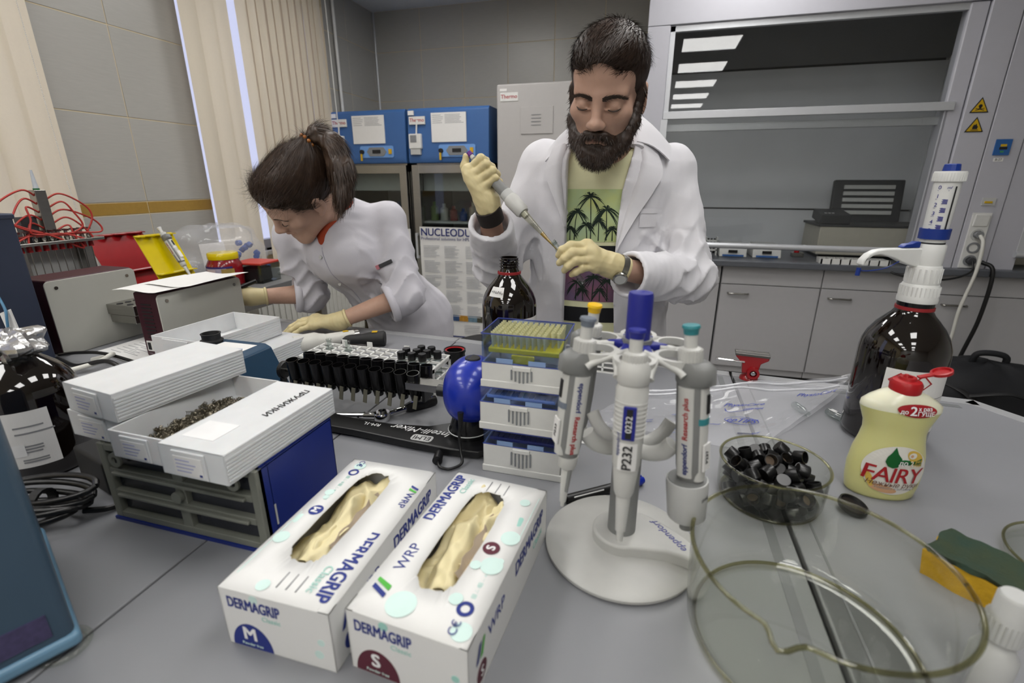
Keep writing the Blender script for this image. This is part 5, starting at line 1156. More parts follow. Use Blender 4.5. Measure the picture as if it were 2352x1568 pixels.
obj('head_foot', mv(lathe([(0, 0), (.036, 0), (.037, .01), (.031, .03), (.024, .05), (0, .05)], 32), -.289, .732, .016), M_blackg, t, smooth=50); obj('foot_trim', mv(lathe([(.0372, 0), (.0385, .001), (.0372, .002)], 32), -.289, .732, .026), M_lgrey, t)
hd = obj('motor_head', mv(lump(.048, .062, .058, 4, 0, 40, 28, 2.35), -.287, .748, .098), M_rblue, t, smooth=180); obj('head_seam', mv(lathe([(.0603, -.0004), (.0606, 0), (.0603, .0004)], 48), -.290, .748, .098, ry=PI / 2), M_dblue, hd); obj('top_button', mv(lathe([(0, 0), (.014, 0), (.013, .003), (0, .004)], 20), -.285, .748, .1545), M_rub, hd)
obj('drive_hub', mv(cyl(.011, 0, .022, 18), -.356, .752, .084, ry=PI / 2), M_black, t, smooth=40); obj('drive_shaft', bb(-.425, -.35, .755, .786, .076, .090), M_steel, t)
obj('end_wheel', mv(lathe([(0, 0), (.017, 0), (.019, .002), (.019, .008), (.017, .010), (0, .010)], 28), -.735, .79, .070, ry=PI / 2), M_black, t, smooth=40); obj('end_rod', bar((-.73, .79, .070), (-.69, .79, .070), .004), M_steel, t); obj('end_post', bb(-.738, -.732, .783, .797, .015, .068), M_black, t)
rl = obj('tube_rail', join(bb(-.700, -.395, .784, .796, .050, .056), bb(-.700, -.395, .788, .792, .050, .085), bb(-.702, -.696, .77, .81, .045, .085), bb(-.40, -.394, .77, .81, .045, .085)), M_black, t, bevel=.001)
M_strap = mat('strap_olive', '#6c6a5c', .55)
tb0 = None; n_row = 11
ordn = ['first', 'second', 'third', 'fourth', 'fifth', 'sixth', 'seventh', 'eighth', 'ninth', 'tenth', 'eleventh']
for row, (yy, rx_) in enumerate(((.7745, R(7)), (.8065, R(-7)))):
    for k in range(n_row):
        x = -.686 + .0272 * k + .006 * row; p = (x, yy, .047); lb = 'black sample tube, %s from the left in the %s row of the rotator' % (ordn[k], ('front', 'rear')[row])
        if tb0 is None:
            tb0 = thing('black_tube', lb, 'tube', p, group='black tubes on the rotator', rot=(rx_, 0, 0))
            obj('sleeve', lathe([(0, .002), (.0095, .002), (.0105, .012), (.0105, .016), (.0122, .018), (.0122, .059), (.0108, .059), (.0104, .022), (0, .020)], 24), M_blackg, tb0, smooth=40)
        else: dup(tb0, p, (rx_, 0, 0), lb)
        s_ = -1 if row == 0 else 1
        obj('strap', mv(bb(-.004, .004, -.0009, .0009, -.014, .016), x + .003, yy + s_ * .0118, .046, rx=R(4) * -s_, ry=R(12)), M_strap, rl)
        obj('clip', mv(lathe([(.0124, 0), (.0136, 0), (.0136, .006), (.0124, .006)], 20, True), x, yy - s_ * .003, .062, rx=rx_), M_black, rl)
t = thing('power_lead', 'black power lead with inline connector running from the rotator head', 'cable', (0, 0, 0))
obj('cord', tube([(-.282, .676, .070), (-.283, .670, .045), (-.278, .662, .02), (-.272, .650, .006), (-.285, .632, .004), (-.302, .630, .0055), (-.310, .640, .007)], .0026, 8), M_black, t, smooth=80); obj('plug', bar((-.312, .641, .009), (-.318, .662, .009), .0085, 14, .0075), M_black, t, smooth=50); obj('strain_relief', bar((-.282, .677, .085), (-.282, .674, .062), .0055, 10, .0035), M_black, t)
# ratchet
t = thing('ratchet_wrench', 'chrome ratchet wrench with blue and black handle lying before the tubes', 'wrench', (-.485, .762, 0), R(52))
obj('head', mv(lathe([(0, 0), (.0155, 0), (.0165, .003), (.0165, .013), (.0145, .016), (0, .016)], 28), 0, 0, .001), M_chrome, t, smooth=40); obj('direction_knob', mv(cyl(.007, .017, .021, 16), 0, 0, 0), M_chrome, t); obj('neck', bar((.012, 0, .009), (.055, 0, .010), .0065, 12, .0058), M_chrome, t, smooth=50)
g = obj('grip', loft([(.05, .0085, .0075, 0, 0), (.06, .0115, .0095, 0, 0), (.10, .0125, .0105, 0, 0), (.118, .010, .009, 0, 0)], 20), M_black, t, smooth=60); g.data.transform(Matrix.Rotation(PI / 2, 4, 'Y')); g.location = (0, 0, .0108); obj('grip_inlay', bb(.062, .11, -.004, .004, .0195, .0222), M_rblue, t, bevel=.001)
e = obj('extension_bar', tube([(-.012, .010, .0085), (-.09, .072, .0085)], [.0065, .0042], 12, smooth=False), M_chrome, t, smooth=50); obj('socket_end', bar((-.004, .004, .0085), (-.028, .023, .0085), .0075, 14), M_chrome, e)
# ------------------------------------------------------------------ left side: instruments, tower, manifold, stands
M_maroon = mat('instrument_maroon', '#3a1520', .4); M_panel = mat('instrument_panel', '#b6b6ae', .42, var=.02)
def heater(label, x0, x1, y0, y1, h, vents):
    t = thing('dry_block_heater', label, 'instrument', (0, 0, 0), group='maroon heater instruments')
    obj('body', bb(x0, x1 - .004, y0 + .004, y1, 0, h), M_maroon, t, bevel=.006)
    p = obj('front_panel', mv(prism(rrect(y1 - y0 + .006, h - .004, .012), 0, .004), x1 - .004, (y0 + y1) / 2, h / 2 - .001, rx=PI / 2, rz=PI / 2), M_panel, t, bevel=.001)
    for y in (y0 + .022, y1 - .022): obj('screw', mv(cyl(.0045, 0, .002, 12), x1, y, h - .022, ry=PI / 2), M_steel, p)
    if vents:
        for k in range(10): obj('vent_slot', bb(x0 + .022, x0 + .055, y0 + .0025, y0 + .006, .055 + .010 * k, .058 + .010 * k), M_ink, t)
        s = obj('type_label', bb(x0 + .012, x1 - .012, y0 + .002, y0 + .006, .018, .046), M_paper, t); obj('code', bb(x0 + .016, x0 + .026, y0 + .001, y0 + .003, .022, .042), M_ink, s)
    return t
h1_ = heater('white-fronted maroon heater with a steel block on its face, farther left', -1.62, -1.50, .855, 1.085, .206, False)
bk = obj('steel_block', bb(-1.50, -1.395, .985, 1.12, .085, .115), M_steel, h1_, bevel=.002)
for i in range(2):
    for j in range(5): obj('well', mv(cyl(.008, 0, .0008, 14), -1.425 - .04 * i, 1.0 + .024 * j, .1152), M_ink, bk)
obj('block_tray', bb(-1.50, -1.405, .99, 1.115, .06, .084), M_steel, h1_, bevel=.002)
heater('white-fronted maroon heater with vents and papers lying on top', -1.29, -1.20, .912, 1.175, .178, True)
for k, (x, y, a, z) in enumerate(((-1.335, .90, -2, .179), (-1.30, .96, 4, .1815))):
    tag(obj('paper_sheet', mv(grid_sheet(lambda u, v: (.15 * u, .21 * v, .004 * math.sin(5 * u + 2 * v + k) + .006 * u * u * (1 - v)), 8, 10, .0004), x, y, z + .005, rz=R(a)), M_paper, smooth=60), ('lower white paper sheet on top of the vented maroon heater', 'upper white paper sheet on top of the vented maroon heater')[k], 'paper', 'papers on the heater')
t = thing('printed_sheet', 'printed white sheet lying on the table between the two maroon heaters', 'paper', (-1.46, .90, 0), R(-12))
obj('sheet', grid_sheet(lambda u, v: (.2 * u, .14 * v, .002 + .008 * (1 - u) ** 2 * v), 8, 6, .0004), M_paper, t); obj('print_lines', join(*[bb(.05 + .05 * (k % 2), .10 + .05 * (k % 2) + .02 * (k % 3), .018 + .007 * k, .0195 + .007 * k, .0108, .0112) for k in range(15)]), M_inkg, t)
for k, (pts, r, m, lb) in enumerate((([(-1.44, .80, .02), (-1.36, .79, .012), (-1.27, .80, .03), (-1.22, .80, .014), (-1.18, .79, .006)], .0055, M_black, 'black cable looping on the table beside the left tower'), ([(-1.50, .84, .01), (-1.41, .83, .028), (-1.33, .84, .03), (-1.22, .85, .008)], .0045, M_black, 'thin black cable lying in front of the printed sheet'), ([(-1.36, .74, .008), (-1.31, .80, .02), (-1.29, .83, .035), (-1.33, .85, .02), (-1.38, .84, .008)], .006, M_offw, 'white curved hose lying beside the black cables'))):
    tag(obj('cable', tube(pts, r, 8), m, smooth=80), lb, 'cable')
# slate tower and blue-grey device
M_slate = mat('tower_slate', '#333a4c', .38, var=.03); M_bgrey = mat('device_bluegrey', '#3f5466', .35, var=.04)
t = thing('instrument_tower', 'tall slate-blue instrument tower at the left edge behind the foil-capped bottle', 'instrument', (-1.468, .742, 0), R(-6))
obj('housing', bb(-.40, 0, -.02, .07, 0, .376), M_slate, t, bevel=.006); obj('plinth', bb(-.40, .008, -.025, .075, 0, .014), M_dgrey, t, bevel=.004); obj('top_cap', bb(-.40, .003, -.023, .073, .366, .379), M_slate, t, bevel=.004)
t = thing('bench_instrument', 'blue-grey instrument corner with a purple sticker in the lower left foreground', 'instrument', (-.522, .236, 0), math.atan2(-.91, -.42))
obj('housing', bb(0, .26, -.24, 0, .016, .30), M_bgrey, t, bevel=.008, seg=3); obj('foot_rail', bb(-.003, .26, -.24, .004, .006, .022), mat('device_rail_blue', '#6d93ad', .3), t, bevel=.006, seg=3)
obj('sticker', bb(.016, .12, .0, .0012, .030, .056), mat('sticker_purple', '#4b4568', .6, var=.3, scale=160), t)
obj('foot_ring', mv(lathe([(.0035 * math.cos(a) + .02, .0035 * math.sin(a)) for a in [2 * PI * i / 8 for i in range(8)]], 28, True), .012, -.012, .0036), M_glass, t, smooth=80)
t = thing('hose_tag', 'white paper tag hanging on a thin blue hose beside the slate tower', 'tag', (0, 0, 0))
obj('hose', tube([(-1.462, .735, .205), (-1.44, .73, .17), (-1.435, .725, .145), (-1.44, .72, .11), (-1.462, .712, .07), (-1.49, .71, .04)], .0028, 8), mat('hose_blue', '#4d7d9e', .35), t, smooth=80)
obj('paper', grid_sheet(lambda u, v: (-1.45 + .035 * u + .01 * v, .723 + .012 * math.sin(3 * u), .158 - .07 * v + .01 * math.sin(2 * u)), 6, 6, .0005), M_paper, t, smooth=60)
# black power adapter, cord bundle
t = thing('power_adapter', 'black power adapter block with white printing beside the organizer', 'adapter', (-.845, .452, 0), R(-14))
obj('block', bb(0, .10, 0, .085, 0, .058), M_rub, t, bevel=.005, seg=3)
tx = obj('rating_print', bb(.02, .085, .03, .075, .058, .0584), M_dgrey, t); text(tx, 'OUT 12V\n0,21 A', .014, (.05, .052, .0588), (1, 0, 0), (0, 1, 0), M_inkg)
t = thing('cord_bundle', 'coiled black power cord bundle in front of the adapter', 'cable', (-.785, .368, 0), R(20))
for k in range(6):
    a = .05 + .004 * k; obj('loop', tube([(a * math.cos(q), .022 * math.sin(q) + .004 * (k - 3), .012 + .006 * k + .008 * math.cos(q + k)) for q in [2 * PI * i / 12 for i in range(13)]], .0042, 7), M_black, t, smooth=80)
obj('tie', mv(lathe([(.016, -.006), (.02, -.006), (.02, .006), (.016, .006)], 16, True), 0, 0, .026, ry=PI / 2), M_rub, t); obj('tail', tube([(.05, .0, .01), (.08, .01, .006), (.10, .04, .005)], .0042, 7), M_black, t)
# vacuum manifold with red tubing
t = thing('vacuum_manifold', 'steel vacuum manifold with looping red tubes and hanging needles by the blind', 'manifold', (-1.9, 1.02, 0))
obj('plate', bb(-.05, .05, 0, .25, .258, .268), M_steel, t, bevel=.002); obj('column', bb(-.012, .018, .10, .132, .268, .425), M_steel, t, bevel=.002); obj('tip', mv(lathe([(0, 0), (.008, 0), (.006, .02), (.003, .06), (0, .06)], 12), .003, .116, .425), mat('tip_frost', '#b7bdc4', .3), t); obj('green_seal', mv(cyl(.0085, .424, .430, 12), .003, .116, 0), M_fgreen, t)
obj('block', bb(-.02, .01, .045, .09, .268, .345), M_dgrey, t, bevel=.002)
for y in (.01, .205): obj('leg', bb(-.04, .0, y, y + .032, 0, .258), M_steel, t, bevel=.002)
obj('back_plate', bb(-.048, -.044, .03, .21, .02, .25), M_lgrey, t)
M_tubr = mat('tubing_red', '#a8322b', .35)
for k in range(10):
    y = .018 + .0225 * k
    v_ = obj('valve', mv(lathe([(0, 0), (.006, 0), (.0075, .004), (.0075, .012), (.005, .014), (.005, .03), (0, .03)], 12), .02, y, .268), M_steel, t, smooth=40); obj('valve_handle', bb(.008, .034, y - .003, y + .003, .296, .302), mat('handle_maroon', '#421517', .4), v_)
    s_ = obj('stopper', mv(cyl(.008, .238, .258, 12, .0068), .02, y, 0), M_red, t, smooth=40); obj('needle', bar((.02, y, .24), (.02, y, .09), .0016, 6), M_steel, s_)
    zc = .285 + .0125 * k; sy = -1 if k % 2 else 1; yo = .116 + sy * (.055 + .018 * (k % 5))
    obj('red_tube', tube([(.005, .116, zc), (.02, .116 + sy * .05, zc + .028), (.03, yo, zc - .01), (.035, yo + sy * .012, zc - .05), (.03, (yo + y) / 2, .288), (.022, y, .284)], .0029, 7), M_tubr, t, smooth=80)
# pipette stands on the window bench
M_acr = mat('acrylic_red', '#8d0f16', .22, coat=.4); M_acy = mat('acrylic_yellow', '#d3bd00', .22, coat=.4)
def pip_stand(label, m, y0, w, xt, xb, h):
    t = thing('pipette_rack', label, 'pipette stand', (0, 0, 0), group='acrylic pipette racks')
    obj('panel', ([(xb, y0, 0), (xb, y0 + w, 0), (xt, y0 + w, h), (xt, y0, h), (xb - .004, y0, 0), (xb - .004, y0 + w, 0), (xt - .004, y0 + w, h), (xt - .004, y0, h)], [(0, 1, 2, 3), (7, 6, 5, 4), (0, 4, 5, 1), (1, 5, 6, 2), (2, 6, 7, 3), (3, 7, 4, 0)]), m, t)
    n = 4; comb = [(y0, -.004)] + [(y0, .02)]
    for k in range(n): a = y0 + w * k / n; comb += [(a + w / n * .15, .032), (a + w / n * .5, .034), (a + w / n * .55, .014), (a + w / n * .85, .012), (a + w / n * .98, .024)]
    comb += [(y0 + w, -.004)]
    obj('notched_shelf', ([(xt + q, p, h - .004 + z) for z in (-.002, .002) for p, q in comb], [tuple(reversed(range(len(comb)))), tuple(range(len(comb), 2 * len(comb)))] + [(i, (i + 1) % len(comb), len(comb) + (i + 1) % len(comb), len(comb) + i) for i in range(len(comb))]), m, t)
    xm = xt + (xb - xt) * .62
    obj('lower_shelf', bb(xm, xm + .028, y0, y0 + w, h * .38 - .002, h * .38 + .002), m, t); obj('foot', bb(xb - .16, xb, y0, y0 + w, 0, .004), m, t)
    return t
pip_stand('red acrylic pipette rack leaning on the window bench', M_acr, 1.43, .24, -2.20, -2.07, .242)
pip_stand('yellow acrylic pipette rack beside the red one', M_acy, 1.475, .165, -1.99, -1.87, .244)
zax = Vector((-1.975 + 1.875, .0, .17)).normalized(); yax = Vector((-.17, 0, -.10)).normalized(); 
Mp = Matrix(((0, yax.x, zax.x, 0), (1, yax.y, zax.y, 0), (0, yax.z, zax.z, 0), (0, 0, 0, 1)))
xax = yax.cross(zax); Mp = Matrix(((xax.x, yax.x, zax.x, 0), (xax.y, yax.y, zax.y, 0), (xax.z, yax.z, zax.z, 0), (0, 0, 0, 1)))
pipette('white pipette hanging on the yellow acrylic rack', 0, mat('button_white', '#d8d8d8', .4), 'std', '', Vector((-1.855, 1.575, .066)), Mp, None)
# jar, containers, bag on the bench
t = thing('screw_jar', 'red plastic jar with yellow lid and printed label on the window bench', 'jar', (-1.86, 1.755, 0))
obj('body', lathe([(0, 0), (.066, 0), (.072, .006), (.074, .06), (.072, .095), (.062, .115), (.058, .122), (0, .122)], 36), mat('jar_red', '#7d0f18', .2, coat=.5), t, smooth=40); obj('lid', lathe([(0, .12), (.062, .12), (.063, .126), (.063, .144), (.060, .148), (0, .149)], 36), M_acy, t, smooth=40)
jp = [(0, 0), (.0735, .01), (.0748, .06), (.0732, .09)]
jl = obj('label', patch(jp, -50, 50, .012, .088, .0006), mat('label_lilac', '#a9a3b8', .6, var=.2, scale=90), t); obj('label_edge', patch(jp, -60, 70, .084, .092, .001), mat('label_violet', '#2d2468', .5), jl); obj('label_picture', patch(jp, 34, 75, .012, .082, .001), mat('label_mix', '#6f7450', .6, var=.6, scale=70, color2='#b58a2a'), jl); obj('label_column', patch(jp, -20, 15, .016, .08, .001), mat('label_rose', '#c2b3b8', .7), jl)
t = thing('red_lid_container', 'clear food container with red lid on the window bench behind the woman', 'container', (-1.87, 1.80, 0), R(4))
obj('tub', join(bb(.005, .155, 0, .003, 0, .085), bb(.005, .155, .127, .13, 0, .085), bb(.005, .008, 0, .13, 0, .085), bb(.152, .155, 0, .13, 0, .085), bb(.005, .155, 0, .13, 0, .003)), M_dkglass, t); obj('lid', bb(0, .16, -.005, .135, .085, .095), mat('lid_red', '#b4382c', .4), t, bevel=.003); obj('contents', bb(.03, .13, .02, .11, .003, .07), M_dgrey, t, bevel=.01)
t = thing('red_case', 'small dark red case on the bench edge below the red-lidded container', 'case', (-1.80, 1.56, 0), R(5)); obj('body', bb(0, .10, 0, .09, 0, .04), M_acr, t, bevel=.004); obj('lid', bb(-.002, .102, -.002, .092, .041, .055), M_acr, t, bevel=.004)
t = thing('supply_bag', 'clear plastic bag of blue caps standing behind the yellow-lidded jar', 'plastic bag', (-2.08, 1.96, 0), R(-14))
obj('film', mv(lump(.13, .21, .125, 6, .25, 30, 20), 0, 0, .12), M_film, t, smooth=60)
for k in range(14):
    q = random.Random(k); obj('blue_cap', mv(cyl(.014, 0, .02, 10), q.uniform(-.06, .08), q.uniform(-.02, .2), .02 + .14 * q.random(), q.random() * 3, q.random() * 3, 0), mat('cap_blue', '#2b4f9a', .4), t)
obj('card', mv(bb(-.002, .002, -.05, .07, 0, .12), .07, -.08, .05, ry=R(-10)), M_paper, t)
# ------------------------------------------------------------------ people: smooth signed-distance bodies turned into meshes
class Field:
    def __init__(s, lo, hi, h):
        s.lo = np.array(lo, float); s.h = h; s.n = (np.ceil((np.array(hi) - s.lo) / h).astype(int) + 1)
        s.ax = [s.lo[i] + h * np.arange(s.n[i]) for i in range(3)]
        s.f = np.full(tuple(s.n), .1, np.float32)
    def sub(s, lo, hi):
        i0 = np.clip(np.floor((np.array(lo) - s.lo) / s.h).astype(int), 0, s.n - 1); i1 = np.clip(np.ceil((np.array(hi) - s.lo) / s.h).astype(int) + 1, 1, s.n)
        sl = tuple(slice(a, b) for a, b in zip(i0, i1))
        return sl, s.ax[0][sl[0]][:, None, None], s.ax[1][sl[1]][None, :, None], s.ax[2][sl[2]][None, None, :]
    def put(s, sl, d, k, cut=False):
        if d.size == 0: return
        a = s.f[sl]; b = (-d if cut else d).astype(np.float32)
        if cut:
            h = np.clip(.5 - .5 * (b - a) / k, 0, 1); s.f[sl] = b * (1 - h) + a * h + k * h * (1 - h)
        else:
            h = np.clip(.5 + .5 * (b - a) / k, 0, 1); s.f[sl] = b * (1 - h) + a * h - k * h * (1 - h)
        return s
    def cone(s, a, b, ra, rb, k=.01, cut=False):
        a, b = np.array(a, float), np.array(b, float); pad = max(ra, rb) + k + .012
        sl, X, Y, Z = s.sub(np.minimum(a, b) - pad, np.maximum(a, b) + pad)
        ba = b - a; L = ba @ ba + 1e-12
        t = np.clip(((X - a[0]) * ba[0] + (Y - a[1]) * ba[1] + (Z - a[2]) * ba[2]) / L, 0, 1)
        d = np.sqrt((X - a[0] - t * ba[0]) ** 2 + (Y - a[1] - t * ba[1]) ** 2 + (Z - a[2] - t * ba[2]) ** 2) - (ra + (rb - ra) * t)
        s.put(sl, d, k, cut)
    def chain(s, pts, rs, k=.01):
        for i in range(len(pts) - 1): s.cone(pts[i], pts[i + 1], rs[i], rs[i + 1], k)
    def ell(s, c, r, k=.01, cut=False, rot=None):
        c, r = np.array(c, float), np.array(r, float); pad = r.max() + k + .012
        sl, X, Y, Z = s.sub(c - pad, c + pad); x, y, z = X - c[0], Y - c[1], Z - c[2]
        if rot is not None:
            m = np.array(Euler(rot).to_matrix()); x, y, z = m[0, 0] * x + m[1, 0] * y + m[2, 0] * z, m[0, 1] * x + m[1, 1] * y + m[2, 1] * z, m[0, 2] * x + m[1, 2] * y + m[2, 2] * z
        k0 = np.sqrt((x / r[0]) ** 2 + (y / r[1]) ** 2 + (z / r[2]) ** 2); k1 = np.sqrt((x / r[0] ** 2) ** 2 + (y / r[1] ** 2) ** 2 + (z / r[2] ** 2) ** 2) + 1e-9
        s.put(sl, k0 * (k0 - 1) / k1, k, cut)
    def column(s, zs, cx, cy, A, B, rot=0.0, k=.02, p=2.3, disp=None, axis=None):
        """stack of ellipse sections along z"""
        m = max(max(A), max(B)) + .05
        sl, X, Y, Z = s.sub((min(cx) - m, min(cy) - m, min(zs)), (max(cx) + m, max(cy) + m, max(zs)))
        z = Z[0, 0]; c0, c1, a, b = (np.interp(z, zs, q)[None, None, :] for q in (cx, cy, A, B))
        dx, dy = X - c0, Y - c1; cr, sr = math.cos(rot), math.sin(rot); u, v = cr * dx + sr * dy, -sr * dx + cr * dy
        q = (np.abs(u / a) ** p + np.abs(v / b) ** p) ** (1 / p); d = (q - 1) * np.minimum(a, b)
        if disp is not None: d = d - disp(u, v, Z)
        s.put(sl, d, k)
    def warp(s, fn, band=.03):
        sl, X, Y, Z = s.sub(s.lo, s.lo + s.h * s.n); m = np.abs(s.f) < band
        i, j, k_ = np.nonzero(m); s.f[i, j, k_] -= fn(s.ax[0][i], s.ax[1][j], s.ax[2][k_]).astype(np.float32)
    def mesh(s):
        f = s.f; S = f < 0; n = f.shape
        c = [S[dx:n[0] - 1 + dx, dy:n[1] - 1 + dy, dz:n[2] - 1 + dz] for dx in (0, 1) for dy in (0, 1) for dz in (0, 1)]
        al = np.logical_and.reduce(c); an = np.logical_or.reduce(c); act = an & ~al
        I = np.argwhere(act); idx = np.full(act.shape, -1, np.int32); idx[act] = np.arange(len(I))
        cor = [(dx, dy, dz) for dx in (0, 1) for dy in (0, 1) for dz in (0, 1)]
        val = np.stack([f[I[:, 0] + a, I[:, 1] + b, I[:, 2] + d] for a, b, d in cor], 1)
        acc = np.zeros((len(I), 3)); cnt = np.zeros(len(I))
        for p in range(8):
            for q in range(p + 1, 8):
                if sum(abs(cor[p][t] - cor[q][t]) for t in range(3)) != 1: continue
                va, vb = val[:, p], val[:, q]; m = (va < 0) != (vb < 0); t = va[m] / (va[m] - vb[m])
                acc[m] += np.array(cor[p]) + t[:, None] * (np.array(cor[q]) - np.array(cor[p])); cnt[m] += 1
        V = s.lo + s.h * (I + acc / cnt[:, None])
        Q = []
        for ax in range(3):
            o1, o2 = [(1, 2), (2, 0), (0, 1)][ax]
            sa = [slice(None)] * 3; sb = [slice(None)] * 3; sa[ax] = slice(0, n[ax] - 1); sb[ax] = slice(1, n[ax])
            A_, B_ = S[tuple(sa)], S[tuple(sb)]; ch = A_ != B_
            E = np.argwhere(ch); E = E[(E[:, o1] > 0) & (E[:, o2] > 0) & (E[:, o1] < n[o1] - 1) & (E[:, o2] < n[o2] - 1)]
            fl = A_[E[:, 0], E[:, 1], E[:, 2]]
            def cell(d1, d2):
                e = E.copy(); e[:, o1] -= d1; e[:, o2] -= d2; return idx[e[:, 0], e[:, 1], e[:, 2]]
            q = np.stack([cell(1, 1), cell(0, 1), cell(0, 0), cell(1, 0)], 1); q[~fl] = q[~fl][:, ::-1]; Q.append(q)
        return V, np.vstack(Q)
def fast_mesh(name, V, Q, m, parent=None, origin=(0, 0, 0)):
    me = bpy.data.meshes.new(name); V = np.asarray(V, float) - np.array(origin); n = len(Q); w = Q.shape[1]
    me.vertices.add(len(V)); me.vertices.foreach_set('co', V.astype(np.float32).ravel())
    me.loops.add(n * w); me.loops.foreach_set('vertex_index', Q.astype(np.int32).ravel())
    me.polygons.add(n); me.polygons.foreach_set('loop_start', np.arange(0, n * w, w, dtype=np.int32)); me.polygons.foreach_set('loop_total', np.full(n, w, np.int32))
    me.polygons.foreach_set('use_smooth', np.ones(n, bool)); me.update(calc_edges=True); me.validate(); me.materials.append(m)
    o = bpy.data.objects.new(name, me); COL.objects.link(o)
    if parent is not None: o.parent = parent
    return o
def grad_normals(F_, P):
    """outward normals of a field at points"""
    i = (np.asarray(P) - F_.lo) / F_.h; i0 = np.clip(np.round(i).astype(int), 1, F_.n - 2); g = np.empty((len(P), 3))
    for a in range(3):
        e = np.zeros(3, int); e[a] = 1; u, v = i0 + e, i0 - e; g[:, a] = F_.f[u[:, 0], u[:, 1], u[:, 2]] - F_.f[v[:, 0], v[:, 1], v[:, 2]]
    return g / (np.linalg.norm(g, axis=1, keepdims=True) + 1e-9)
def strands(P, D, N, L, w, seg, rng, curl=.25, grav=None):
    """ribbon strands from roots P, initial directions D, normals N"""
    n = len(P); L = L * (0.7 + .6 * rng.random(n))[:, None]; V, Q = [], []
    side = np.cross(D, N); side /= np.linalg.norm(side, axis=1, keepdims=True) + 1e-9
    rows = []; p = P.copy(); d = D.copy()
    for k in range(seg + 1):
        ww = w * (1 - .85 * k / seg); rows.append(np.stack([p - side * ww, p + side * ww], 1))
        d = d + curl * rng.normal(size=(n, 3)) * .35 - N * (.10 if k else 0)
        if grav is not None: d = d + grav
        d /= np.linalg.norm(d, axis=1, keepdims=True); p = p + d * L / seg
    V = np.stack(rows, 1).reshape(-1, 3); b = (np.arange(n) * (seg + 1) * 2)[:, None]; Q = np.concatenate([b + np.array([2 * k, 2 * k + 1, 2 * k + 3, 2 * k + 2])[None] for k in range(seg)])
    return V, Q
def skin_mat(name, base, lip):
    m = mat(name, base, .52, var=.06, scale=60, bump=.12, bscale=260, sss=.12, spec=.35)
    nt = m.node_tree; b = nt.nodes['Principled BSDF']; src = b.inputs['Base Color'].links[0].from_socket
    at = nt.nodes.new('ShaderNodeAttribute'); at.attribute_name = 'lip'; mx = nt.nodes.new('ShaderNodeMix'); mx.data_type = 'RGBA'; mx.inputs[7].default_value = (*lin(lip), 1)
    nt.links.new(at.outputs['Fac'], mx.inputs[0]); nt.links.new(src, mx.inputs[6]); nt.links.new(mx.outputs[2], b.inputs['Base Color']); return m
def head_field(neck, male, h=.0024):
    F_ = Field((-.105, -.145, -.175), (.105, .155, .15), h); j = 1.0 if male else .9
    F_.ell((0, .016, .045), (.076, .098, .084), .01); F_.ell((0, -.028, -.03), (.061, .068, .085), .03); F_.ell((0, -.052, .052), (.058, .045, .05), .03)
    F_.cone((-.014, -.075, -.100), (.014, -.075, -.100), .024 * j, .024 * j, .025)
    for s in (-1, 1):
        F_.cone((s * .050 * j, .0, -.065), (s * .022, -.066, -.098), .02 * j, .021 * j, .03); F_.ell((s * .044, -.062, -.018), (.022, .02, .017), .025)
        F_.cone((s * .012, -.087, .020), (s * .044, -.076, .022), .012, .010, .018)
        F_.ell((s * .032, -.104, .001), (.0185, .018, .0135), .012, cut=True)
        F_.ell((s * .0315, -.0795, .0005), (.0158, .0150, .0140), .004)           # lowered upper lid over the eyeball
        F_.cone((s * .019, -.0935, -.006), (s * .044, -.087, -.005), .0030, .0026, .003)   # lower lid fold
        F_.ell((s * .0125, -.1035, -.036), (.0085, .010, .0075), .006); F_.ell((s * .0065, -.108, -.0435), (.0042, .006, .003), .002, cut=True)
        F_.ell((s * .079, .016, -.004), (.0085, .020, .031), .008, rot=(.25, 0, s * .30)); F_.ell((s * .087, .010, .0), (.006, .010, .016), .005, cut=True, rot=(.25, 0, s * .3)); F_.ell((s * .079, .006, -.030), (.006, .009, .010), .006)
    F_.cone((0, -.090, .018), (0, -.111, -.028), .0075, .0105, .014); F_.ell((0, -.114, -.032), (.0125, .0125, .011), .006)
    F_.cone((-.018, -.090, -.0615), (0, -.099, -.0585), .005, .0062, .008); F_.cone((.018, -.090, -.0615), (0, -.099, -.0585), .005, .0062, .008)
    F_.cone((-.016, -.089, -.0715), (.016, -.089, -.0715), .0062, .0062, .008); F_.cone((-.021, -.094, -.0655), (.021, -.094, -.0655), .0016, .0016, .003, cut=True)
    F_.cone((0, .025, -.05), neck, .054 * j, .058 * j, .03)
    return F_
M_skin1 = skin_mat('skin_fair', '#b59280', '#8f6258'); M_skin2 = skin_mat('skin_light', '#b99683', '#a06a5e')
M_hairb = mat('hair_dark_brown', '#35261d', .5, var=.35, scale=90); M_hairw = mat('hair_brown', '#3f2e22', .45, var=.4, scale=60)
M_coat = mat('coat_white_cotton', '#d2d1d6', .85, var=.015, scale=40, bump=.12, bscale=400, sheen=.15)
M_tunic = mat('tunic_white_shaded', '#c3c1c8', .85, var=.015, scale=40, bump=.12, bscale=400, sheen=.15)  # white cotton toned down, shadow on her front put into the base colour
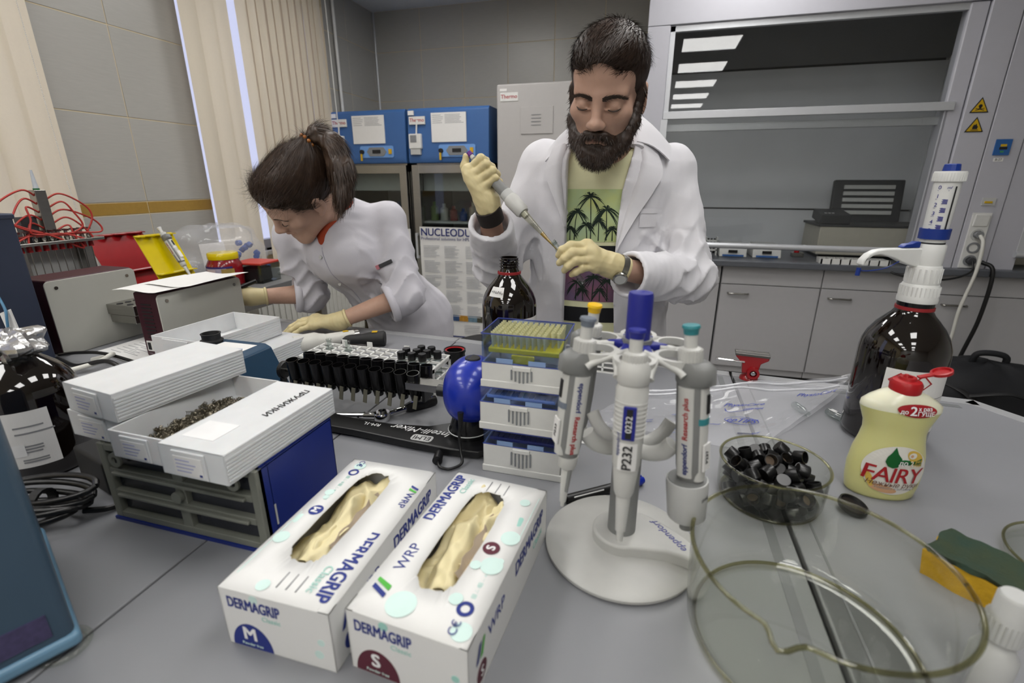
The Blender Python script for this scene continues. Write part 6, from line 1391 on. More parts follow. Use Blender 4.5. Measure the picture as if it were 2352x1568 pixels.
def crease(m, scale=9.0, dist=.010, strength=.55):
    nt = m.node_tree; b = nt.nodes['Principled BSDF']; prev = b.inputs['Normal'].links[0].from_socket
    tc = nt.nodes.new('ShaderNodeTexCoord'); n = nt.nodes.new('ShaderNodeTexNoise'); n.noise_type = 'RIDGED_MULTIFRACTAL'; n.inputs['Scale'].default_value = scale; n.inputs['Detail'].default_value = 2.0; n.inputs['Distortion'].default_value = .6
    nt.links.new(tc.outputs['Object'], n.inputs['Vector']); bp = nt.nodes.new('ShaderNodeBump'); bp.inputs['Strength'].default_value = strength; bp.inputs['Distance'].default_value = dist
    nt.links.new(n.outputs['Fac'], bp.inputs['Height']); nt.links.new(prev, bp.inputs['Normal']); nt.links.new(bp.outputs[0], b.inputs['Normal'])
crease(M_coat, 8.0, .006); crease(M_tunic, 8.5, .009)
M_latex = mat('glove_latex', '#cdbf92', .5, var=.05, scale=40, bump=.15, bscale=90, sss=.08)
def wrinkle(seed, amp, freq=26.0):
    r = np.random.RandomState(seed); W_ = [(r.normal(size=3) * freq * (1 + .6 * q), r.rand() * 6.28, r.normal(size=3) * freq * .4) for q in range(5)]
    def fn(x, y, z):
        o = 0
        for k, (w, p, w2) in enumerate(W_):
            ph = w[0] * x + w[1] * y + w[2] * z * .6 + p + 1.4 * np.sin(w2[0] * x + w2[1] * y + w2[2] * z)
            o = o + (1 - 2 * np.abs(np.sin(.5 * ph))) / (1.3 + .5 * k)
        return amp * o
    return fn
def folds(a, b, amp, n, phase=0.0, center=.9, width=.35):
    """ring folds across a limb a->b, strongest near t = center"""
    a, b = np.array(a), np.array(b); ba = b - a; L = ba @ ba
    def fn(x, y, z):
        t = ((x - a[0]) * ba[0] + (y - a[1]) * ba[1] + (z - a[2]) * ba[2]) / L
        rx, ry, rz = x - a[0] - t * ba[0], y - a[1] - t * ba[1], z - a[2] - t * ba[2]; rr = np.sqrt(rx ** 2 + ry ** 2 + rz ** 2)
        w = np.exp(-((t - center) / width) ** 2) * (rr < .13) * (t > -.15) * (t < 1.25)
        ph = n * t * 3.14 + phase + 1.5 * np.sin(30 * rx + 21 * ry + 17 * rz) + .8 * np.sin(70 * ry - 50 * rx)
        return amp * w * (1 - 1.7 * np.abs(np.sin(ph)) ** .7)
    return fn
def first_y(F_, x, z):
    """y of the surface met from the front (-Y side)"""
    i = np.clip((x - F_.lo[0]) / F_.h, 0, F_.n[0] - 1.001); k = np.clip((z - F_.lo[2]) / F_.h, 0, F_.n[2] - 1.001); i0, k0 = int(i), int(k); a, b = i - i0, k - k0
    col = F_.f[i0, :, k0] * (1 - a) * (1 - b) + F_.f[i0 + 1, :, k0] * a * (1 - b) + F_.f[i0, :, k0 + 1] * (1 - a) * b + F_.f[i0 + 1, :, k0 + 1] * a * b
    w = np.argwhere(col < 0)
    if len(w) == 0: return None
    j = int(w[0, 0]); 
    if j == 0: return F_.ax[1][0]
    t = col[j - 1] / (col[j - 1] - col[j]); return F_.ax[1][j - 1] + t * F_.h
def hand_field(wrist, fore, mcp, pip, dip, tip, thumb, h=.0020, fr=.0100, wr=.027, pr=.0135):
    al = np.array([wrist, fore] + list(mcp) + list(pip) + list(dip) + list(tip) + list(thumb)); F_ = Field(al.min(0) - .045, al.max(0) + .045, h)
    G = Field(al.min(0) - .045, al.max(0) + .045, h)
    for m, p, d, t, s in zip(mcp, pip, dip, tip, (1.0, 1.04, 1.0, .88)): 
        H = Field(al.min(0) - .045, al.max(0) + .045, h); H.chain([m, p, d, t], [fr * 1.08 * s, fr * 1.0 * s, fr * .92 * s, fr * .78 * s], .004)
        hh = np.clip(.5 + .5 * (G.f - H.f) / .002, 0, 1); G.f = G.f * (1 - hh) + H.f * hh - .002 * hh * (1 - hh)
    G.chain(thumb, [fr * 1.35, fr * 1.2, fr * 1.08, fr * .85], .006)
    w = np.array(wrist); 
    for m in mcp: F_.cone(w, m, pr * 1.25, pr * .92, .018)
    for a, b in zip(mcp[:-1], mcp[1:]): F_.cone(a, b, pr * .9, pr * .9, .012)
    F_.cone(w, fore, wr, wr * 1.03, .02)
    hh = np.clip(.5 + .5 * (F_.f - G.f) / .009, 0, 1); F_.f = (F_.f * (1 - hh) + G.f * hh - .009 * hh * (1 - hh)).astype(np.float32)
    # flat cut where the cuff ends
    ax = (np.array(fore) - w); ax /= np.linalg.norm(ax); e = np.array(fore)
    X, Y, Z = F_.ax[0][:, None, None], F_.ax[1][None, :, None], F_.ax[2][None, None, :]
    pl = (X - e[0]) * ax[0] + (Y - e[1]) * ax[1] + (Z - e[2]) * ax[2]; F_.f = np.maximum(F_.f, pl.astype(np.float32))
    return F_
def cuff_ring(name, c, axis, r, m, parent, origin, t=.0035):
    ax = Vector(axis).normalized(); q = ax.to_track_quat('Z', 'Y').to_matrix().to_4x4()
    g = lathe([(r + t * math.cos(a), t * 1.3 * math.sin(a)) for a in [2 * PI * i / 8 for i in range(8)]], 32, True)
    return obj(name, xf(g, Matrix.Translation(Vector(c) - Vector(origin)) @ q), m, parent, smooth=80)
def set_lip(o, fn):
    me = o.data; v = np.empty(len(me.vertices) * 3, np.float32); me.vertices.foreach_get('co', v); a = me.attributes.new('lip', 'FLOAT', 'POINT'); a.data.foreach_set('value', fn(v.reshape(-1, 3)).astype(np.float32))
def join_parts(parts):
    V, Q, o = [], [], 0
    for v, q in parts: V.append(v); Q.append(q + o); o += len(v)
    return np.vstack(V), np.vstack(Q)
def lip_weight(P):   # local head coordinates
    return np.clip(1.2 - np.sqrt((P[:, 0] / .021) ** 2 + ((P[:, 2] + .0655) / .0085) ** 2), 0, 1) * (P[:, 1] < -.08)
# ================================================================== the man
MO = np.array((-.14, 1.44, FLOOR))
HP = np.array((-.1235, 1.207, .634)); HR = np.array(Euler((R(22), R(5), R(-4))).to_matrix())
def HW(P): return np.asarray(P) @ HR.T + HP
neck_w = np.array((-.128, 1.375, .515)); neck_l = (neck_w - HP) @ HR
F_ = head_field(neck_l, True); hv, hq = F_.mesh(); man_head = F_
sR, eR, wR_ = np.array((-.305, 1.405, .49)), np.array((-.412, 1.285, .225)), np.array((-.3785, 1.1323, .392))
sL, eL, wL_ = np.array((.030, 1.445, .475)), np.array((.105, 1.335, .205)), np.array((-.0679, 1.1206, .262))
B = Field((-.50, 1.05, FLOOR - .01), (.22, 1.66, .60), .007)
B.column([-.05, .1, .3, .42, .50], [-.14] * 5, [1.43, 1.425, 1.415, 1.41, 1.41], [.16, .15, .165, .165, .11], [.105, .10, .11, .105, .08], R(9), .02)
B.cone((-.128, 1.40, .47), neck_w, .062, .058, .03)
for sh, el, wr in ((sR, eR, wR_), (sL, eL, wL_)): B.cone((np.array((-.13, 1.41, .44)) + sh) / 2, sh, .06, .05, .03); B.chain([sh, el, wr], [.05, .04, .0235], .02)
for s in (-1, 1):
    hp = np.array((-.14 + s * .09, 1.44, -.05)); B.chain([hp, hp + (s * .01, .0, -.42), hp + (s * .015, .03, -.80)], [.085, .058, .042], .03); B.cone(hp + (s * .015, .03, -.835), hp + (s * .03, -.12, -.84), .034, .028, .02)
bv, bq = B.mesh()
V, Q = join_parts([(HW(hv), hq), (bv, bq)])
man = fast_mesh('person', V, Q, M_skin1, origin=MO); man.location = MO
tag(man, 'bearded man in an open white lab coat pipetting into a small glass tube', 'person')
set_lip(man, lambda P: lip_weight((P + MO - HP) @ HR))
# hair: cap plus strands, in head space
def hair_cap(h=.003):
    G = Field((-.115, -.14, -.10), (.115, .15, .18), h)
    G.ell((0, .018, .052), (.0835, .108, .089), .01); G.ell((0, -.045, .092), (.062, .055, .046), .03)
    G.cone((-.074, .0, .01), (-.071, -.008, -.035), .014, .010, .01); G.cone((.074, .0, .01), (.071, -.008, -.035), .014, .010, .01)
    G.ell((0, -.138, -.018), (.0715, .095, .112), .010, cut=True); G.ell((0, .02, -.145), (.12, .14, .085), .015, cut=True)
    for s in (-1, 1): G.ell((s * .088, .020, -.012), (.022, .026, .036), .006, cut=True)
    return G
G = hair_cap(); cv, cq = G.mesh(); rng = np.random.default_rng(1)
N_ = grad_normals(G, cv); crown = np.array((.01, .06, .14))
sel = rng.choice(len(cv), 9000); P, N_ = cv[sel], N_[sel]
rad = P - crown; fwdv = np.array((-.35, -1.0, .0)); D = rad / (np.linalg.norm(rad, axis=1, keepdims=True) + 1e-9) + .55 * fwdv * (P[:, 2:3] > .05); D -= N_ * np.sum(D * N_, 1, keepdims=True); D /= np.linalg.norm(D, axis=1, keepdims=True) + 1e-9
D = D + .26 * N_ + .10 * rng.normal(size=D.shape); D /= np.linalg.norm(D, axis=1, keepdims=True)
keep = N_[:, 2] > -.6; sv, sq = strands(P[keep] - N_[keep] * .002, D[keep], N_[keep], np.where(P[keep][:, 2:3] > .06, .024, .012), .0009, 3, rng)
V, Q = join_parts([(HW(cv), cq), (HW(sv), sq)]); fast_mesh('hair', V, Q, M_hairb, man, MO)
# beard
G = Field((-.105, -.145, -.185), (.105, .06, .03), .003)
for s in (-1, 1):
    G.chain([(s * .070, -.008, -.010), (s * .064, -.026, -.048), (s * .047, -.052, -.080), (s * .02, -.076, -.102)], [.009, .016, .021, .024], .018)
    G.chain([(s * .003, -.1045, -.0535), (s * .020, -.0975, -.0560), (s * .030, -.086, -.0665), (s * .028, -.083, -.088)], [.0078, .0078, .0080, .011], .008); G.cone((s * .034, -.068, -.070), (s * .03, -.074, -.090), .012, .016, .012)
G.cone((-.012, -.082, -.103), (.012, -.082, -.103), .023, .023, .02); G.cone((0, -.070, -.114), (0, -.042, -.112), .022, .02, .02); G.cone((-.008, -.0895, -.082), (.008, -.0895, -.082), .0095, .0095, .01)
G.ell((0, -.106, -.0670), (.0160, .012, .0042), .003, cut=True)
G.warp(wrinkle(5, .0012, 320)); cv, cq = G.mesh(); N_ = grad_normals(G, cv); sel = rng.choice(len(cv), 8000); P, N_ = cv[sel], N_[sel]
D = np.array((0, -.25, -1.0)) + .5 * N_ + .25 * rng.normal(size=P.shape); D /= np.linalg.norm(D, axis=1, keepdims=True); sv, sq = strands(P - N_ * .002, D, N_, np.full((len(P), 1), .011), .0006, 2, rng)
V, Q = join_parts([(HW(cv), cq), (HW(sv), sq)]); fast_mesh('beard', V, Q, M_hairb, man, MO)
def face_bits(parent, HW_, MO_, mh, male, Fd):
    for s in (-1, 1):
        pts = np.array(smooth_path([(s * .010, -.0975, .0148), (s * .024, -.0962, .0190), (s * .040, -.0885, .0195), (s * .054, -.0740, .0135)], 8)); rg = np.random.default_rng(2); n = 520 if male else 260; hw = .0042 if male else .002
        tpos = rg.random(n); P0 = np.stack([np.interp(tpos, np.linspace(0, 1, len(pts)), pts[:, c]) for c in range(3)], 1); P0[:, 2] += rg.uniform(-1, 1, n) * hw * (1 - .55 * tpos); Nn = np.tile(np.array((s * .25, -1.0, .1)), (n, 1)); Dd = np.tile(np.array((s * 1.0, .12, .28)), (n, 1)) + np.array((s * 0, .55, -.5)) * tpos[:, None] + .2 * rg.normal(size=(n, 3)); Dd /= np.linalg.norm(Dd, axis=1, keepdims=True)
        P0[:, 1] = [(first_y(Fd, p[0], p[2]) or p[1]) - .0002 for p in P0]
        v_, q_ = strands(P0, Dd, Nn, np.full((n, 1), .0085 if male else .006), .00045, 2, rg, .1); fast_mesh('eyebrow', HW_(v_), q_, mh, parent, MO_)
        pts = [(s * .0185, -.0925, -.0045), (s * .026, -.0965, -.0065), (s * .033, -.0972, -.0072), (s * .041, -.0935, -.0065), (s * .0465, -.087, -.004)]
        g = tube(pts, [.0008, .0013, .0015, .0014, .0009], 6); V, F2 = g; V = HW_(np.array(V)) - MO_; obj('eyelashes', ([tuple(v) for v in V], F2), mh, parent, smooth=80)
face_bits(man, HW, MO, M_hairb, True, man_head)
# T-shirt and coat
ROT = R(9)
zs = [-.30, -.10, .05, .20, .35, .45, .50, .53, .555]
cxs = [-.14] * 9; cys = [1.445, 1.44, 1.432, 1.422, 1.412, 1.408, 1.405, 1.40, 1.40]
TA = [.19, .175, .168, .165, .175, .178, .155, .115, .085]; TB = [.125, .118, .112, .112, .118, .114, .100, .082, .070]
S_ = Field((-.36, 1.22, -.2), (.10, 1.60, .60), .005); S_.column(zs, cxs, cys, TA, TB, ROT, .02); S_.cone((-.19, 1.40, .50), (-.13, 1.40, .53), .06, .06, .03); S_.cone((-.07, 1.40, .50), (-.13, 1.40, .53), .06, .06, .03)
S_.ell((-.126, 1.335, .575), (.082, .10, .062), .008, cut=True); S_.warp(wrinkle(3, .0016, 22)); sv_, sq_ = S_.mesh(); shirtF = S_
M_shirt = mat('tshirt_pale_yellow', '#dcdbb4', .85, var=.04, bump=.1, bscale=300)
sh_o = fast_mesh('t_shirt', sv_, sq_, M_shirt, man, MO)
C_ = Field((-.50, 1.03, -.34), (.22, 1.66, .66), .005)
CA = [.245, .222, .207, .200, .203, .200, .178, .140, .105]; CB = [.165, .150, .142, .140, .142, .138, .122, .102, .088]
C_.column(zs, cxs, cys, CA, CB, ROT, .02, 2.4)
for sh, el, wr, cuff in ((sR, eR, wR_, np.array((-.384, 1.160, .352))), (sL, eL, wL_, np.array((-.0435, 1.148, .244)))):
    base = np.array((-.14, 1.41, .475)); C_.cone(base + (sh - base) * .55, sh, .062, .066, .05); C_.chain([sh, el, cuff], [.068, .062, .057], .02)
Xg, Yg, Zg = C_.ax[0][:, None, None], C_.ax[1][None, :, None], C_.ax[2][None, None, :]
C_.warp(wrinkle(9, .0026, 15)); C_.warp(wrinkle(19, .0012, 32)); C_.warp(folds(sR, eR, .0045, 4.5, .5, 1.0, .4)); C_.warp(folds(eR, (-.384, 1.160, .352), .0045, 3.5, 1.3, .15, .45)); C_.warp(folds(sL, eL, .0055, 4.5, .2, .95, .45)); C_.warp(folds(eL, (-.0435, 1.148, .244), .005, 3.5, 2.0, .15, .5))
# sleeve ends: cut flat and hollow
for el, wr, cuff, r0 in ((eR, wR_, np.array((-.384, 1.160, .352)), .040), (eL, wL_, np.array((-.0435, 1.148, .244)), .040)):
    ax = (cuff - el) / np.linalg.norm(cuff - el); d0 = np.linalg.norm(cuff - el)
    rel = [(Xg - el[0]), (Yg - el[1]), (Zg - el[2])]; t = rel[0] * ax[0] + rel[1] * ax[1] + rel[2] * ax[2]; rr = np.sqrt(np.maximum(0, rel[0] ** 2 + rel[1] ** 2 + rel[2] ** 2 - t ** 2))
    reg = (t > d0 * .6) & (rr < .10); C_.f = np.where(reg, np.maximum(C_.f, (t - d0 - .006)), C_.f)
    hole = np.maximum(np.maximum(rr - .0435, -(t - d0 * .72)), (t - d0 - .05)); C_.f = np.where(t > 0, np.maximum(C_.f, -hole), C_.f).astype(np.float32)
# open front: carve between the two coat edges, then hollow for the shirt and neck
oz = [-.4, .06, .149, .248, .3365, .425, .50, .555, .70]; ol = [-.226, -.222, -.222, -.219, -.219, -.219, -.222, -.215, -.205]; orr = [-.076, -.080, -.086, -.090, -.088, -.082, -.066, -.058, -.055]
zz = C_.ax[2]; L0 = np.interp(zz, oz, ol)[None, None, :]; R0 = np.interp(zz, oz, orr)[None, None, :]
slot = np.maximum(np.maximum(L0 - Xg, Xg - R0), Yg - 1.42); slot = slot + 0 * Zg; h_ = .006; C_.f = np.maximum(C_.f, -slot).astype(np.float32)
sx = np.clip(Xg, shirtF.lo[0], shirtF.lo[0] + shirtF.h * (shirtF.n[0] - 1))
C_.ell((-.127, 1.37, .60), (.072, .085, .075), .01, cut=True)
cv, cq = C_.mesh(); fast_mesh('lab_coat', cv, cq, M_coat, man, MO); coatF = C_
# lapels and collar: cloth strips laid on the coat front
def drape(rows, off=.006, F2=None):
    """rows of (x, z) points -> sheet laid over the front of a field"""
    F2 = F2 or coatF; nv = 26; G2 = []
    for r in rows:
        pts = smooth_path([(a, b, 0) for a, b in r], 6); m = len(pts); q = [pts[int(round(i * (m - 1) / (nv - 1)))] for i in range(nv)]; G2.append(q)
    return G2
def lapel(inner, outer, off=.009, nu=7):
    n = 24; ip = smooth_path([(a, b, 0) for a, b in inner], 8); op = smooth_path([(a, b, 0) for a, b in outer], 8)
    I2 = [ip[int(round(i * (len(ip) - 1) / (n - 1)))] for i in range(n)]; O2 = [op[int(round(i * (len(op) - 1) / (n - 1)))] for i in range(n)]
    P = np.zeros((nu + 1, n, 3)); last = None
    for a in range(nu + 1):
        for b in range(n):
            p = I2[b] * (1 - a / nu) + O2[b] * (a / nu); y = first_y(coatF, p[0], p[1])
            
            dz = 0.0
            while y is None and dz < .08: dz += .004; y = first_y(coatF, p[0], p[1] - dz)
            P[a, b] = (p[0], 1.30 if y is None or y > 1.43 else y, p[1] - dz)
    for _ in range(3):   # relax depth so the cloth bridges gaps
        Yv = P[:, :, 1]; Y2 = Yv.copy(); Y2[1:-1] = (Yv[:-2] + Yv[2:] + 2 * Yv[1:-1]) / 4; Y2[:, 1:-1] = (Y2[:, :-2] + Y2[:, 2:] + 2 * Y2[:, 1:-1]) / 4; P[:, :, 1] = Y2
    P[:, :, 1] -= off + .007 * np.linspace(0, 1, nu + 1)[:, None]
    return grid_sheet(lambda u, v: P[int(round(u * nu)), int(round(v * (n - 1)))] - MO, nu, n - 1, -.004)
obj('lapel', lapel([(-.214, .548), (-.219, .50), (-.219, .44), (-.219, .38), (-.2195, .34)], [(-.262, .530), (-.275, .475), (-.262, .44), (-.240, .39), (-.222, .34)]), M_coat, man, smooth=60)
obj('lapel', lapel([(-.060, .55), (-.068, .50), (-.082, .43), (-.087, .36), (-.090, .28)], [(-.012, .535), (.012, .475), (-.004, .43), (-.045, .36), (-.086, .28)]), M_coat, man, smooth=60)
fold = [(-.213, 1.312, .545), (-.212, 1.352, .588), (-.178, 1.425, .628), (-.127, 1.452, .637), (-.076, 1.435, .628), (-.050, 1.378, .590), (-.056, 1.326, .545)]
fall = [(-.282, 1.300, .500), (-.276, 1.355, .542), (-.222, 1.455, .572), (-.127, 1.500, .580), (-.034, 1.472, .572), (.022, 1.395, .542), (.026, 1.332, .500)]
fp, lp = smooth_path(fold, 8), smooth_path(fall, 8)
obj('collar', grid_sheet(lambda u, v: (fp[int(round(u * 48))] * (1 - v) + lp[int(round(u * 48))] * v + np.array((0, 0, .010 * math.sin(PI * v))) - MO), 48, 6, .003), M_coat, man, smooth=60)
obj('collar_stand', tube([np.array(p) - MO - np.array((0, 0, .012)) for p in fold], .018, 10, ry=.007), M_coat, man, smooth=80)
# breast pocket, placket seams
def on_coat(rows, m, name, off=.002):
    V = []; n = len(rows); k = len(rows[0])
    for r in rows:
        for x, z in r:
            y = first_y(coatF, x, z); V.append(np.array((x, (1.3 if y is None else y) - off, z)) - MO)
    F2 = [(i * k + j, i * k + j + 1, (i + 1) * k + j + 1, (i + 1) * k + j) for i in range(n - 1) for j in range(k - 1)]
    return obj(name, ([tuple(v) for v in V], F2), m, man, smooth=60)
on_coat([[(-.034 + .040 * i / 6, .385 - .045 * j / 6) for i in range(7)] for j in range(7)], M_coat, 'breast_pocket', .004)
on_coat([[(-.034 + .040 * i / 6, .386 - .012 * j) for i in range(7)] for j in range(2)], M_coat, 'pocket_hem', .0055)
# print on the T-shirt: two photographic palm panels between dark bands
def on_shirt(x0, x1, z0, z1, m, name, off, nx=14, nz=14, poly=None):
    def pt(x, z):
        y = first_y(shirtF, x, z); return np.array((x, (1.3 if y is None else y) - off, z)) - MO
    if poly is None:
        V = [tuple(pt(x0 + (x1 - x0) * i / nx, z0 + (z1 - z0) * j / nz)) for j in range(nz + 1) for i in range(nx + 1)]; w = nx + 1
        return obj(name, (V, [(j * w + i, j * w + i + 1, (j + 1) * w + i + 1, (j + 1) * w + i) for j in range(nz) for i in range(nx)]), m, sh_o, smooth=60)
    return pt
M_pr1 = mat('print_palm_sky', '#c3c25e', .8, var=.0, scale=14, color2='#9dbfae'); M_pr2 = mat('print_dusk', '#4f5a7c', .8, scale=12, color2='#8a4a52'); M_prk = mat('print_black', '#15161a', .85); M_palm = mat('print_palm_green', '#1c2b22', .85, var=.4)
on_shirt(-.235, -.065, .300, .432, M_pr1, 'print_panel', .0012); on_shirt(-.235, -.065, .262, .290, M_prk, 'print_band', .0012, 14, 4); on_shirt(-.235, -.065, .135, .255, M_pr2, 'print_panel', .0012); on_shirt(-.235, -.065, .075, .118, M_prk, 'print_band', .0012, 14, 5)
pt = on_shirt(0, 0, 0, 0, None, '', .0022, poly=True)
def palm(x, z, h, sc, seed, mat_=None):
    rnd = random.Random(seed); V, F2 = [], []
    def strip(pts, ws):
        b = len(V)
        for (a, c), w_ in zip(pts, ws): V.append(tuple(pt(a - w_, c))); V.append(tuple(pt(a + w_, c)))
        for i in range(len(pts) - 1): F2.append((b + 2 * i, b + 2 * i + 1, b + 2 * i + 3, b + 2 * i + 2))
    lean = rnd.uniform(-.006, .006); strip([(x + lean * t * t, z + h * t) for t in (0, .33, .66, 1)], [.0014, .0012, .0011, .001]); cx, cz = x + lean, z + h
    for k in range(30):
        a = rnd.uniform(-.7, 3.84); L = sc * rnd.uniform(.7, 1.35); pts = []
        for t in (0, .3, .6, .85, 1): pts.append((cx + L * t * math.cos(a), cz + L * (t * math.sin(a) - .75 * t * t)))
        b = len(V); ws = [.0005, .0012, .0015, .0010, .0002]; nx_, nz_ = -math.sin(a), math.cos(a)
        for (p, q), w_ in zip(pts, ws): V.append(tuple(pt(p - nx_ * w_, q - nz_ * w_))); V.append(tuple(pt(p + nx_ * w_, q + nz_ * w_)))
        for i in range(4): F2.append((b + 2 * i, b + 2 * i + 1, b + 2 * i + 3, b + 2 * i + 2))
    obj('palm_print', (V, F2), mat_ or M_palm, sh_o)
for a in ((-.155, .305, .108, .030, 1), (-.198, .304, .072, .026, 2), (-.115, .304, .078, .028, 3), (-.165, .303, .04, .022, 4), (-.135, .303, .05, .022, 9), (-.21, .303, .03, .018, 10), (-.10, .303, .03, .02, 11)): palm(*a)
for a in ((-.19, .138, .05, .026, 5), (-.145, .138, .065, .030, 6), (-.105, .138, .055, .026, 7), (-.17, .138, .03, .02, 8), (-.125, .138, .03, .02, 12)): palm(*a)
# hands in latex gloves
Fh = hand_field((-.0830, 1.1190, .2690), (-.0540, 1.1330, .2570), [(-.1363, 1.0932, .3150), (-.1259, 1.0856, .3017), (-.1196, 1.0830, .2854), (-.1143, 1.0870, .2709)], [(-.171, 1.0672, .3170), (-.1631, 1.0564, .3025), (-.1559, 1.054, .2860), (-.141, 1.0612, .2689)], [(-.188, 1.0614, .3074), (-.1809, 1.0525, .2905), (-.1723, 1.0518, .2736), (-.1557, 1.059, .2600)], [(-.1965, 1.0628, .2955), (-.1917, 1.0559, .2797), (-.1805, 1.0569, .2639), (-.1646, 1.0627, .2542)], [(-.1034, 1.1180, .2855), (-.1408, 1.1120, .2900), (-.176, 1.0960, .2951), (-.1968, 1.0826, .2982)], wr=.0265)
Fh.warp(wrinkle(11, .0006, 120), .02); v, q = Fh.mesh(); fast_mesh('glove', v, q, M_latex, man, MO); cuff_ring('glove_cuff', (-.0545, 1.1328, .2572), (.029, .014, -.012), .0270, M_latex, man, MO)
Fh = hand_field((-.3840, 1.1330, .4050), (-.3785, 1.1360, .3780), [(-.4289, 1.1270, .4734), (-.4200, 1.1205, .4607), (-.4092, 1.1170, .4462), (-.3980, 1.1175, .4318)], [(-.394, 1.1230, .5008), (-.3784, 1.1172, .4881), (-.3639, 1.1152, .4738), (-.3576, 1.1150, .4577)], [(-.392, 1.1493, .4962), (-.3759, 1.1449, .4824), (-.3619, 1.1423, .4667), (-.3554, 1.1391, .4501)], [(-.4142, 1.1593, .4857), (-.400, 1.1576, .4709), (-.3858, 1.1540, .4551), (-.3754, 1.1496, .4393)], [(-.4069, 1.1310, .4277), (-.4330, 1.1426, .4570), (-.4425, 1.1441, .4844), (-.4387, 1.1435, .5056)], wr=.0275)
Fh.warp(wrinkle(12, .0006, 120), .02); v, q = Fh.mesh(); fast_mesh('glove', v, q, M_latex, man, MO)
obj('wristband', xf(lathe([(.0275, -.018), (.031, -.018), (.0315, .0), (.031, .018), (.0275, .018)], 32), Matrix.Translation(Vector((-.3795, 1.1365, .3755) - MO)) @ Vector((-.004, -.020, .030)).normalized().to_track_quat('Z', 'Y').to_matrix().to_4x4()), mat('band_brown_black', '#1d1512', .7), man, smooth=60)
wt = obj('wristwatch', xf(lathe([(.0285, -.006), (.0318, -.007), (.0322, 0), (.0318, .007), (.0285, .006)], 28), Matrix.Translation(Vector((-.0640, 1.1265, .2615) - MO)) @ Vector((.029, .014, -.012)).normalized().to_track_quat('Z', 'Y').to_matrix().to_4x4()), M_steel, man, smooth=40)
cw = Vector((-.0640, 1.1265, .2615) - MO) + Vector((.003, -.0275, -.017)); Mq = Matrix.Translation(cw) @ Vector((.1, -.84, -.52)).normalized().to_track_quat('Z', 'Y').to_matrix().to_4x4()
obj('watch_case', xf(lathe([(0, -.004), (.0155, -.004), (.0165, 0), (.0165, .004), (.014, .006), (0, .006)], 28), Mq), M_steel, wt, smooth=40); obj('watch_face', xf(cyl(.0125, .0058, .0066, 24), Mq), M_lgrey, wt)
# the pipette and tube he holds
a, b, c = Vector((-.4309, 1.1459, .5124)), Vector((-.298, 1.1041, .3887)), Vector((-.1985, 1.0710, .3040))
zx = (a - c).normalized(); yx = Vector((.3, -1, .2)); yx = (yx - zx * yx.dot(zx)).normalized(); xx = yx.cross(zx)
t = thing('held_pipette', 'grey and white pipette with yellow liquid in its tip, in the fist of the man', 'pipette', (0, 0, 0)); L1 = (b - c).length; L2 = (a - c).length
t.matrix_world = Matrix(((xx.x, yx.x, zx.x, c.x), (xx.y, yx.y, zx.y, c.y), (xx.z, yx.z, zx.z, c.z), (0, 0, 0, 1)))
obj('button', lathe([(0, L2 + .004), (.007, L2 + .003), (.007, L2 - .008), (0, L2 - .008)], 18), mat('button_purple', '#5a1f78', .4), t, smooth=40); obj('rod', cyl(.0055, L2 - .03, L2 - .006, 16), M_pl, t, smooth=40); obj('finger_hook', mv(bb(-.006, .006, -.026, .0, -.003, .003), 0, 0, L2 - .022), M_pdark, t, bevel=.0025)
obj('handle', loft([(L1 + .032, .0135, .0135, 0, 0), (L1 + .07, .0125, .0125, 0, 0), (L2 - .02, .0115, .012, 0, 0)]), M_pg, t, smooth=50); obj('collar', cyl(.0150, L1 + .034, L1 + .052, 28), M_lgrey, t, smooth=40)
obj('barrel', lathe([(0, L1 - .014), (.0135, L1 - .014), (.0165, L1 - .008), (.0178, L1 + .03), (.0155, L1 + .036), (0, L1 + .036)], 32), M_pl, t, smooth=40); obj('nose', lathe([(0, L1 - .026), (.0072, L1 - .026), (.0082, L1 - .014), (0, L1 - .014)], 20), M_pl, t, smooth=40)
obj('clear_tip', lathe([(.0012, 0), (.0022, .02), (.0048, .055), (.0078, L1 - .03), (.0092, L1 - .012)], 20), glassmat('tip_plastic', '#f0f0e4', rough=.15, ior=1.5), t, smooth=60); obj('yellow_liquid', lathe([(0, .001), (.0011, .002), (.0019, .02), (.0043, .052), (.0046, .056), (0, .056)], 16), mat('liquid_yellow', '#c9a75a', .15, trans=.5), t, smooth=60)
a, b = Vector((-.2125, 1.0730, .3255)), Vector((-.139, 1.0800, .2300)); zx = (a - b).normalized(); LT = (a - b).length
t = thing('test_tube', 'small clear glass vial held between the gloved fingers of the man', 'test tube', b); t.matrix_world = Matrix.Translation(b) @ zx.to_track_quat('Z', 'Y').to_matrix().to_4x4()
obj('glass', lathe([(0, .001), (.006, .002), (.0078, .008), (.0078, LT - .022), (.0056, LT - .016), (.0056, LT - .002), (.0066, LT)], 20), M_glass2, t, smooth=60); obj('thread', lathe([(.0062, LT - .011), (.0071, LT - .009), (.0062, LT - .007), (.0071, LT - .005), (.0062, LT - .003)], 20), M_glass2, t, smooth=60)

K = Field((-.34, 1.28, FLOOR + .04), (.06, 1.62, .0), .008)
for s in (-1, 1):
    hp = np.array((-.14 + s * .09, 1.44, -.05)); K.chain([hp, hp + (s * .01, .0, -.42), hp + (s * .015, .03, -.78)], [.10, .078, .062], .03)
v, q = K.mesh(); fast_mesh('trousers', v, q, mat('trousers_khaki', '#5c5a42', .8), man, MO)
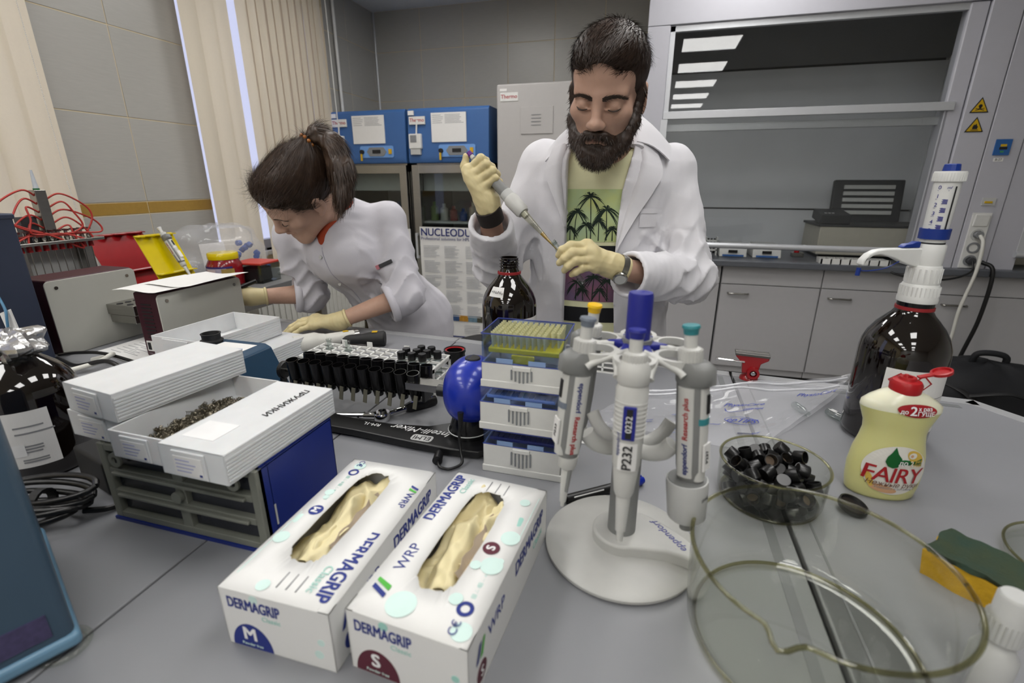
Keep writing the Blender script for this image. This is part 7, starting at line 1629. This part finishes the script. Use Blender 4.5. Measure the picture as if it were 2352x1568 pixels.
# ================================================================== the woman
WO = np.array((-.865, 1.64, FLOOR))
WP = np.array((-.985, 1.228, .408)); WR = np.array(Euler((R(45.7), R(23.0), R(-20.7))).to_matrix()) ; WS = .95
def WW(P): return (np.asarray(P) * WS) @ WR.T + WP
sl, el, wl_ = np.array((-.832, 1.435, .325)), np.array((-.742, 1.365, .105)), np.array((-.888, 1.238, .050))
sr, er, wr2 = np.array((-1.125, 1.345, .285)), np.array((-1.110, 1.375, .085)), np.array((-1.225, 1.262, .092))
nk = np.array((-.955, 1.375, .335)); hipc = np.array((-.865, 1.63, -.06)); chest = np.array((-.955, 1.395, .25))
F_ = head_field(((nk - WP) @ WR) / WS, False, .0026); hv, hq = F_.mesh()
B = Field((-1.32, 1.18, FLOOR - .01), (-.58, 1.90, .42), .007)
B.chain([nk, chest, (-.905, 1.51, .10), hipc], [.052, .10, .10, .11], .04); B.chain([chest, sl], [.07, .045], .03); B.chain([chest, sr], [.07, .045], .03)
B.chain([sl, el, wl_], [.043, .035, .0235], .015); B.chain([sr, er, wr2], [.043, .035, .0235], .015)
for s in (-1, 1):
    hp = hipc + (s * .06, .01, -.05); B.chain([hp, hp + (s * .005, -.02, -.38), hp + (s * .01, .02, -.76)], [.075, .055, .04], .03); B.cone(hp + (s * .01, .02, -.775), hp + (s * .02, -.13, -.785), .03, .026, .02)
bv, bq = B.mesh(); V, Q = join_parts([(WW(hv), hq), (bv, bq)])
wom = fast_mesh('person', V, Q, M_skin2, origin=WO); wom.location = WO
tag(wom, 'woman with a brown ponytail in a white tunic bending over the table', 'person'); set_lip(wom, lambda P: lip_weight(((P + WO - WP) @ WR) / WS))
face_bits(wom, WW, WO, M_hairw, False, F_)
G = Field((-.115, -.14, -.11), (.115, .165, .18), .003)
G.ell((0, .020, .052), (.0845, .108, .090), .01); G.ell((0, -.048, .085), (.062, .050, .046), .03); G.ell((0, .075, .035), (.070, .060, .075), .04); G.cone((0, .06, .09), (0, .105, .105), .05, .024, .03)
G.cone((-.074, -.01, .02), (-.073, .02, -.01), .012, .016, .012); G.cone((.074, -.01, .02), (.073, .02, -.01), .012, .016, .012)
G.ell((0, -.140, -.040), (.070, .098, .112), .014, cut=True); G.ell((0, -.02, -.145), (.12, .14, .085), .015, cut=True)
for s in (-1, 1): G.ell((s * .090, .018, -.016), (.024, .020, .030), .006, cut=True)
tie = np.array((0, .118, .112)); rng = np.random.default_rng(4)
G.warp(wrinkle(21, .0011, 150)); cv, cq = G.mesh(); N_ = grad_normals(G, cv); sel = rng.choice(len(cv), 9000); P, N_ = cv[sel], N_[sel]
D = tie - P; D -= N_ * np.sum(D * N_, 1, keepdims=True); D /= np.linalg.norm(D, axis=1, keepdims=True) + 1e-9; D = D + .10 * N_ + .05 * rng.normal(size=D.shape); D /= np.linalg.norm(D, axis=1, keepdims=True)
sv, sq = strands(P - N_ * .0012, D, N_, np.full((len(P), 1), .05), .0008, 4, rng, .10)
# loose wisps at the hairline
m = (P[:, 1] < -.03) & (P[:, 2] > .04); Pw, Nw = P[m][:420], N_[m][:420]; Dw = Nw * .7 + np.array((0, -.5, -.2)) + .5 * rng.normal(size=Pw.shape); Dw /= np.linalg.norm(Dw, axis=1, keepdims=True); wv, wq = strands(Pw, Dw, Nw, np.full((len(Pw), 1), .035), .0003, 5, rng, .5)
# ponytail: from the tie over and down to the nape
tw = WW(tie); pp = [tw, tw + (.018, .022, .024), tw + (.062, .030, -.002), tw + (.088, .020, -.062), tw + (.098, .005, -.115), tw + (.098, -.006, -.150)]; prad = [.012, .022, .030, .034, .026, .010]
T_ = Field(np.min(pp, 0) - .06, np.max(pp, 0) + .06, .003); T_.chain(pp, prad, .012); T_.warp(wrinkle(8, .0016, 120)); tv, tq = T_.mesh(); Nt = grad_normals(T_, tv); sel = rng.choice(len(tv), 5000); Pt, Nt = tv[sel], Nt[sel]
pa = np.array(smooth_path(pp, 8)); tg_ = np.gradient(pa, axis=0); near = np.argmin(((Pt[:, None, :] - pa[None]) ** 2).sum(2), 1); Dt = tg_[near]; Dt /= np.linalg.norm(Dt, axis=1, keepdims=True); Dt = Dt + .12 * Nt + .08 * rng.normal(size=Dt.shape); Dt /= np.linalg.norm(Dt, axis=1, keepdims=True)
pv, pq = strands(Pt - Nt * .0015, Dt, Nt, np.full((len(Pt), 1), .045), .0009, 4, rng, .12, np.array((0, 0, -.03)))
V, Q = join_parts([(WW(cv), cq), (WW(sv), sq), (WW(wv), wq)]); fast_mesh('hair', V, Q, M_hairw, wom, WO)
V, Q = join_parts([(tv, tq), (pv, pq)]); fast_mesh('ponytail', V, Q, M_hairw, wom, WO)
M_bead = mat('bead_amber', '#b8690c', .12, coat=.6, trans=.3)
ax_ = np.array(pp[1]) - pp[0]; ax_ /= np.linalg.norm(ax_); e1 = np.cross(ax_, (0, 0, 1.0)); e1 /= np.linalg.norm(e1); e2 = np.cross(ax_, e1)
for k in range(9):
    a_ = 2 * PI * k / 9; p = tw + ax_ * .006 + .0195 * (math.cos(a_) * e1 + math.sin(a_) * e2) - WO; obj('hair_bead', mv(lathe([(0, -.006), (.0042, -.0042), (.006, 0), (.0042, .0042), (0, .006)], 12), *p), M_bead, wom, smooth=80)
# tunic
T = Field((-1.30, 1.20, -.40), (-.55, 1.92, .46), .005)
T.chain([(-.955, 1.40, .335), chest, (-.905, 1.50, .11), hipc, hipc + (.0, .02, -.32)], [.072, .128, .122, .150, .175], .05)
T.cone(chest + (-.03, -.05, -.01), chest + (.05, -.03, -.02), .075, .075, .05)
T.chain([chest + (.03, .02, .04), sl], [.085, .062], .04); T.chain([chest + (-.04, 0, .02), sr], [.085, .062], .04)
cl, cr2 = np.array((-.775, 1.335, .085)), np.array((-1.135, 1.350, .088))
T.chain([sl, el, cl], [.064, .062, .058], .02); T.chain([sr, er, cr2], [.064, .062, .058], .02)
T.warp(wrinkle(31, .0038, 15)); T.warp(wrinkle(37, .0016, 36)); T.warp(folds(sl, el, .006, 4.0, .3, .85, .5)); T.warp(folds(sr, er, .006, 4.0, 1.1, .8, .5)); T.warp(folds(chest, hipc, .006, 3.0, .4, .55, .35))
Xg, Yg, Zg = T.ax[0][:, None, None], T.ax[1][None, :, None], T.ax[2][None, None, :]
for e0, w0, c0 in ((el, wl_, cl), (er, wr2, cr2)):
    ax = (w0 - e0) / np.linalg.norm(w0 - e0); t = (Xg - c0[0]) * ax[0] + (Yg - c0[1]) * ax[1] + (Zg - c0[2]) * ax[2]; rr = np.sqrt(np.maximum(0, (Xg - c0[0]) ** 2 + (Yg - c0[1]) ** 2 + (Zg - c0[2]) ** 2 - t ** 2))
    T.f = np.where((t > -.04) & (rr < .075), np.maximum(T.f, t - .012), T.f); hole = np.maximum(rr - .044, -(t + .03)); T.f = np.where((t > -.05) & (rr < .09), np.maximum(T.f, -hole), T.f).astype(np.float32)
T.ell((-.985, 1.325, .355), (.060, .078, .062), .01, cut=True); T.cone((-.985, 1.27, .33), (-.957, 1.255, .265), .034, .006, .006, cut=True)
tv, tq = T.mesh(); fast_mesh('tunic', tv, tq, M_tunic, wom, WO)
for c0, e0, w0 in ((cl, el, wl_), (cr2, er, wr2)): cuff_ring('rolled_cuff', c0 + .004 * (w0 - e0) / np.linalg.norm(w0 - e0), w0 - e0, .053, M_tunic, wom, WO, .010)
U_ = Field((-1.08, 1.25, .22), (-.84, 1.50, .43), .004); U_.cone((-.955, 1.385, .325), (-.958, 1.37, .36), .066, .058, .02); U_.cone((-.97, 1.335, .335), (-.957, 1.30, .27), .05, .035, .02); U_.ell((-.985, 1.315, .385), (.062, .062, .048), .008, cut=True); v, q = U_.mesh(); fast_mesh('undershirt', v, q, mat('shirt_orange', '#9c3d1f', .8), wom, WO)
# seams, snaps, pocket pen, sleeve tab
def first_hit(F2, x, z): return first_y(F2, x, z)
def stuck(x, z, off=.001):
    y = first_y(T, x, z); return np.array((x, (1.3 if y is None else y) - off, z)) - WO
obj('front_seam', tube([stuck(-.955 + .055 * t, .262 - .24 * t, .0) for t in [i / 12 for i in range(13)]], .0016, 6), mat('seam_grey', '#a9a6b2', .9), wom, smooth=80)
for t_ in (.12, .5, .85): obj('snap_button', mv(cyl(.0055, 0, .002, 14), *stuck(-.966 + .055 * t_, .262 - .24 * t_, .0015), rx=PI / 2), M_lgrey, wom)
obj('waist_piping', tube([stuck(-.80 + .05 * t, .06 + .05 * t, .0) for t in [i / 6 for i in range(7)]], .0016, 6), mat('piping_salmon', '#b07a78', .9), wom)
sp_ = (sl * .42 + el * .58) - WO; obj('sleeve_tab', mv(bb(-.024, .024, -.003, .001, -.006, .006), sp_[0] - .006, sp_[1] - .063, sp_[2] + .012, ry=R(-24), rz=R(8)), M_dgrey, wom, bevel=.002); obj('sleeve_tab_pink', mv(bb(-.008, .008, -.0035, .001, -.0065, .0065), sp_[0] - .031, sp_[1] - .064, sp_[2] + .001, ry=R(-24), rz=R(8)), mat('tab_pink', '#b5717c', .7), wom)
# gloves
Fh = hand_field((-.905, 1.228, .042), (-.880, 1.243, .052), [(-.982, 1.232, .047), (-.977, 1.212, .049), (-.967, 1.193, .046), (-.953, 1.177, .041)], [(-1.022, 1.217, .040), (-1.017, 1.193, .042), (-1.003, 1.172, .038), (-.983, 1.156, .032)], [(-1.046, 1.204, .026), (-1.040, 1.179, .026), (-1.022, 1.158, .024), (-.998, 1.145, .021)], [(-1.062, 1.195, .012), (-1.054, 1.169, .012), (-1.034, 1.149, .012), (-1.008, 1.138, .011)], [(-.935, 1.240, .040), (-.985, 1.258, .034), (-1.022, 1.250, .026), (-1.048, 1.238, .018)], fr=.0093, wr=.0255, pr=.0125)
Fh.warp(wrinkle(14, .0007, 110), .02); v, q = Fh.mesh(); fast_mesh('glove', v, q, M_latex, wom, WO); cuff_ring('glove_cuff', (-.8815, 1.2420, .0515), (.025, .015, .010), .0262, M_latex, wom, WO)
Fh = hand_field((-1.236, 1.250, .094), (-1.205, 1.280, .092), [(-1.290, 1.247, 0.112), (-1.292, 1.237, 0.098), (-1.290, 1.230, 0.084), (-1.284, 1.226, 0.071)], [(-1.318, 1.222, 0.108), (-1.318, 1.214, 0.092), (-1.314, 1.208, 0.077), (-1.306, 1.206, 0.065)], [(-1.312, 1.202, 0.098), (-1.310, 1.196, 0.082), (-1.304, 1.192, 0.068), (-1.296, 1.192, 0.058)], [(-1.298, 1.200, 0.092), (-1.296, 1.194, 0.076), (-1.290, 1.192, 0.064), (-1.284, 1.194, 0.054)], [(-1.250, 1.257, 0.112), (-1.270, 1.234, 0.122), (-1.288, 1.214, 0.116), (-1.298, 1.204, 0.108)], fr=.009, wr=.0255, pr=.0125)
v, q = Fh.mesh(); fast_mesh('glove', v, q, M_latex, wom, WO); cuff_ring('glove_cuff', (-1.207, 1.278, .0921), (.03, .03, 0), .0262, M_latex, wom, WO)
t = thing('held_marker', 'black and white marker in the right hand of the woman above the heater', 'pen', (-1.292, 1.208, .112)); t.rotation_euler = Vector((.62, .55, .30)).to_track_quat('Z', 'Y').to_euler()
obj('barrel', cyl(.0062, -.06, .045, 16), M_wtxt, t, smooth=40); obj('red_band', cyl(.0064, .036, .045, 16), M_red, t); obj('cap', cyl(.0066, .045, .095, 16), M_black, t, smooth=40)

# dark trousers below the tunic
K = Field((-1.08, 1.44, FLOOR + .04), (-.64, 1.84, -.05), .008)
for s in (-1, 1):
    hp = hipc + (s * .06, .01, -.05); K.chain([hp, hp + (s * .005, -.02, -.38), hp + (s * .01, .02, -.74)], [.092, .072, .058], .03)
v, q = K.mesh(); fast_mesh('trousers', v, q, mat('trousers_black', '#17171a', .8), wom, WO)
flush_texts()
